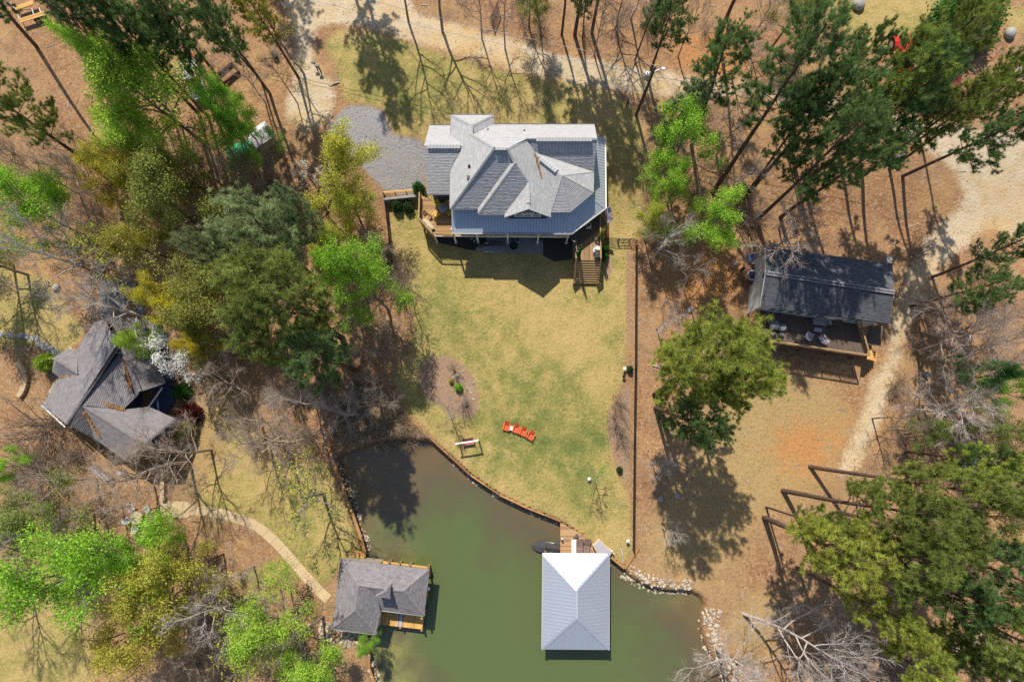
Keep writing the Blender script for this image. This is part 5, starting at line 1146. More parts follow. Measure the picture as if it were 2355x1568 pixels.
('twiggy', 1424, 925, 1.6, 22, 'bb', 'bare shrub in the bed along the fence, uppermost', None),
('twiggy', 1418, 960, 1.6, 24, 'bb', 'bare shrub in the bed along the fence, middle', None),
('twiggy', 1432, 1000, 1.6, 22, 'bb', 'bare shrub in the bed along the fence, lowest', None),
('evergreen', 1450, 848, .7, 8, 'dg', 'small dark green shrub beside the fence', None),
('evergreen', 1426, 1080, .6, 7, 'dg', 'tiny dark shrub at the lower end of the fence bed', None),
('bare', 1030, 945, 3.5, 40, 'bb', 'thin bare tree at the lower left of the island bed', (1028, 930)),
('twiggy', 1062, 925, 1.4, 22, 'bb', 'bare shrub at the lower edge of the island bed', None),
('twiggy', 1042, 850, 1.6, 15, 'bd', 'bare shrub in the upper part of the island bed', None),
('bush', 1054, 890, .5, 9, 'lime', 'small bright green shrub in the island bed', None),
('bush', 1037, 877, .3, 5, 'ly', 'tiny yellow green plant in the island bed', None),
('evergreen', 961, 430, 1.5, 15, 'eg', 'dense green shrub between the gravel and the deck', None),
('bush', 912, 472, .7, 14, 'dg', 'leafy green plants below the retaining wall, left end', None),
('bush', 938, 474, .6, 13, 'dg', 'leafy green plants below the retaining wall, right end', None),
('bush', 1392, 574, 1.0, 9, 'eg', 'strappy green plant beside the stair landing, upper', None),
('bush', 1391, 589, .9, 8, 'eg', 'strappy green plant beside the stair landing, lower', None),
('twiggy', 915, 645, 2.5, 48, 'bb', 'bare shrub at the left edge of the lawn', None),
('bare', 930, 660, 5, 45, 'bd', 'bare young tree at the left edge of the lawn', None),
('bare', 870, 560, 5, 50, 'bb', 'bare young tree left of the wire fence', None),
('twiggy', 870, 880, 2.4, 42, 'bb', 'bare tan shrub at the lower left lawn edge', None),
]
VAR = {'big yellow green pine beside the long black fence': 5, 'dark pine below the big pine beside the fence': 5, 'huge dark olive pine left of the lawn': 5, 'grey green pine with the widest crown in the left woods': 5, 'pine of the third long slanting trunk, nearest the lake': 2}
for r in TT: tree(*r[:8], var=VAR.get(r[6]))
# scrub in the woods that nothing tells apart
WOOD = [[(480, 370), (720, 370), (880, 560), (880, 640), (700, 650), (480, 460)], [(560, 880), (800, 880), (860, 1000), (760, 1030), (600, 1060), (520, 980)], [(0, 330), (200, 330), (240, 600), (0, 600)], [(1460, 260), (1560, 400), (1740, 480), (1760, 560), (1560, 400), (1480, 420)], [(420, 1280), (760, 1450), (760, 1568), (380, 1568)], [(2080, 560), (2355, 600), (2355, 1040), (2090, 1040), (2060, 900)], [(2060, 1040), (2355, 1100), (2355, 1568), (2050, 1568)], [(1150, 0), (1640, 0), (1660, 60), (1480, 130), (1200, 60)], [(20, 900), (150, 1000), (240, 1150), (20, 1150)], [(240, 560), (480, 560), (560, 860), (420, 700), (330, 640)]]
WLAB = ['around the shed and gravel', 'at the head of the lake', 'at the left edge', 'on the slope left of the cabin', 'along the lower left shore', 'right of the dirt track', 'under the lower right pines', 'across the road', 'left of the woodland house', 'above the woodland house']
scr = random.Random(4)
for pl, cnt, wl_ in zip(WOOD, (13, 16, 9, 7, 10, 14, 7, 9, 9, 7), WLAB):
    xs = [p[0] for p in pl]; ys = [p[1] for p in pl]; k = 0
    while k < cnt:
        x, y = scr.uniform(min(xs), max(xs)), scr.uniform(min(ys), max(ys))
        if not inpoly(np.array([x]), np.array([y]), pl)[0]: continue
        tree('twiggy', x, y, scr.uniform(.9, 1.8), scr.uniform(16, 34), scr.choice(('bb', 'bb', 'bd', 'bm')), 'low bare twiggy shrub in the understory '+wl_, None, 'understory shrubs '+wl_); k += 1
# ------------------------------------------------------------------ fallen leaves on the woodland floor
def litter(n, name, sel, size, m, lift=.02, seed=1):
    rg = np.random.default_rng(seed); out = []
    while len(out) < n:
        x = rg.uniform(-60, 60, n*2); y = rg.uniform(-30, 54, n*2); i = ((x+76)/ST).astype(int); j = ((y+48)/ST).astype(int)
        ok = rg.random(n*2) < sel[j, i]; q = np.stack([x, y, GZ[j, i]+lift], -1)[ok]; out = q if not len(out) else np.concatenate([out, q])
    c = out[:n]; nr = rg.normal(0, .4, (n, 3)); nr[:, 2] = 1; nr /= np.linalg.norm(nr, axis=1)[:, None]; a = np.cross(nr, rg.normal(size=(n, 3))); a /= np.linalg.norm(a, axis=1)[:, None]; b = np.cross(nr, a)
    s = rg.uniform(*size, n)[:, None]; asp = rg.uniform(.35, 1, n)[:, None]
    me = tris_mesh(name, np.stack([c-a*s, c-b*s*asp, c+a*s, c+b*s*asp], 1).reshape(-1, 3), 4, np.clip(rg.normal(.5, .3, n), 0, 1.3), m)
    o = bpy.data.objects.new(name, me); COL.objects.link(o); return tag(o, None, None, None, 'stuff')
wood = np.clip(1-MS['lawn']*1.0-MS['sand']*.95-MS['grav']-lakem*2-MS['mulch'], 0, 1)*(1-.6*MS['dry'])
tag(litter(60000, 'fallen_leaves', wood, (.05, .13), M['dryleaf'], .015), 'brown fallen leaves covering the woodland floor', 'fallen leaves')
tag(litter(5000, 'leaf_drift', np.clip(MS['lawn']*(1-MS['lawn'])*2+MS['grav']*.25+MS['sand']*.08, 0, 1), (.05, .11), M['dryleaf'], .03, 2), 'dry leaves blown along the lawn edge and gravel', 'fallen leaves')
# ------------------------------------------------------------------ shoreline: bulkheads, riprap, reeds
def bulkhead(pts, label, top=.12, w=.22, m='bulk', deep=-3.0):
    q = [Gs(*p) for p in pts]; z = [TZ(p.x, p.y)+top for p in q]
    t = thing('bulkhead', label, 'retaining wall', q[0])
    for i in range(len(q)-1):
        a, e = Vector((q[i].x, q[i].y, 0)), Vector((q[i+1].x, q[i+1].y, 0)); L = (e-a).length; k = max(1, round(L/2.4))
        for j in range(k):
            p0, p1 = a.lerp(e, j/k), a.lerp(e, (j+.985)/k); z0 = z[i]+(z[i+1]-z[i])*(j+.5)/k
            b = MB(); b.bar(p0+UP*(z0-.04), p1+UP*(z0-.04), w, .08, random.random()); b.build('cap_timber', M[m], t)
            b = MB(); b.bar(p0+UP*((z0+deep)/2-.06), p1+UP*((z0+deep)/2-.06), .1, z0-deep-.1, random.random()); b.build('wall_board', M['dkwood'], t)
    return t
LB = [(872, 838), (880, 872), (905, 918), (940, 958), (985, 1003), (1032, 1046), (1082, 1092), (1150, 1138), (1214, 1168), (1290, 1198)]
bulkhead(LB, 'thin timber bulkhead along the curved lake edge of the lawn', w=.16)
bulkhead([(1404, 1280), (1436, 1306)], 'short timber bulkhead right of the metal boathouse'); bulkhead([(1436, 1306), (1470, 1256)], 'low timber wall running up from the corner by the riprap', .25)
LS = [(756, 960), (760, 1040), (775, 1082), (800, 1150), (818, 1200), (832, 1240), (840, 1272)]
bulkhead(LS, 'orange brown timber bulkhead along the left shore', w=.3); bulkhead([(846, 1462), (849, 1535), (863, 1575)], 'timber bulkhead at the bottom edge left of the lake', w=.3)
SM = []
for i in range(7):
    b = MB(); b.ball((0, 0, 0), (1, .75, .55), 7, .5, .22, i); b.t = [random.Random(i).uniform(.2, .9)]*len(b.f); SM.append(b.mesh('stone', M['stone']))
def stones(label, line, wid, n, size, sub=0, zf=None, seed=0, name='riprap'):
    rg = random.Random(seed); q = [Vector((*P(x, y, -1.9), 0)) for x, y in line]; t = thing(name, label, 'rocks', (q[0].x, q[0].y, -2.0)); seg = [(a, e, (e-a).length) for a, e in zip(q[:-1], q[1:])]; tot = sum(s3[2] for s3 in seg); pool = []
    for k in range(n):
        d = rg.uniform(0, tot)
        for a, e, L in seg:
            if d <= L: break
            d -= L
        p = a.lerp(e, d/L); nn = (e-a).normalized().cross(UP)*-1; p = p+nn*(wid*rg.uniform(-1, 1)); s = rg.uniform(*size)
        gz = max(WZ-.02, min(GZat(p.x, p.y), -.8))+rg.uniform(.0, .12)
        o = bpy.data.objects.new('stone', rg.choice(SM)); COL.objects.link(o); o.parent = t; o.location = p+UP*gz-t.location; o.rotation_euler = (rg.uniform(-.4, .4), rg.uniform(-.4, .4), rg.uniform(0, 6.3)); o.scale = (s, s*rg.uniform(.8, 1.1), s)
    return t
stones('pale riprap stones curving along the shore right of the metal boathouse', [(1438, 1312), (1465, 1330), (1500, 1344), (1545, 1349), (1588, 1347)], .85, 290, (.10, .22), seed=1)
stones('pale riprap stones running down the shore at the lower right of the lake', [(1640, 1396), (1626, 1440), (1640, 1485), (1662, 1525), (1690, 1575)], .95, 290, (.10, .22), seed=2)
stones('tan stones piled against the left shore bulkhead', [(768, 1045), (784, 1085), (808, 1148), (826, 1198), (841, 1240), (848, 1276)], .35, 150, (.07, .18), seed=3)
stones('scattered stones at the foot of the lawn bulkhead', [(985, 1010), (1032, 1053), (1082, 1098), (1150, 1145), (1214, 1175), (1285, 1203)], .28, 90, (.08, .22), seed=4)
stones('pale rubble stones below the L-shaped boathouse', [(738, 1440), (775, 1452), (815, 1466), (846, 1470)], .9, 150, (.12, .26), seed=5)
stones('pale stones in the woods beside the lower left shore', [(560, 1425), (640, 1440), (720, 1440)], .9, 70, (.12, .26), seed=6)
stones('yellowish stones at the bottom edge along the timber bulkhead', [(856, 1470), (858, 1535), (870, 1575)], .3, 50, (.1, .22), seed=7)
stones('pale stones half hidden between the lime and yellow trees at lower left', [(285, 1335), (315, 1345)], .8, 40, (.12, .24), seed=8)
# dry reeds at the head of the lake
rg = np.random.default_rng(3); RP = [P(x, y, -1.8) for x, y in [(770, 1000), (800, 900), (850, 860), (900, 925), (950, 975), (988, 1004), (960, 1022), (900, 1030), (840, 1020), (790, 1030)]]
bx = np.array(RP); pts = rg.uniform(bx.min(0), bx.max(0), (24000, 2)); pts = pts[inpoly(pts[:, 0], pts[:, 1], RP)][:9000]; n = len(pts)
z0 = np.array([max(GZat(x, y), WZ) for x, y in pts]); c = np.column_stack([pts, z0]); az = rg.uniform(0, 6.28, n); cl = np.sin(pts[:, 0]*2.1)*np.cos(pts[:, 1]*1.7)*2.0; az = az*.35+cl*1.5
d = np.column_stack([np.cos(az), np.sin(az), rg.uniform(.25, 1.5, n)]); d /= np.linalg.norm(d, axis=1)[:, None]; L = rg.uniform(.5, 1.5, n)[:, None]; w_ = np.cross(d, rg.normal(size=(n, 3))); w_ /= np.linalg.norm(w_, axis=1)[:, None]
me = tris_mesh('dry_reeds', np.stack([c-w_*.025, c+w_*.025, c+d*L], 1).reshape(-1, 3), 3, np.clip(rg.normal(.5, .25, n), 0, 1.2), M['reed']); o = bpy.data.objects.new('dry_reeds', me); COL.objects.link(o); tag(o, 'matted tan dry reeds at the head of the lake', 'reeds', None, 'stuff')
# ------------------------------------------------------------------ concrete path
pc_ = [(368, 1170), (420, 1172), (480, 1176), (540, 1190), (590, 1210), (630, 1242), (665, 1280), (700, 1320), (735, 1358), (772, 1392)]
path = bpy.data.objects.new('concrete_path', None); COL.objects.link(path); tag(path, None, None, None, 'structure')
cur = []
for i in range(len(pc_)-1):
    p0 = pc_[max(i-1, 0)]; p1, p2 = pc_[i], pc_[i+1]; p3 = pc_[min(i+2, len(pc_)-1)]
    for k in range(6):
        t = k/6; cur.append(tuple(.5*(2*b_+(c_-a_)*t+(2*a_-5*b_+4*c_-d_)*t*t+(3*b_-a_-3*c_+d_)*t**3) for a_, b_, c_, d_ in zip(p0, p1, p2, p3)))
cw = [Gs(*p) for p in cur]; half = [.85 if i < 8 else .5 for i in range(len(cw))]
for i in range(0, len(cw)-3, 3):
    pts3 = cw[i:i+4]; lf = []; rt = []
    for k, p in enumerate(pts3):
        j = i+k; d = (cw[min(j+1, len(cw)-1)]-cw[max(j-1, 0)]); d.z = 0; d.normalize(); nn = Vector((-d.y, d.x, 0)); sh = d*(.012 if k == 0 else (-.012 if k == 3 else 0)); lf.append(p+nn*half[j]+sh); rt.append(p-nn*half[j]+sh)
    b = MB(); b.prism([tuple(q[:2]) for q in lf+rt[::-1]], lambda x, y: GZat(x, y)-.15, lambda x, y: GZat(x, y)+.06, .4+.2*random.random()); b.build('slab', M['concrete'], path)
wk = [D5(75, 940, -.6), D5(430, 1135, -.6), D5(330, 1210, -.6), D5(25, 1030, -.6)]; b = MB(); b.prism([tuple(q[:2]) for q in wk], lambda x, y: GZat(x, y)-.2, lambda x, y: GZat(x, y)+.07); tag(b.build('pavement', M['concrete_g']), None, None, None, 'structure')
# ------------------------------------------------------------------ fences
def wire_fence(pts, label, h=1.25, mesh=.085, name='wire_fence', r=.006, post=.045, wood_=False):
    q = [Gs(*p) for p in pts]; t = thing(name, label, 'fence', q[0]); ms = MB(); m = M['stainwood'] if wood_ else M['black']
    for a, e in zip(q[:-1], q[1:]):
        L = (e-a).length; k = max(1, round(L/2.4))
        for j in range(k+1):
            p = a.lerp(e, j/k); p.z = GZat(p.x, p.y); b = MB(); b.tube([p-UP*.1, p+UP*(h+.06)], post, 8); b.build('post', m, t)
        for j in range(k):
            p0, p1 = a.lerp(e, j/k), a.lerp(e, (j+1)/k); p0.z = GZat(p0.x, p0.y); p1.z = GZat(p1.x, p1.y)
            b = MB(); b.bar(p0+UP*h, p1+UP*h, .05, .05); b.build('top_rail', m, t)
            for zz in (.08, h*.33, h*.66): ms.bar(p0+UP*zz, p1+UP*zz, .012, .02)
            nn = int((p1-p0).length/mesh)
            for u_ in range(nn):
                f0 = p0.lerp(p1, u_/nn); f1 = p0.lerp(p1, min(1, (u_+3.2)/nn)); ms.bar(f0+UP*.05, f1+UP*h, r*2, r*2); ms.bar(f1+UP*.05, f0+UP*h, r*2, r*2)
    ms.build('wire_mesh', m, t, kind='stuff'); return t
wire_fence([(1462, 570), (1461, 700), (1460, 850), (1457, 1050), (1455, 1262)], 'long black chain link fence down the right side of the lawn', 1.3, .06, 'chain_link_fence', .010)
wire_fence([(1391, 553), (1420, 556)], 'short black fence panel between the stair landing and the gate', 1.2, .12, 'chain_link_fence')
wire_fence([(1448, 556), (1462, 560)], 'short black fence panel joining the gate to the long fence', 1.2, .12, 'chain_link_fence')
q0, q1 = Gs(1421, 556), Gs(1446, 556); gt = thing('garden_gate', 'black iron garden gate beside the house stairs', 'gate', q0); b = MB()
for zz in (.15, .7, 1.2): b.bar(q0+UP*zz, q1+UP*zz, .05, .05)
for t_ in (.02, .5, .98): b.bar(q0.lerp(q1, t_)+UP*.05, q0.lerp(q1, t_)+UP*1.25, .05, .05)
b.build('gate_frame', M['black'], gt); b = MB()
for k in range(1, 12): b.bar(q0.lerp(q1, k/12)+UP*.15, q0.lerp(q1, k/12)+UP*1.2, .02, .02)
b.build('gate_bar', M['black'], gt, kind='stuff')
wire_fence([(886, 452), (893, 510), (899, 560), (906, 640), (925, 690)], 'dark wooden post fence with wire left of the house', 1.2, .10, 'wire_fence', .009, .06, True)
# ------------------------------------------------------------------ utility pole, wires, mailbox
ub = Gs(1463, 265); PH = 9.9
up_ = thing('utility_pole', 'wooden utility pole with grey transformer beside the road', 'pole', ub)
b = MB(); b.tube([ub-UP*.5, ub+UP*5, ub+UP*PH], [.17, .15, .11], 10); b.build('pole', M['stainwood'], up_)
b = MB(); tc = ub+Vector((-.42, -.05, 7.9)); b.lathe(tc, [(.05, -.02), (.27, 0), (.28, .1), (.28, .85), (.24, .95), (.08, 1.0)], 14); b.build('transformer', M['steel'], up_)
for dx in (-.12, .1): b = MB(); b.lathe(tc+Vector((dx, 0, 1.0)), [(.04, 0), (.07, .05), (.04, .1), (.07, .15), (.03, .22)], 8); b.build('bushing', M['white'], up_)
b = MB(); b.tube([ub+UP*8.9, ub+Vector((.55, .25, 9.0)), ub+Vector((.9, .35, 8.95))], .03, 6); b.build('lamp_arm', M['steel'], up_)
b = MB(); b.ball(ub+Vector((1.0, .38, 8.9)), (.22, .2, .12), 8); b.build('street_lamp', M['white'], up_)
b = MB(); b.lathe(ub+UP*PH, [(.05, 0), (.08, .08), (.05, .14), (.08, .2), (.03, .28)], 8); b.build('insulator', M['white'], up_)
def wire(a, e, sag, label, r=.02, m='steel'):
    pts = [Vector(a).lerp(Vector(e), t/16)-UP*sag*4*(t/16)*(1-t/16) for t in range(17)]; b = MB(); b.tube(pts, r, 5)
    tag(b.build('power_line', M[m]), label, 'wire', 'power lines along the road')
wa_ = A(880, 0, 12.6); wire(wa_+(wa_-(ub+UP*(PH+.25)))*.6, ub+UP*(PH+.25), .7, 'upper power line running left from the utility pole'); wb_ = A(1757, 183, 12.4); wire(ub+UP*(PH+.25), wb_+(wb_-ub-UP*PH)*1.2, .6, 'upper power line running right from the utility pole')
wa_ = A(740, 0, 11); wire(wa_+(wa_-(ub+UP*8.2))*.4, ub+UP*8.2, .6, 'lower power line running left from the utility pole'); wb_ = A(1757, 206, 10.6); wire(ub+UP*8.2, wb_+(wb_-ub-UP*8)*1.2, .6, 'lower power line running right from the utility pole')
mbp = Gs(1441, 243); mt = thing('mailbox', 'black mailbox on a post left of the utility pole', 'mailbox', mbp); b = MB(); b.bar(mbp, mbp+UP*1.05, .09, .09); b.build('post', M['black'], mt)
b = MB(); b.box(mbp+UP*1.15, (.24, .5, .14)); b.tube([mbp+Vector((0, -.25, 1.22)), mbp+Vector((0, .25, 1.22))], .12, 10); b.build('box', M['cover'], mt)
# ------------------------------------------------------------------ lawn furniture
def adirondack(name, label, m, loc, rz, group, back=0):
    t = thing(name, label, 'chair', loc, rz, group); t.scale = (.88, .92, .92)
    b = MB(); [b.bar((-.25, -.42+.12*i, .36-.030*i), (.25, -.42+.12*i, .36-.030*i), .105, .025, random.random()) for i in range(6)]; b.build('seat', m, t, local=True)
    b = MB()
    for i in range(5): x = -.22+.11*i; b.bar((x, .14, .22), (x*1.18, .56, .88-abs(i-2)*.025), .10, .025, random.random())
    b.bar((-.27, .30, .48), (.27, .30, .48), .03, .07); b.build('backrest', m, t, local=True)
    for sx in (-1, 1):
        b = MB(); b.bar((sx*.34, -.46, .56), (sx*.34, .34, .56), .14, .028); b.build('armrest', m, t, local=True)
        b = MB(); b.bar((sx*.30, -.40, 0), (sx*.30, -.40, .55), .09, .04); b.build('leg', m, t, local=True); b = MB(); b.bar((sx*.29, -.42, .36), (sx*.29, .42, .02), .03, .11); b.build('leg', m, t, local=True)
    return t
for i, (x, y, r, l) in enumerate(((1165, 980, -15, 'orange adirondack chair left of the small white table'), (1187, 985.5, -16, 'orange adirondack chair right of the small white table'), (1203.5, 992, -22, 'orange adirondack chair third in the row on the lawn'), (1220.5, 1001, -31, 'orange adirondack chair at the right end of the row'))):
    adirondack('adirondack_chair', l, M['orange'], Gs(x, y)+UP*.02, R(r), 'orange chairs in a row on the lawn')
def table(name, label, loc, rz, sx, sy, h, m, leg=.06, slats=0):
    t = thing(name, label, 'table', loc, rz); b = MB()
    if slats: [b.box((0, -sy/2+sy*(i+.5)/slats, h-.015), (sx, sy/slats-.012, .03), 0, random.random()) for i in range(slats)]
    else: b.box((0, 0, h-.02), (sx, sy, .04))
    b.build('tabletop', m, t, local=True)
    for x in (-1, 1):
        for y in (-1, 1): b = MB(); b.bar((x*(sx/2-.06), y*(sy/2-.06), 0), (x*(sx/2-.06), y*(sy/2-.06), h-.04), leg, leg); b.build('leg', m, t, local=True)
    return t
table('side_table', 'small white slatted table between the orange chairs', Gs(1176.3, 984.5), R(-15), .46, .46, .46, M['white'], .05, 4)
s0, s1 = Gs(1056, 1018.5), Gs(1101, 1011.5); d_ = (s1-s0).normalized(); sf = thing('garden_swing', 'white timber swing frame on the lawn near the bulkhead', 'swing', s0)
for p in (s0, s1): b = MB(); b.bar(p-UP*.2, p+UP*2.2, .12, .12); b.build('post', M['white'], sf)
b = MB(); b.bar(s0-d_*.25+UP*2.27, s1+d_*.1+UP*2.27, .14, .14); b.build('beam', M['white'], sf)
sc_ = (s0+s1)/2+Vector((-.05, 0, 0)); sb = thing('porch_swing', 'faded red swing bench hanging from the white frame', 'swing', sc_, math.atan2(d_.y, d_.x))
b = MB(); [b.box((0, -.30+.1*i, .5), (1.15, .085, .025), 0, random.random()) for i in range(6)]; b.build('seat', M['pink'], sb, local=True)
b = MB(); [b.bar((-.57, .26+.03*i, .6+.1*i), (.57, .26+.03*i, .6+.1*i), .02, .085, random.random()) for i in range(5)]; b.build('backrest', M['pink'], sb, local=True)
for sx in (-1, 1):
    b = MB(); b.box((sx*.6, 0, .74), (.07, .62, .03)); b.bar((sx*.6, -.28, .5), (sx*.6, -.28, .74), .05, .05); b.build('armrest', M['pink'], sb, local=True)
    b = MB(); b.bar((sx*.6, -.2, .75), (sx*.6, 0, 2.2), .015, .015); b.bar((sx*.6, .25, .75), (sx*.6, 0, 2.2), .015, .015); b.build('chain', M['black'], sb, local=True)
# island bed stones and lights
rg2 = random.Random(12)
for i, (x, y, s) in enumerate(((1049, 863, .28), (1062, 867, .2), (1043, 868, .18), (1076, 892, .22), (1090, 880, .2), (1082, 903, .18), (1088, 918, .2), (1079, 895, .15))):
    p = Gs(x, y); o = bpy.data.objects.new('rock', SM[i % 7]); COL.objects.link(o); o.location = p+UP*s*.25; o.scale = (s, s, s*.8); o.rotation_euler = (0, 0, i)
    tag(o, 'small tan rock %s' % ('at the top of the island bed, largest', 'right of the largest rock in the island bed', 'left of the largest rock in the island bed', 'beside the bare stakes in the island bed', 'at the right rim of the island bed, uppermost', 'in the right middle of the island bed', 'at the right rim of the island bed, lowest', 'smallest in the right part of the island bed')[i], 'rock', 'rocks in the island bed')
def bowl(p, label, name='planter', m='terracotta', r=.2, h=.35, cat='planter', soil=True):
    t = thing(name, label, cat, p); b = MB(); b.lathe((0, 0, 0), [(r*.7, 0), (r, h), (r*1.1, h), (r*1.1, h+.03), (r*.9, h+.03), (r*.85, h-.06)], 12); b.build('pot', M[m], t, local=True)
    if soil: b = MB(); b.lathe((0, 0, h-.07), [(r*.86, 0), (r*.8, .02)], 10); b.build('soil', M['dkwood'], t, local=True)
    return t
bowl(Gs(1073, 927), 'brown pot in the lower part of the island bed', m='dkwood', r=.22, h=.4)
def lantern(p, label, m='white', h=.7):
    t = thing('garden_light', label, 'lamp', p); b = MB(); b.tube([Vector((0, 0, -.1)), Vector((0, 0, h*.6))], .04, 6); b.build('stake', M['black'], t, local=True); b = MB(); b.box((0, 0, h*.75), (.2, .2, h*.3)); b.lathe((0, 0, h*.9), [(.2, 0), (.03, .12)], 8); b.build('lantern', M[m], t, local=True)
lantern(Gs(1441.5, 1241), 'white lantern on the lower lawn beside the black fence', 'white', .9); lantern(Gs(1435, 849), 'white garden light in front of the fence bed'); lantern(Gs(1354, 1100), 'white garden light left of the young lawn tree'); lantern(Gs(1433, 866), 'dark garden light below the small fence shrub', 'black')
# stone stumps beside the fence
for x, y, l in ((1519, 1147, 'round grey stone in the pine shade, left of the pair'), (1557, 1141, 'round grey stone in the pine shade, right of the pair'), (1586, 713, 'round grey stone on the leaf covered slope')):
    b = MB(); p = Gs(x, y); b.ball((0, 0, .1), (.33, .33, .22), 10, .5, .06, int(x)); o = b.build('boulder', M['boulder']); o.location = p; tag(o, l, 'boulder')
for x, y, s, l in ((130, 662, .42, 'round grey stone on the shady grass above the woodland house'), (1972, 13, .72, 'pale grey boulder on the upper right lawn'), (2318, 81, .66, 'pale grey boulder beside the dark evergreen at upper right')):
    b = MB(); p = Gs(x, y); b.ball((0, 0, s*.5), (s*.95, s, s*.8), 12, .5, .08, int(x)); o = b.build('boulder', M['boulder'], smooth=True); o.location = p; tag(o, l, 'boulder')
# ------------------------------------------------------------------ dock
def chaise(label, loc, rz, m):
    t = thing('lounge_chair', label, 'lounge chair', loc, rz, 'brown loungers on the dock')
    b = MB(); [b.bar((-.30, -.95+.11*i, .33), (.30, -.95+.11*i, .33), .1, .02, random.random()) for i in range(11)]; b.build('seat', m, t, local=True)
    b = MB(); [b.bar((-.30, .28+.09*i, .35+.055*i), (.30, .28+.09*i, .35+.055*i), .085, .02, random.random()) for i in range(8)]; b.build('backrest', m, t, local=True)
    for x in (-.31, .31):
        b = MB(); b.bar((x, -.98, .31), (x, .3, .31), .04, .05); b.bar((x, .3, .31), (x, .95, .74), .04, .05); b.build('side_rail', M['dkwood'], t, local=True)
        for y in (-.8, .35): b = MB(); b.bar((x, y, 0), (x, y, .31), .05, .05); b.build('leg', M['dkwood'], t, local=True)
    return t
chaise('brown lounge chair beside the white bench on the dock', A(1333, 1257, DKZ), R(-4), M['brownsling']); chaise('brown lounge chair beside the lavender grey cover on the dock', A(1349, 1258, DKZ), R(-8), M['brownsling'])
wbx = A(1319, 1257, DKZ); t = thing('dock_bench', 'long white storage bench on the dock', 'bench', wbx); b = MB(); b.box((0, 0, .2), (.42, 1.55, .4)); b.build('box', M['white'], t, local=True); b = MB(); b.box((0, 0, .42), (.48, 1.62, .045)); b.build('lid', M['white'], t, local=True)
bowl(A(1326, 1230, DKZ), 'dark planter pot on the dock above the loungers', m='cover', r=.17, h=.3); bowl(A(1320.5, 1237, DKZ), 'small dark planter pot at the end of the white bench', m='black', r=.13, h=.2)
cvp = [A(x, y, DKZ+.75) for x, y in ((1362, 1252), (1377, 1238), (1409, 1268), (1398, 1285), (1376, 1278))]; cc2 = sum(cvp, Vector((0, 0, 0)))/5
t = thing('covered_boat', 'lavender grey covered boat stored at the corner of the dock', 'covered boat', (cc2.x, cc2.y, DKZ)); b = MB(); low = [Vector((q.x, q.y, DKZ+.03)).lerp(Vector((cc2.x, cc2.y, DKZ+.03)), .12) for q in cvp]; top = [q.lerp(cc2, .16)+UP*.06 for q in cvp]
b.raw(low+cvp+top, [(0, 1, 6, 5), (1, 2, 7, 6), (2, 3, 8, 7), (3, 4, 9, 8), (4, 0, 5, 9), (5, 6, 11, 10), (6, 7, 12, 11), (7, 8, 13, 12), (8, 9, 14, 13), (9, 5, 10, 14)]); b.build('hull', M['tan'], t); b = MB(); b.face([q+UP*.003 for q in top]); b.build('cover', M['lav'], t)
for x, y, l in ((1291.5, 1236, 'grey mooring post at the dock edge by the covered watercraft'), (1405, 1264, 'white twin mooring post at the right corner of the metal boathouse')):
    t = thing('mooring_post', l, 'post', A(x, y, DKZ)); b = MB(); b.tube([Vector((0, 0, -1.4)), Vector((0, 0, .75))], .09, 8); b.build('post', M['white' if x > 1400 else 'lav'], t, local=True); b = MB(); b.lathe((0, 0, .75), [(.11, 0), (.11, .05), (.03, .12)], 8); b.build('cap', M['white'], t, local=True)
    if x > 1400: b = MB(); b.tube([Vector((.14, -.2, -1.4)), Vector((.14, -.2, .8))], .07, 8); b.build('post', M['white'], t, local=True)
def watercraft(label, loc, rz, L, Wd, cov, hullm, folds=1):
    t = thing('personal_watercraft', label, 'watercraft', loc, rz); N = 12; prof = []
    for i in range(N+1):
        u = i/N; w = Wd/2*(math.sin(math.pi*min(1, (u*.62+.05)))**.7)*(1 if u > .12 else .75+2*u); w *= (1-.75*max(0, (u-.7)/.3)**2); prof.append((-L/2+L*u, w))
    def loft(z0, z1, k0, k1, zc):
        b = MB(); V = []
        for x, w in prof: V += [(x, -w*k0, z0), (x, -w*k1, z1), (x, 0, zc(x)), (x, w*k1, z1), (x, w*k0, z0)]
        b.raw(V, [(i*5+k, (i+1)*5+k, (i+1)*5+k+1, i*5+k+1) for i in range(N) for k in range(4)]+[(4, 3, 2, 1, 0), tuple(N*5+k for k in range(5))]); return b
    loft(-.1, .32, .7, 1.0, lambda x: .34).build('hull', hullm, t, smooth=True, local=True)
    rgk = random.Random(int(L*100)); b = loft(.26, .40, 1.02, .9, lambda x: .52+.28*math.exp(-((x-.15)/.42)**2)+.12*math.exp(-((x+.7)/.3)**2)); b.v = [(x, y, z+rgk.uniform(-.03, .03)*folds) for x, y, z in b.v]; b.build('cover', cov, t, local=True)
    for sx in (-1, 1): b = MB(); b.tube([Vector((.25, 0, .82)), Vector((.18, sx*.28, .84))], .03, 6); b.build('handlebar', M['black'], t, local=True)
    for sx in (-1, 1): b = MB(); b.bar((-.6, sx*Wd*.40, .36), (.5, sx*Wd*.42, .38), .07, .03); b.build('side_trim', M['white'], t, local=True)
    return t
watercraft('watercraft under a dark cover floating beside the dock', A(1259, 1257, WZ), math.pi-.12, 3.3, 1.25, M['dark'], M['maroon'])
b = MB(); b.tube([A(1291, 1236, DKZ+.6), A(1284, 1246, WZ+.7), A(1275, 1250, WZ+.45)], .025, 5); tag(b.build('mooring_rope', M['blue']), 'blue rope from the dock post to the covered watercraft', 'rope')
p = Gs(1478, 1247); 
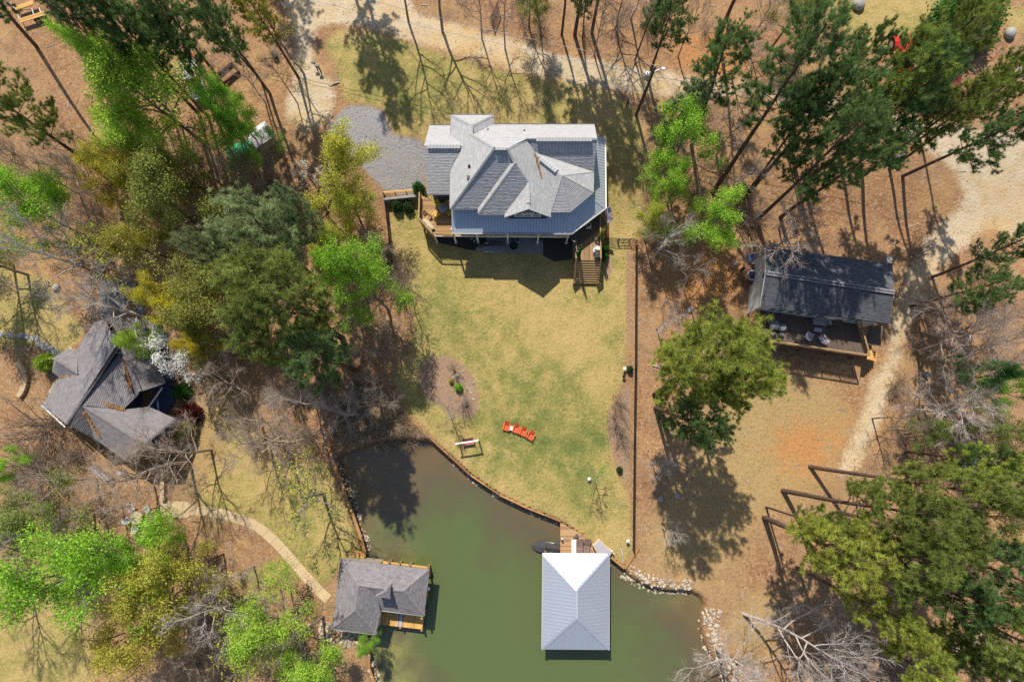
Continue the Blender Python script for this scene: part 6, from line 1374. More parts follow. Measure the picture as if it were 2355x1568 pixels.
for (x0, y0, x1, y1, l) in ((1425, 1258, 1432, 1295, 'pale driftwood branch on the grass by the right bulkhead corner'), (780, 190, 718+40, 200, 'fallen log between the pines and the driveway'), (1500, 840, 1520, 850, 'short fallen branch at the edge of the big pine beside the fence')):
    a, e = Gs(x0, y0), Gs(x1, y1); b = MB(); mid = a.lerp(e, .55)+Vector((.12, .1, .03)); b.tube([a+UP*.08, mid+UP*.1, e+UP*.06], [.10, .08, .04], 7); tag(b.build('fallen_log', M['barkp']), l, 'log')
# ------------------------------------------------------------------ things on the navy house decks and patio
def Z3(x, y, z=DZ): return A(863.5+x*.10666, 408.2+y*.10666, z)
t = thing('patio_table', 'round grey metal table with a decoration on the left deck', 'table', Z3(1470, 705)); b = MB(); b.lathe((0, 0, .72), [(.36, -.02), (.49, 0), (.50, .02), (.47, .03)], 20); b.build('tabletop', M['lav'], t, local=True); b = MB(); b.lathe((0, 0, 0), [(.28, 0), (.05, .05), (.04, .7)], 10); b.build('pedestal', M['black'], t, local=True)
b = MB(); p = Z3(1440, 640, DZ+.75); b.lathe(p, [(.07, 0), (.1, .1), (.05, .2)], 8); [b.bar(p+UP*.18, p+Vector((math.cos(i), math.sin(i), 1.1)).normalized()*.3+UP*.15, .015, .015) for i in range(7)]; tag(b.build('table_decoration', M['lav']), 'pale centrepiece on the round deck table', 'centrepiece')
def metal_chair(label, loc, rz, m, group, name='patio_chair'):
    t = thing(name, label, 'chair', loc, rz, group); b = MB(); b.box((0, 0, .42), (.5, .48, .04)); [b.box((0, -.2+.1*i, .445), (.46, .06, .02)) for i in range(5)]; b.build('seat', m, t, local=True)
    b = MB()
    for i in range(7): a = math.pi*(.15+.7*i/6); b.bar((math.cos(a)*.25, .22, .44), (math.cos(a)*.30, .33, .62+math.sin(a)*.26), .06, .02)
    b.bar((-.25, .3, .62), (.25, .3, .62), .03, .1); b.build('backrest', m, t, local=True)
    for sx in (-1, 1):
        b = MB(); b.bar((sx*.27, -.22, .63), (sx*.27, .28, .63), .05, .03); b.build('armrest', m, t, local=True)
        for y in (-.22, .22): b = MB(); b.bar((sx*.25, y, 0), (sx*.25, y, .62 if y < 0 else .42), .03, .03); b.build('leg', m, t, local=True)
    return t
G2 = 'yellow metal chairs at the round deck table'
metal_chair('bright yellow metal chair in the sun at the round deck table', Z3(1325, 830), R(140), M['yellow'], G2); metal_chair('yellow metal chair beside the porch roof edge at the round table', Z3(1600, 790), R(215), M['yellow'], G2)
metal_chair('yellow metal chair in the shade left of the round table', Z3(1350, 600), R(40), M['yellow'], G2); metal_chair('yellow metal chair in the shade right of the round table', Z3(1560, 600), R(-40), M['yellow'], G2)
adirondack('adirondack_chair', 'brown wooden adirondack chair on the left deck', M['deck'], Z3(1120, 850), R(50), None)
t = thing('chaise_lounge', 'cream cushioned lounge along the diagonal deck rail', 'lounge', Z3(1150, 1020), R(-53)); b = MB(); b.box((0, 0, .3), (1.5, .5, .12)); b.ball((-.0, 0, .42), (.8, .28, .14), 10); b.build('cushion', M['tan'], t, local=True)
for x in (-.6, .6):
    for y in (-.2, .2): b = MB(); b.bar((x, y, 0), (x, y, .28), .06, .06); b.build('leg', M['dkwood'], t, local=True)
t = thing('grill', 'dark covered grill against the wall on the left deck', 'grill', Z3(1500, 480)); b = MB(); b.box((0, 0, .4), (1.2, .55, .8)); b.build('cart', M['dark'], t, local=True); b = MB(); b.tube([Vector((-.55, 0, .82)), Vector((.55, 0, .82))], .26, 12); b.build('hood', M['dark'], t, local=True)
t = thing('water_jug', 'grey round urn in the shade on the left deck', 'urn', Z3(1360, 490)); b = MB(); b.lathe((0, 0, 0), [(.15, 0), (.25, .25), (.2, .5), (.12, .55)], 12); b.build('urn', M['lav'], t, local=True)
def X6(x, y, z=DZ): return A(1287.4+x*.08666, 533.8+y*.08666, z)
t = thing('patio_table', 'round glass table on the stair landing', 'table', X6(970, 510)); b = MB(); b.lathe((0, 0, .5), [(.4, 0), (.42, .02), (.4, .04)], 18); b.build('tabletop', M['steel'], t, local=True); b = MB(); [b.bar((math.cos(a)*.3, math.sin(a)*.3, 0), (math.cos(a)*.2, math.sin(a)*.2, .5), .025, .025) for a in (0, 2.1, 4.2)]; b.build('base', M['black'], t, local=True)
b = MB(); b.box(X6(990, 510, DZ+.60), (.24, .2, .12)); tag(b.build('decoy_box', M['yellowwood']), 'small orange wooden box on the glass landing table', 'box')
metal_chair('pale patio chair above the glass landing table', X6(985, 440), R(170), M['lav'], None); metal_chair('dark iron chair in the sun below the glass landing table', X6(975, 640), R(10), M['black'], None)
metal_chair('white chair in the shade at the porch corner', A(1287.4+100.5, 418+0, 0) if False else A(1405.5-2, 557.5-15, DZ) if False else X6(760, -120), R(90), M['white'], None)
for x, y, l in ((490, 490, 'white pot with a plant at the left landing rail'), (530, 400, 'white pot at the left landing rail, upper')): bowl(X6(x, y), l, m='white', r=.17, h=.3)
for x, y, l in ((500, 600, 'leafy plant at the left landing rail'), (1080, 130, 'bushy yellow green plant at the top of the right landing rail')): tree('bush', 1287.4+x*.08666, 533.8+y*.08666, 3.2, 5 if x < 900 else 8, 'eg' if x < 900 else 'sp', l, base=None)
for x, y, l in ((970, 200, 'dark potted plant on the landing near the porch'), (1010, 280, 'dark potted plant on the landing behind the right rail')): bowl(X6(x, y), l, m='black', r=.24, h=.4)
b = MB(); p = A(1396.5, 538, .9); b.ball(p, (.22, .5, .25), 10); tag(b.build('kayak_bow', M['terracotta'], smooth=True), 'orange float beside the stair landing', 'float')
# flags
def flag(label, base, tip, w, h, kind):
    d = (Vector(tip)-Vector(base)); t = thing('flag', label, 'flag', base); b = MB(); b.tube([Vector(base), Vector(tip)], .025, 6); b.build('flagpole', M['white'], t)
    top = Vector(tip); a = (Vector(base)-top).normalized(); b = MB(); nx_, ny_ = 22, 13; dn = Vector((.22, -.80, -.55)).normalized()
    def pt(u, v): q = top+a*(u*h)+dn*(v*w); return q+Vector((.5, .5, 0))*.07*math.sin(v*7+u*3)*v
    for i in range(ny_):
        for j in range(nx_):
            u0, u1, v0, v1 = i/ny_, (i+1)/ny_, j/nx_, (j+1)/nx_
            b.mi = (2 if kind == 'plain' else (2 if (i < 7 and j < 9) else (0 if i % 2 == 0 else 1))); b.face([pt(u0, v0), pt(u1, v0), pt(u1, v1), pt(u0, v1)])
    b.mi = 1
    if kind != 'plain':
        for i in range(9):
            for j in range(6 if i % 2 == 0 else 5):
                u = (i+.8)/17.5*.95; v = ((j+.5) if i % 2 == 0 else (j+1))/6*.40; c = pt(u, v); n = a.cross(dn).normalized()
                for sg in (-1, 1): b.face([c+n*sg*.012+(a*math.cos(q)+dn*math.sin(q))*(.02 if k % 2 == 0 else .009) for k, q in enumerate([k2*math.pi/5 for k2 in range(10)])])
    else:
        for i in range(ny_-1, ny_): 
            for j in range(nx_): b.face([pt(1.0, j/nx_), pt(1.06, j/nx_), pt(1.06, (j+1)/nx_), pt(1.0, (j+1)/nx_)])
    b.build('cloth', [M['flagpurple'], M['flagwhite'], M['flagnavy']], t)
flag('flag with stars and faded purple stripes at the right porch corner', A(1388, 484, 4.2), A(1404, 474.5, 5.0), 1.5, .85, 'us')
flag('navy flag with a white edge hanging at the porch stairs', A(1316, 552, 3.9), A(1322, 556, 4.9), 1.6, .8, 'plain')
# patio below the porch
def Q3(x, y, z=.15): return A(1320*.785+x*.1866, 690*.785+y*.1866, z)
watercraft('watercraft under a grey crumpled cover on the grass below the porch', Q3(490, 155, .12), .05, 3.1, 1.2, M['cover'], M['white'], 2.2)
t = thing('patio_bench', 'square pale framed crate bench on the patio', 'bench', Q3(795, 52)); b = MB()
for x in (-.5, 0, .5): b.box((x, 0, .35), (.07, .7, .07))
for y in (-.33, .33): b.box((0, y, .351), (1.06, .07, .07))
b.build('frame', M['lav'], t, local=True)
for x in (-.5, .5):
    for y in (-.33, .33): b = MB(); b.bar((x, y, 0), (x, y, .32), .06, .06); b.build('leg', M['lav'], t, local=True)
for x in (-.25, .25): b = MB(); b.box((x, 0, .3), (.4, .55, .08)); b.build('cushion', M['dark'], t, local=True)
t = thing('fire_pit', 'round dark fire pit bowl on the patio', 'fire pit', Q3(778, 135)); b = MB(); b.lathe((0, 0, 0), [(.3, 0), (.42, .25), (.46, .4), (.42, .4), (.36, .25), (.1, .2)], 18); b.build('bowl', M['black'], t, local=True); b = MB(); [b.bar((-.4, y, .42), (.4, y, .42), .015, .015) for y in (-.2, -.1, 0, .1, .2)]; b.build('grate', M['dkwood'], t, local=True)
t = thing('bucket', 'blue bucket beside a porch post on the patio', 'bucket', Q3(715, 72)); b = MB(); b.lathe((0, 0, 0), [(.14, 0), (.19, .4), (.17, .4), (.12, .05)], 12); b.build('bucket', M['blue'], t, local=True)
t = thing('garden_bench', 'low pale slatted bench under the deck edge', 'bench', Q3(530, 18)); b = MB(); [b.box((0, -.15+.15*i, .4), (1.7, .12, .03)) for i in range(3)]; b.build('seat', M['lav'], t, local=True); b = MB(); [b.bar((x, y, 0), (x, y, .39), .05, .05) for x in (-.75, .75) for y in (-.14, .14)]; b.build('leg', M['lav'], t, kind='stuff', local=True)
t = thing('storage_chest', 'dark chest with a white bowl at the right end of the patio', 'chest', Q3(1095, 38)); b = MB(); b.box((0, 0, .25), (.8, .45, .5)); b.build('box', M['dark'], t, local=True); b = MB(); b.box((0, 0, .52), (.84, .49, .05)); b.build('lid', M['dark'], t, local=True)
for i, (x, y) in enumerate(((255, 42), (295, 66), (322, 50))): b = MB(); b.box(Q3(x, y, TZ(0, 20)+.1), (.28, .12, .06), i); tag(b.build('paver', M['white']), ('white paver scrap under the deck, leftmost', 'white paver scrap under the deck, middle', 'white paver scrap under the deck, rightmost')[i], 'paver')
# ------------------------------------------------------------------ cabin surroundings
def K1(x, y, z=CDZ): return A(2180*.785+x*.1333, 880*.785+y*.1333, z)
t = thing('grill_table', 'grey tarp covered table set on the cabin deck', 'covered table', K1(540, 460)); rgq = random.Random(6)
for dx, dy, sx, sy, h in ((-.25, .15, 1.0, 1.1, .8), (.55, -.1, .8, .9, .72), (-.35, -.75, .55, .4, .5), (.5, -.85, .5, .4, .5)):
    b = MB(); b.ball((dx, dy, h*.5), (sx*.62, sy*.62, h*.62), 10, .5, .12, int(h*100+dx*10)); b.v = [(max(dx-sx/2, min(dx+sx/2, x)), max(dy-sy/2, min(dy+sy/2, y)), max(0, min(h+.03*rgq.random(), z))) for x, y, z in b.v]; b.build('tarp', M['cover'], t, local=True)
t = thing('garden_bench', 'pale slatted bench against the cabin wall', 'bench', K1(1270, 395), sang); b = MB(); [b.box((0, -.2+.1*i, .43), (1.35, .08, .025), 0, random.random()) for i in range(5)]; b.build('seat', M['lav'], t, local=True)
b = MB(); [b.bar((-.62+.113*i, .26, .45), (-.62+.113*i, .33, .9), .06, .02) for i in range(12)]; b.bar((-.67, .33, .9), (.67, .33, .9), .03, .06); b.build('backrest', M['lav'], t, local=True)
for x in (-.6, .6): b = MB(); b.bar((x, -.2, 0), (x, -.2, .42), .06, .06); b.bar((x, .25, 0), (x, .25, .42), .06, .06); b.bar((x, -.25, .62), (x, .3, .62), .06, .03); b.build('leg', M['lav'], t, local=True)
tb = table('coffee_table', 'low pale table in front of the slatted bench on the cabin deck', K1(1245, 520), sang, .8, .42, .42, M['lav'], .05, 5)
table('side_table', 'small pale square table beside the slatted bench', K1(1445, 395), sang, .4, .45, .45, M['lav'], .05, 4)
t = thing('garden_bench', 'dark slatted bench against the cabin wall', 'bench', K1(1575, 410), sang); b = MB(); [b.box((0, -.2+.1*i, .43), (1.0, .08, .025), 0, random.random()) for i in range(5)]; b.build('seat', M['dkwood'], t, local=True); b = MB(); [b.bar((-.45+.1*i, .26, .45), (-.45+.1*i, .33, .88), .06, .02) for i in range(10)]; b.build('backrest', M['dkwood'], t, local=True)
for x in (-.45, .45): b = MB(); b.bar((x, -.2, 0), (x, -.2, .42), .06, .06); b.bar((x, .25, 0), (x, .25, .42), .06, .06); b.build('leg', M['dkwood'], t, local=True)
G4 = 'pale adirondack chairs on the cabin deck'
adirondack('adirondack_chair', 'left pale adirondack chair on the cabin deck', M['lav'], K1(1090, 625), R(-30+180), G4); adirondack('adirondack_chair', 'right pale adirondack chair on the cabin deck', M['lav'], K1(1335, 680), R(35+180), G4)
metal_chair('blue chair on the small side deck of the cabin', C1(155, 250, .95), R(0), M['blue'], None)
t = thing('hot_tub', 'round grey tub on the side deck of the cabin', 'tub', C1(165, 450, .9)); b = MB(); b.lathe((0, 0, 0), [(.5, 0), (.55, .5), (.55, .56), (.42, .56), (.38, .2)], 16); b.build('tub', M['lav'], t, local=True); b = MB(); b.lathe((0, 0, .3), [(.4, 0), (.3, .02)], 14); b.build('cover', M['dark'], t, local=True)
bowl(C1(180, 548, .2), 'white pot at the corner of the cabin side deck', m='white', r=.16, h=.3)
t = thing('satellite_dish', 'white satellite dish on a post behind the cabin', 'antenna', C1(1830, 250, 2.2)); b = MB(); b.bar((0, 0, -2.3), (0, 0, 0), .06, .06); b.build('mast', M['steel'], t, local=True); b = MB(); b.lathe((0, 0, 0), [(.02, 0), (.2, .05), (.3, .14), (.28, .14), (.05, .03)], 12); b.build('dish', M['white'], t, local=True)
a = C1(120, 0, 0); e = C1(145, 150, 0); b = MB(); b.bar(a+UP*.35, e+UP*.35, .1, .7); tag(b.build('retaining_wall', M['yellowwood']), 'timber edging wall left of the cabin side deck', 'retaining wall')
# ------------------------------------------------------------------ woodland house yard
t = thing('stone_table', 'round stone patio table ringed by pale chairs', 'table', Gs(322, 1188)); b = MB(); b.lathe((0, 0, .68), [(.62, 0), (.66, .04), (.66, .1), (.30, .1), (.29, .115)], 20); b.build('tabletop', M['tan'], t, local=True); b = MB(); b.lathe((0, 0, 0), [(.3, 0), (.2, .1), (.18, .68)], 12); b.build('pedestal', M['concrete'], t, local=True)
def slingchair(label, loc, rz, grp):
    t = thing('patio_chair', label, 'chair', loc, rz, grp); b = MB(); [b.box((0, -.22+.11*i, .42), (.56, .1, .03), 0, random.random()) for i in range(5)]; b.build('seat', M['lav'], t, local=True)
    b = MB(); [b.bar((-.28, .27+.05*i, .45+.1*i), (.28, .27+.05*i, .45+.1*i), .03, .095, random.random()) for i in range(5)]; b.build('backrest', M['white'], t, local=True)
    for x in (-.3, .3): b = MB(); b.bar((x, -.22, 0), (x, -.22, .6), .04, .04); b.bar((x, -.24, .6), (x, .36, .62), .05, .04); b.bar((x, .25, 0), (x, .30, .62), .04, .04); b.build('leg', M['white'], t, local=True)
for k, (an, l) in enumerate(((198, 'pale patio chair left of the stone table'), (262, 'pale patio chair below the stone table'), (330, 'pale patio chair right of the stone table'), (40, 'pale patio chair at the upper right of the stone table'), (128, 'pale patio chair at the upper left of the stone table'))):
    c0 = Gs(322, 1188); p = c0+Vector((math.cos(R(an)), math.sin(R(an)), 0))*1.15; p.z = GZat(p.x, p.y); slingchair(l, p, R(an-90), 'pale chairs around the stone table')
for i, (x, y, l) in enumerate(((231, 1083, 'silver covered grill behind the woodland house, left'), (250, 1097, 'silver covered cart behind the woodland house, middle'), (285, 1088, 'small silver box under the tan bare tree'))):
    t = thing('covered_grill', l, 'grill', Gs(x, y), R(-45), 'covered things on the patio'); w_ = (1.3, 1.0, .6)[i]; b = MB(); b.box((0, 0, .4), (w_, .6, .8)); b.build('skirt', M['steel'], t, local=True); b = MB(); b.tube([Vector((-w_/2, 0, .8)), Vector((w_/2, 0, .8))], .28, 10); b.build('hood', M['lav'], t, local=True)
t = thing('stone_bench', 'long pale stone bench beside the concrete path', 'bench', Gs(378, 1128)); b = MB(); b.box((0, 0, .55), (.42, 1.9, .14), R(3)); b.build('seat', M['concrete'], t, local=True)
for y in (-.7, .7): b = MB(); b.box((0, y, .24), (.36, .25, .5)); b.build('leg', M['concrete'], t, local=True)
t = thing('garden_wall', 'curved pale stone seat wall at the left edge', 'wall', Gs(55, 875)); cw_ = [Gs(*p) for p in ((44, 834), (54, 842), (62, 860), (62, 880), (55, 900), (46, 912))]
for i in range(5): a, e = cw_[i], cw_[i+1].lerp(cw_[i], .04); b = MB(); b.bar(a+UP*.25, e+UP*.25, .5, .5, .4+.1*random.random()); b.build('stone', M['concrete'], t)
t = thing('planter_edging', 'pale timber edging around the bed below the woodland house', 'edging', Gs(215, 1000)); ed_ = [Gs(*p) for p in ((176, 993), (190, 985), (215, 1003), (230, 1020), (228, 1036))]
for a, e in zip(ed_[:-1], ed_[1:]): b = MB(); b.bar(a+UP*.1, e.lerp(a, .02)+UP*.1, .22, .3, random.random()); b.build('timber', M['tan'], t)
t = thing('planter_edging', 'pale timber edging against the left wall of the woodland house', 'edging', Gs(125, 890)); a, e = Gs(118, 905), Gs(136, 872); b = MB(); b.bar(a+UP*.1, e+UP*.1, .5, .3); b.build('timber', M['tan'], t)
for i, (x, y) in enumerate(((5, 768), (25, 770), (45, 771), (60, 772), (72, 778), (84, 777))): b = MB(); p = Gs(x, y); b.lathe(p+UP*.0, [(.3, 0), (.32, .05), (.25, .07)], 9); tag(b.build('stepping_stone', M['boulder']), 'round stepping stone in the shady grass at the left edge, number %s from the left'.replace('number %s', ('first', 'second', 'third', 'fourth', 'fifth', 'last')[i]), 'stepping stone', 'stepping stones in the shady grass')
t = thing('garden_canoe', 'teal tarp covered canoe beside the white flowering tree', 'canoe', Gs(376, 775)); b = MB()
cp = [Gs(*p)+UP*.5 for p in ((366, 745), (372, 765), (380, 785), (386, 800))]; b.tube(cp, [.12, .45, .5, .12], 8); b.build('tarp', mat('teal_tarp', (.03, .20, .25), .6), t, smooth=True)
# ------------------------------------------------------------------ upper left woods: trailer, pickup, shed
def U1(x, y, z): return A(x*.1001, y*.1001, z)
p = U1(760, 330, 4.0); gz = GZat(p.x, p.y); an = math.atan2(U1(450, 500, 4).y-U1(1050, 310, 4).y, U1(450, 500, 4).x-U1(1050, 310, 4).x)
def ul(x, y, h): 
    q = G(x*.1001, y*.1001); return Vector((*P(x*.1001, y*.1001, q.z+h), q.z+h))
t = thing('boat_trailer', 'flatbed trailer with yellow timber bunks in the upper left corner', 'trailer', Vector((p.x, p.y, gz)))
for x0, y0, x1, y1 in ((350, 205, 770, 60), (455, 490, 1050, 300)): a, e = ul(x0, y0, .75), ul(x1, y1, .75); sd3 = (e-a).normalized().cross(UP); [(lambda b: (b.bar(a+sd3*o_, e+sd3*o_, .15, .1, random.random()), b.build('bunk', M['yellowwood'], t)))(MB()) for o_ in (-.17, 0, .17)]
for x0, y0, x1, y1 in ((365, 210, 470, 500), (735, 200, 800, 400), (905, 190, 960, 340)): b = MB(); b.bar(ul(x0, y0, .6), ul(x1, y1, .6), .08, .1); b.build('cross_member', M['steel'], t)
b = MB(); b.bar(ul(340, 200, .6), ul(180, 20, .5), .08, .1); b.build('tongue', M['steel'], t)
for x, y in ((850, 450), (1000, 400)):
    q = ul(x, y, .32); dv = Vector((math.cos(an+math.pi/2), math.sin(an+math.pi/2), 0)); b = MB(); b.tube([q-dv*.12, q+dv*.12], .32, 14); w0 = b.build('wheel', M['tyre'], t); b = MB(); b.tube([q-dv*.13, q+dv*.13], .15, 10); b.build('rim', M['lav'], w0)
def vehicle(name, label, cat, loc, rz, L, Wd, H, paint, cab=(.05, .55), open_bed=False):
    t = thing(name, label, cat, loc, rz); b = MB(); N = 10; V = []
    for i in range(N+1):
        u = i/N; x = -L/2+L*u; w = Wd/2*(1-.12*abs(2*u-1)**3); zt = H*.56-(.10*max(0, (u-.7)/.3)+.05*max(0, (.2-u)/.2)); V += [(x, -w, .28), (x, -w*1.0, zt-.08), (x, -w*.93, zt), (x, w*.93, zt), (x, w, zt-.08), (x, w, .28)]
    b.raw(V, [(i*6+k, (i+1)*6+k, (i+1)*6+(k+1) % 6, i*6+(k+1) % 6) for i in range(N) for k in range(6)]+[tuple(range(5, -1, -1)), tuple(N*6+k for k in range(6))]); b.build('body', paint, t, local=True)
    x0, x1 = -L/2+L*cab[0], -L/2+L*cab[1]; w = Wd/2*.9; z0, z1 = H*.55, H; c = [(x0, -w, z0), (x1+.35, -w, z0), (x1+.35, w, z0), (x0, w, z0), (x0+.3, -w*.8, z1), (x1-.25, -w*.8, z1), (x1-.25, w*.8, z1), (x0+.3, w*.8, z1)]
    b = MB(); b.raw(c, [(0, 1, 5, 4), (1, 2, 6, 5), (2, 3, 7, 6), (3, 0, 4, 7)]); b.build('glasshouse', M['glass'], t, local=True); b = MB(); b.box(((x0+x1)/2, 0, z1+.01), (x1-x0-.45, w*1.62, .05)); b.build('roof', paint, t, local=True)
    for sx in (-1, 1):
        for u in (.2, .8):
            q = Vector((-L/2+L*u, sx*(Wd/2-.08), .34)); b = MB(); b.tube([q-Vector((0, .12, 0)), q+Vector((0, .12, 0))], .34, 14); w0 = b.build('wheel', M['tyre'], t, local=True); b = MB(); b.tube([q-Vector((0, .125, 0)), q+Vector((0, .125, 0))], .18, 10); b.build('rim', M['steel'], w0, local=True)
        b = MB(); b.box((L/2-.02, sx*Wd*.34, H*.42), (.08, .3, .16)); b.build('headlight', M['white'], t, local=True)
    if open_bed: b = MB(); b.box((-L/2+L*.2, 0, H*.57), (L*.34, Wd*.78, .04)); b.build('bed', M['dark'], t, local=True)
    return t
vehicle('pickup_truck', 'grey pickup half hidden under dark pines in the upper left', 'truck', Gs(452, 190), R(110), 4.8, 1.8, 1.7, M['greycar'], (.34, .62), True)
vehicle('parked_car', 'dark red car half hidden under pines at upper right', 'car', Gs(2178, 205), R(75), 4.5, 1.8, 1.5, M['maroon'])
t = thing('tractor', 'bright red tractor with a front loader on the upper right lawn', 'tractor', Gs(2066, 122), R(-82)); b = MB(); b.box((.55, 0, .95), (1.5, .62, .55)); b.box((1.2, 0, .85), (.4, .58, .4)); b.build('hood', M['red'], t, local=True)
for sy in (-1, 1):
    b = MB(); b.tube([Vector((-.75, sy*.78-.17, .72)), Vector((-.75, sy*.78+.17, .72))], .72, 16); w0 = b.build('rear_wheel', M['tyre'], t, local=True); b = MB(); b.tube([Vector((-.75, sy*.78-.18, .72)), Vector((-.75, sy*.78+.18, .72))], .36, 12); b.build('rim', M['steel'], w0, local=True)
    b = MB(); b.tube([Vector((1.1, sy*.62-.1, .4)), Vector((1.1, sy*.62+.1, .4))], .4, 14); b.build('front_wheel', M['tyre'], t, local=True)
    b = MB(); pts5 = [Vector((-.75+.85*math.cos(a_), sy*.78, .75+.85*math.sin(a_))) for a_ in (.3, .8, 1.3, 1.8, 2.4)]; [b.bar(p_, q_, .5, .06) for p_, q_ in zip(pts5[:-1], pts5[1:])]; b.build('fender', M['red'], t, local=True)
    b = MB(); b.bar((-.3, sy*.45, 1.15), (1.3, sy*.5, 1.25), .14, .16); b.bar((1.3, sy*.5, 1.25), (2.2, sy*.5, .5), .14, .16); b.build('loader_arm', M['red'], t, local=True)
b = MB(); b.box((2.35, 0, .35), (.5, 1.7, .5)); b.build('bucket', M['red'], t, local=True); b = MB(); b.box((-.7, 0, 1.1), (.5, .5, .12)); b.box((-.95, 0, 1.35), (.1, .5, .45)); b.build('seat', M['black'], t, local=True); b = MB(); b.lathe((-.15, 0, 1.5), [(.16, 0), (.19, .02), (.16, .04)], 12); b.bar((0, 0, 1.2), (-.15, 0, 1.5), .04, .04); b.build('steering_wheel', M['black'], t, local=True)
p = Gs(612, 327); t = thing('shed', 'small grey roofed shed beside the driveway turnaround', 'shed', p, R(38)); b = MB(); b.prism([(-1.0, -.8), (1.0, -.8), (1.0, .8), (-1.0, .8)], -.3, 1.8); b.build('wall', M['beige_siding'], t, local=True)
b = MB(); b.raw([(-1.25, -1.0, 1.75), (1.25, -1.0, 1.75), (1.25, 0, 2.4), (-1.25, 0, 2.4), (-1.25, 1.0, 1.75), (1.25, 1.0, 1.75)], [(0, 1, 2, 3), (3, 2, 5, 4), (0, 3, 4), (1, 5, 2)]); b.build('roof', M['pale_siding'], t, local=True); b = MB(); b.box((1.01, 0, .8), (.05, .8, 1.6)); b.build('door', M['dkwood'], t, local=True)
t = thing('covered_boat', 'small boat under a green tarp left of the shed', 'boat', Gs(560, 348), R(20)); b = MB(); V = []; N = 8
for i in range(N+1): u = i/N; w_ = .75*(1-.8*max(0, (u-.55)/.45)**2); x = -1.6+3.2*u; V += [(x, -w_*.7, .1), (x, -w_, .7), (x, 0, .95), (x, w_, .7), (x, w_*.7, .1)]
b.raw(V, [(i*5+k, (i+1)*5+k, (i+1)*5+k+1, i*5+k+1) for i in range(N) for k in range(4)]+[(4, 3, 2, 1, 0), tuple(N*5+k for k in range(5))]); b.build('tarp', M['greenp'], t, smooth=False, local=True); b = MB(); b.box((0, 0, .12), (2.6, 1.0, .2)); b.build('hull', M['lav'], t, local=True)
t = thing('firewood_rack', 'brown wooden frame lying among the pine trunks', 'rack', Gs(528, 172), R(40)); 
for y in (-.6, .6): b = MB(); b.bar((-1.0, y, .3), (1.0, y, .3), .12, .5); b.build('side_board', M['redwood'], t, local=True)
for x in (-1, 1): b = MB(); b.bar((x, -.6, .31), (x, .6, .31), .1, .4); b.build('end_board', M['redwood'], t, local=True)
def bin_(label, loc, m='black', h=1.0):
    t = thing('trash_bin', label, 'bin', loc); b = MB(); b.lathe((0, 0, 0), [(.24, 0), (.3, h*.9), (.3, h)], 10); b.build('bin', M[m], t, local=True); b = MB(); b.lathe((0, 0, h), [(.33, 0), (.33, .05), (.1, .1)], 10); b.build('lid', M[m], t, local=True)
bin_('black bin among the leaves left of the driveway', Gs(634, 131), h=.7); bin_('dark trash bin between the pine trunks at upper right', Gs(2061, 368), 'cover'); bin_('dark bin at the edge of the track by the slanting bare trunk', Gs(2123, 862), 'cover', .8)
for x, y, l in ((729, 157, 'black gate post with a meter beside the driveway, upper'), (738, 165, 'black gate post beside the driveway, lower')): t = thing('gate_post', l, 'post', Gs(x, y)); b = MB(); b.bar((0, 0, -.1), (0, 0, 1.1), .12, .12); b.build('post', M['black'], t, local=True); b = MB(); b.box((-.1, .05, 1.1), (.4, .2, .25)); b.build('box', M['cover'], t, local=True)
t = thing('lattice_panel', 'brown lattice panel standing among the shrubs across the road', 'panel', Gs(1139, 40), R(68)); b = MB()
for z in (0, 1.6): b.bar((-.9, 0, z+.1), (.9, 0, z+.1), .06, .08)
for x in (-.9, .9): b.bar((x, 0, 0), (x, 0, 1.75), .08, .06)
b.build('frame', M['redwood'], t, local=True); b = MB(); [b.bar((-.9+.2*i, .02, .1), (-.9+.2*i, .02, 1.7), .05, .02) for i in range(1, 9)]; [b.bar((-.9, -.02, .1+.2*i), (.9, -.02, .1+.2*i), .02, .05) for i in range(1, 8)]; b.build('slat', M['redwood'], t, kind='stuff', local=True)
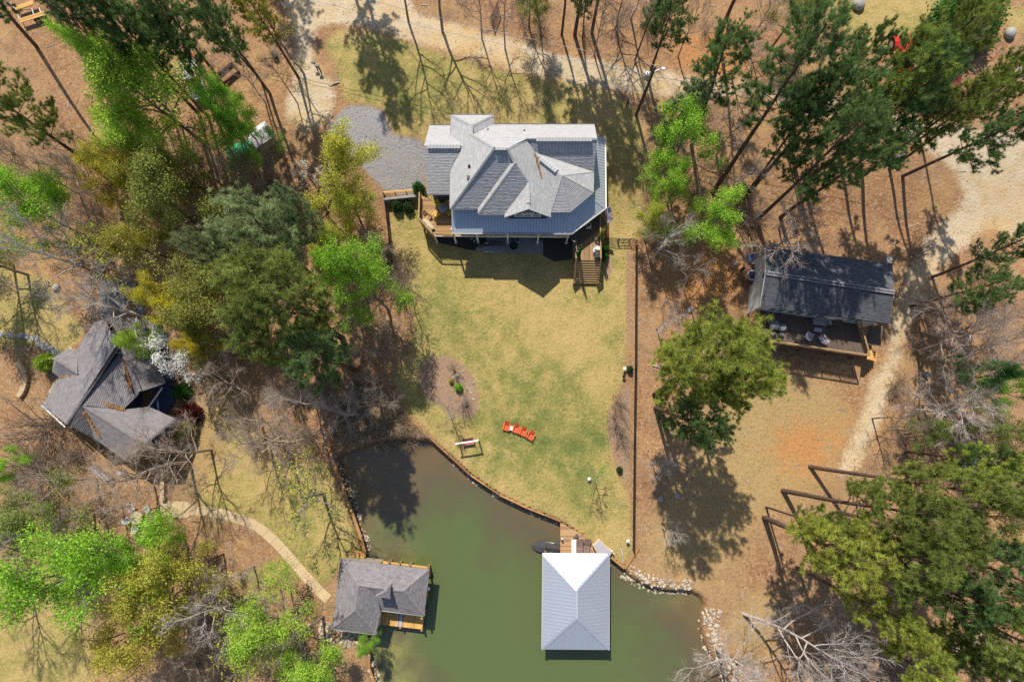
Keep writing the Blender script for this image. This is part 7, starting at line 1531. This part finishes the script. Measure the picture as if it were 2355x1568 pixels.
t = thing('tarp_bundle', 'small red tarp bundle at the top edge in the dark pines', 'tarp', Gs(447, 138)); b = MB(); b.ball((0, 0, .25), (.6, .45, .35), 9, .5, .2, 4); b.build('tarp', M['red'], t, local=True)
# ------------------------------------------------------------------ right edge
t = thing('swing_set', 'white metal swing set under the bare trees at the right edge', 'swing set', Gs(2190, 775))
sw_ = [ul(0, 0, 0)]; q0, q1 = Gs(2188, 800), Gs(2205, 772); top0, top1 = q0+UP*2.2, q1+UP*2.2; dd = (q1-q0); dd.z = 0; dd.normalize(); nn = Vector((-dd.y, dd.x, 0))
for q, tp in ((q0, top0), (q1, top1)):
    for sg in (-1, 1): b = MB(); b.tube([q+nn*sg*.9, tp], .06, 8); b.build('leg', M['white'], t)
b = MB(); b.tube([top0, top1], .06, 8); b.build('top_bar', M['white'], t)
t = thing('dock_stairs', 'white railed stairs at the right edge beside the yellow green pine', 'stairs', Gs(2210, 1062)); q = Gs(2210, 1062)
for i in range(8): b = MB(); b.box(q+Vector((.0, -.3*i+1, 1.9-.2*i)), (1.5, .32, .05), 0, random.random()); b.build('stair_tread', M['lav'], t)
for sx in (-.8, .8): b = MB(); b.bar(q+Vector((sx, 1.2, 2.9)), q+Vector((sx, -1.3, 1.2)), .08, .08); [b.bar(q+Vector((sx, 1.2-.83*k, -.1)), q+Vector((sx, 1.2-.83*k, 2.9-.55*k)), .08, .08) for k in range(4)]; b.build('hand_rail', M['white'], t)
# fallen twigs and sticks on the woodland floor
rg = np.random.default_rng(77); b = MB(); k = 0
while k < 1500:
    x, y = rg.uniform(-56, 56), rg.uniform(-26, 46); i = int((x+76)/ST); j = int((y+48)/ST)
    if rg.random() > wood[j, i]: continue
    a_ = rg.uniform(0, 3.14); L = rg.uniform(.2, 1.1); d3 = Vector((math.cos(a_), math.sin(a_), 0))*L; p = Vector((x, y, GZ[j, i]+.04)); b.bar(p, p+d3+UP*rg.uniform(0, .08), rg.uniform(.015, .05), .03, rg.random()); k += 1
tag(b.build('fallen_twigs', M['barkp']), 'broken twigs scattered on the woodland floor', 'twigs', None, 'stuff')
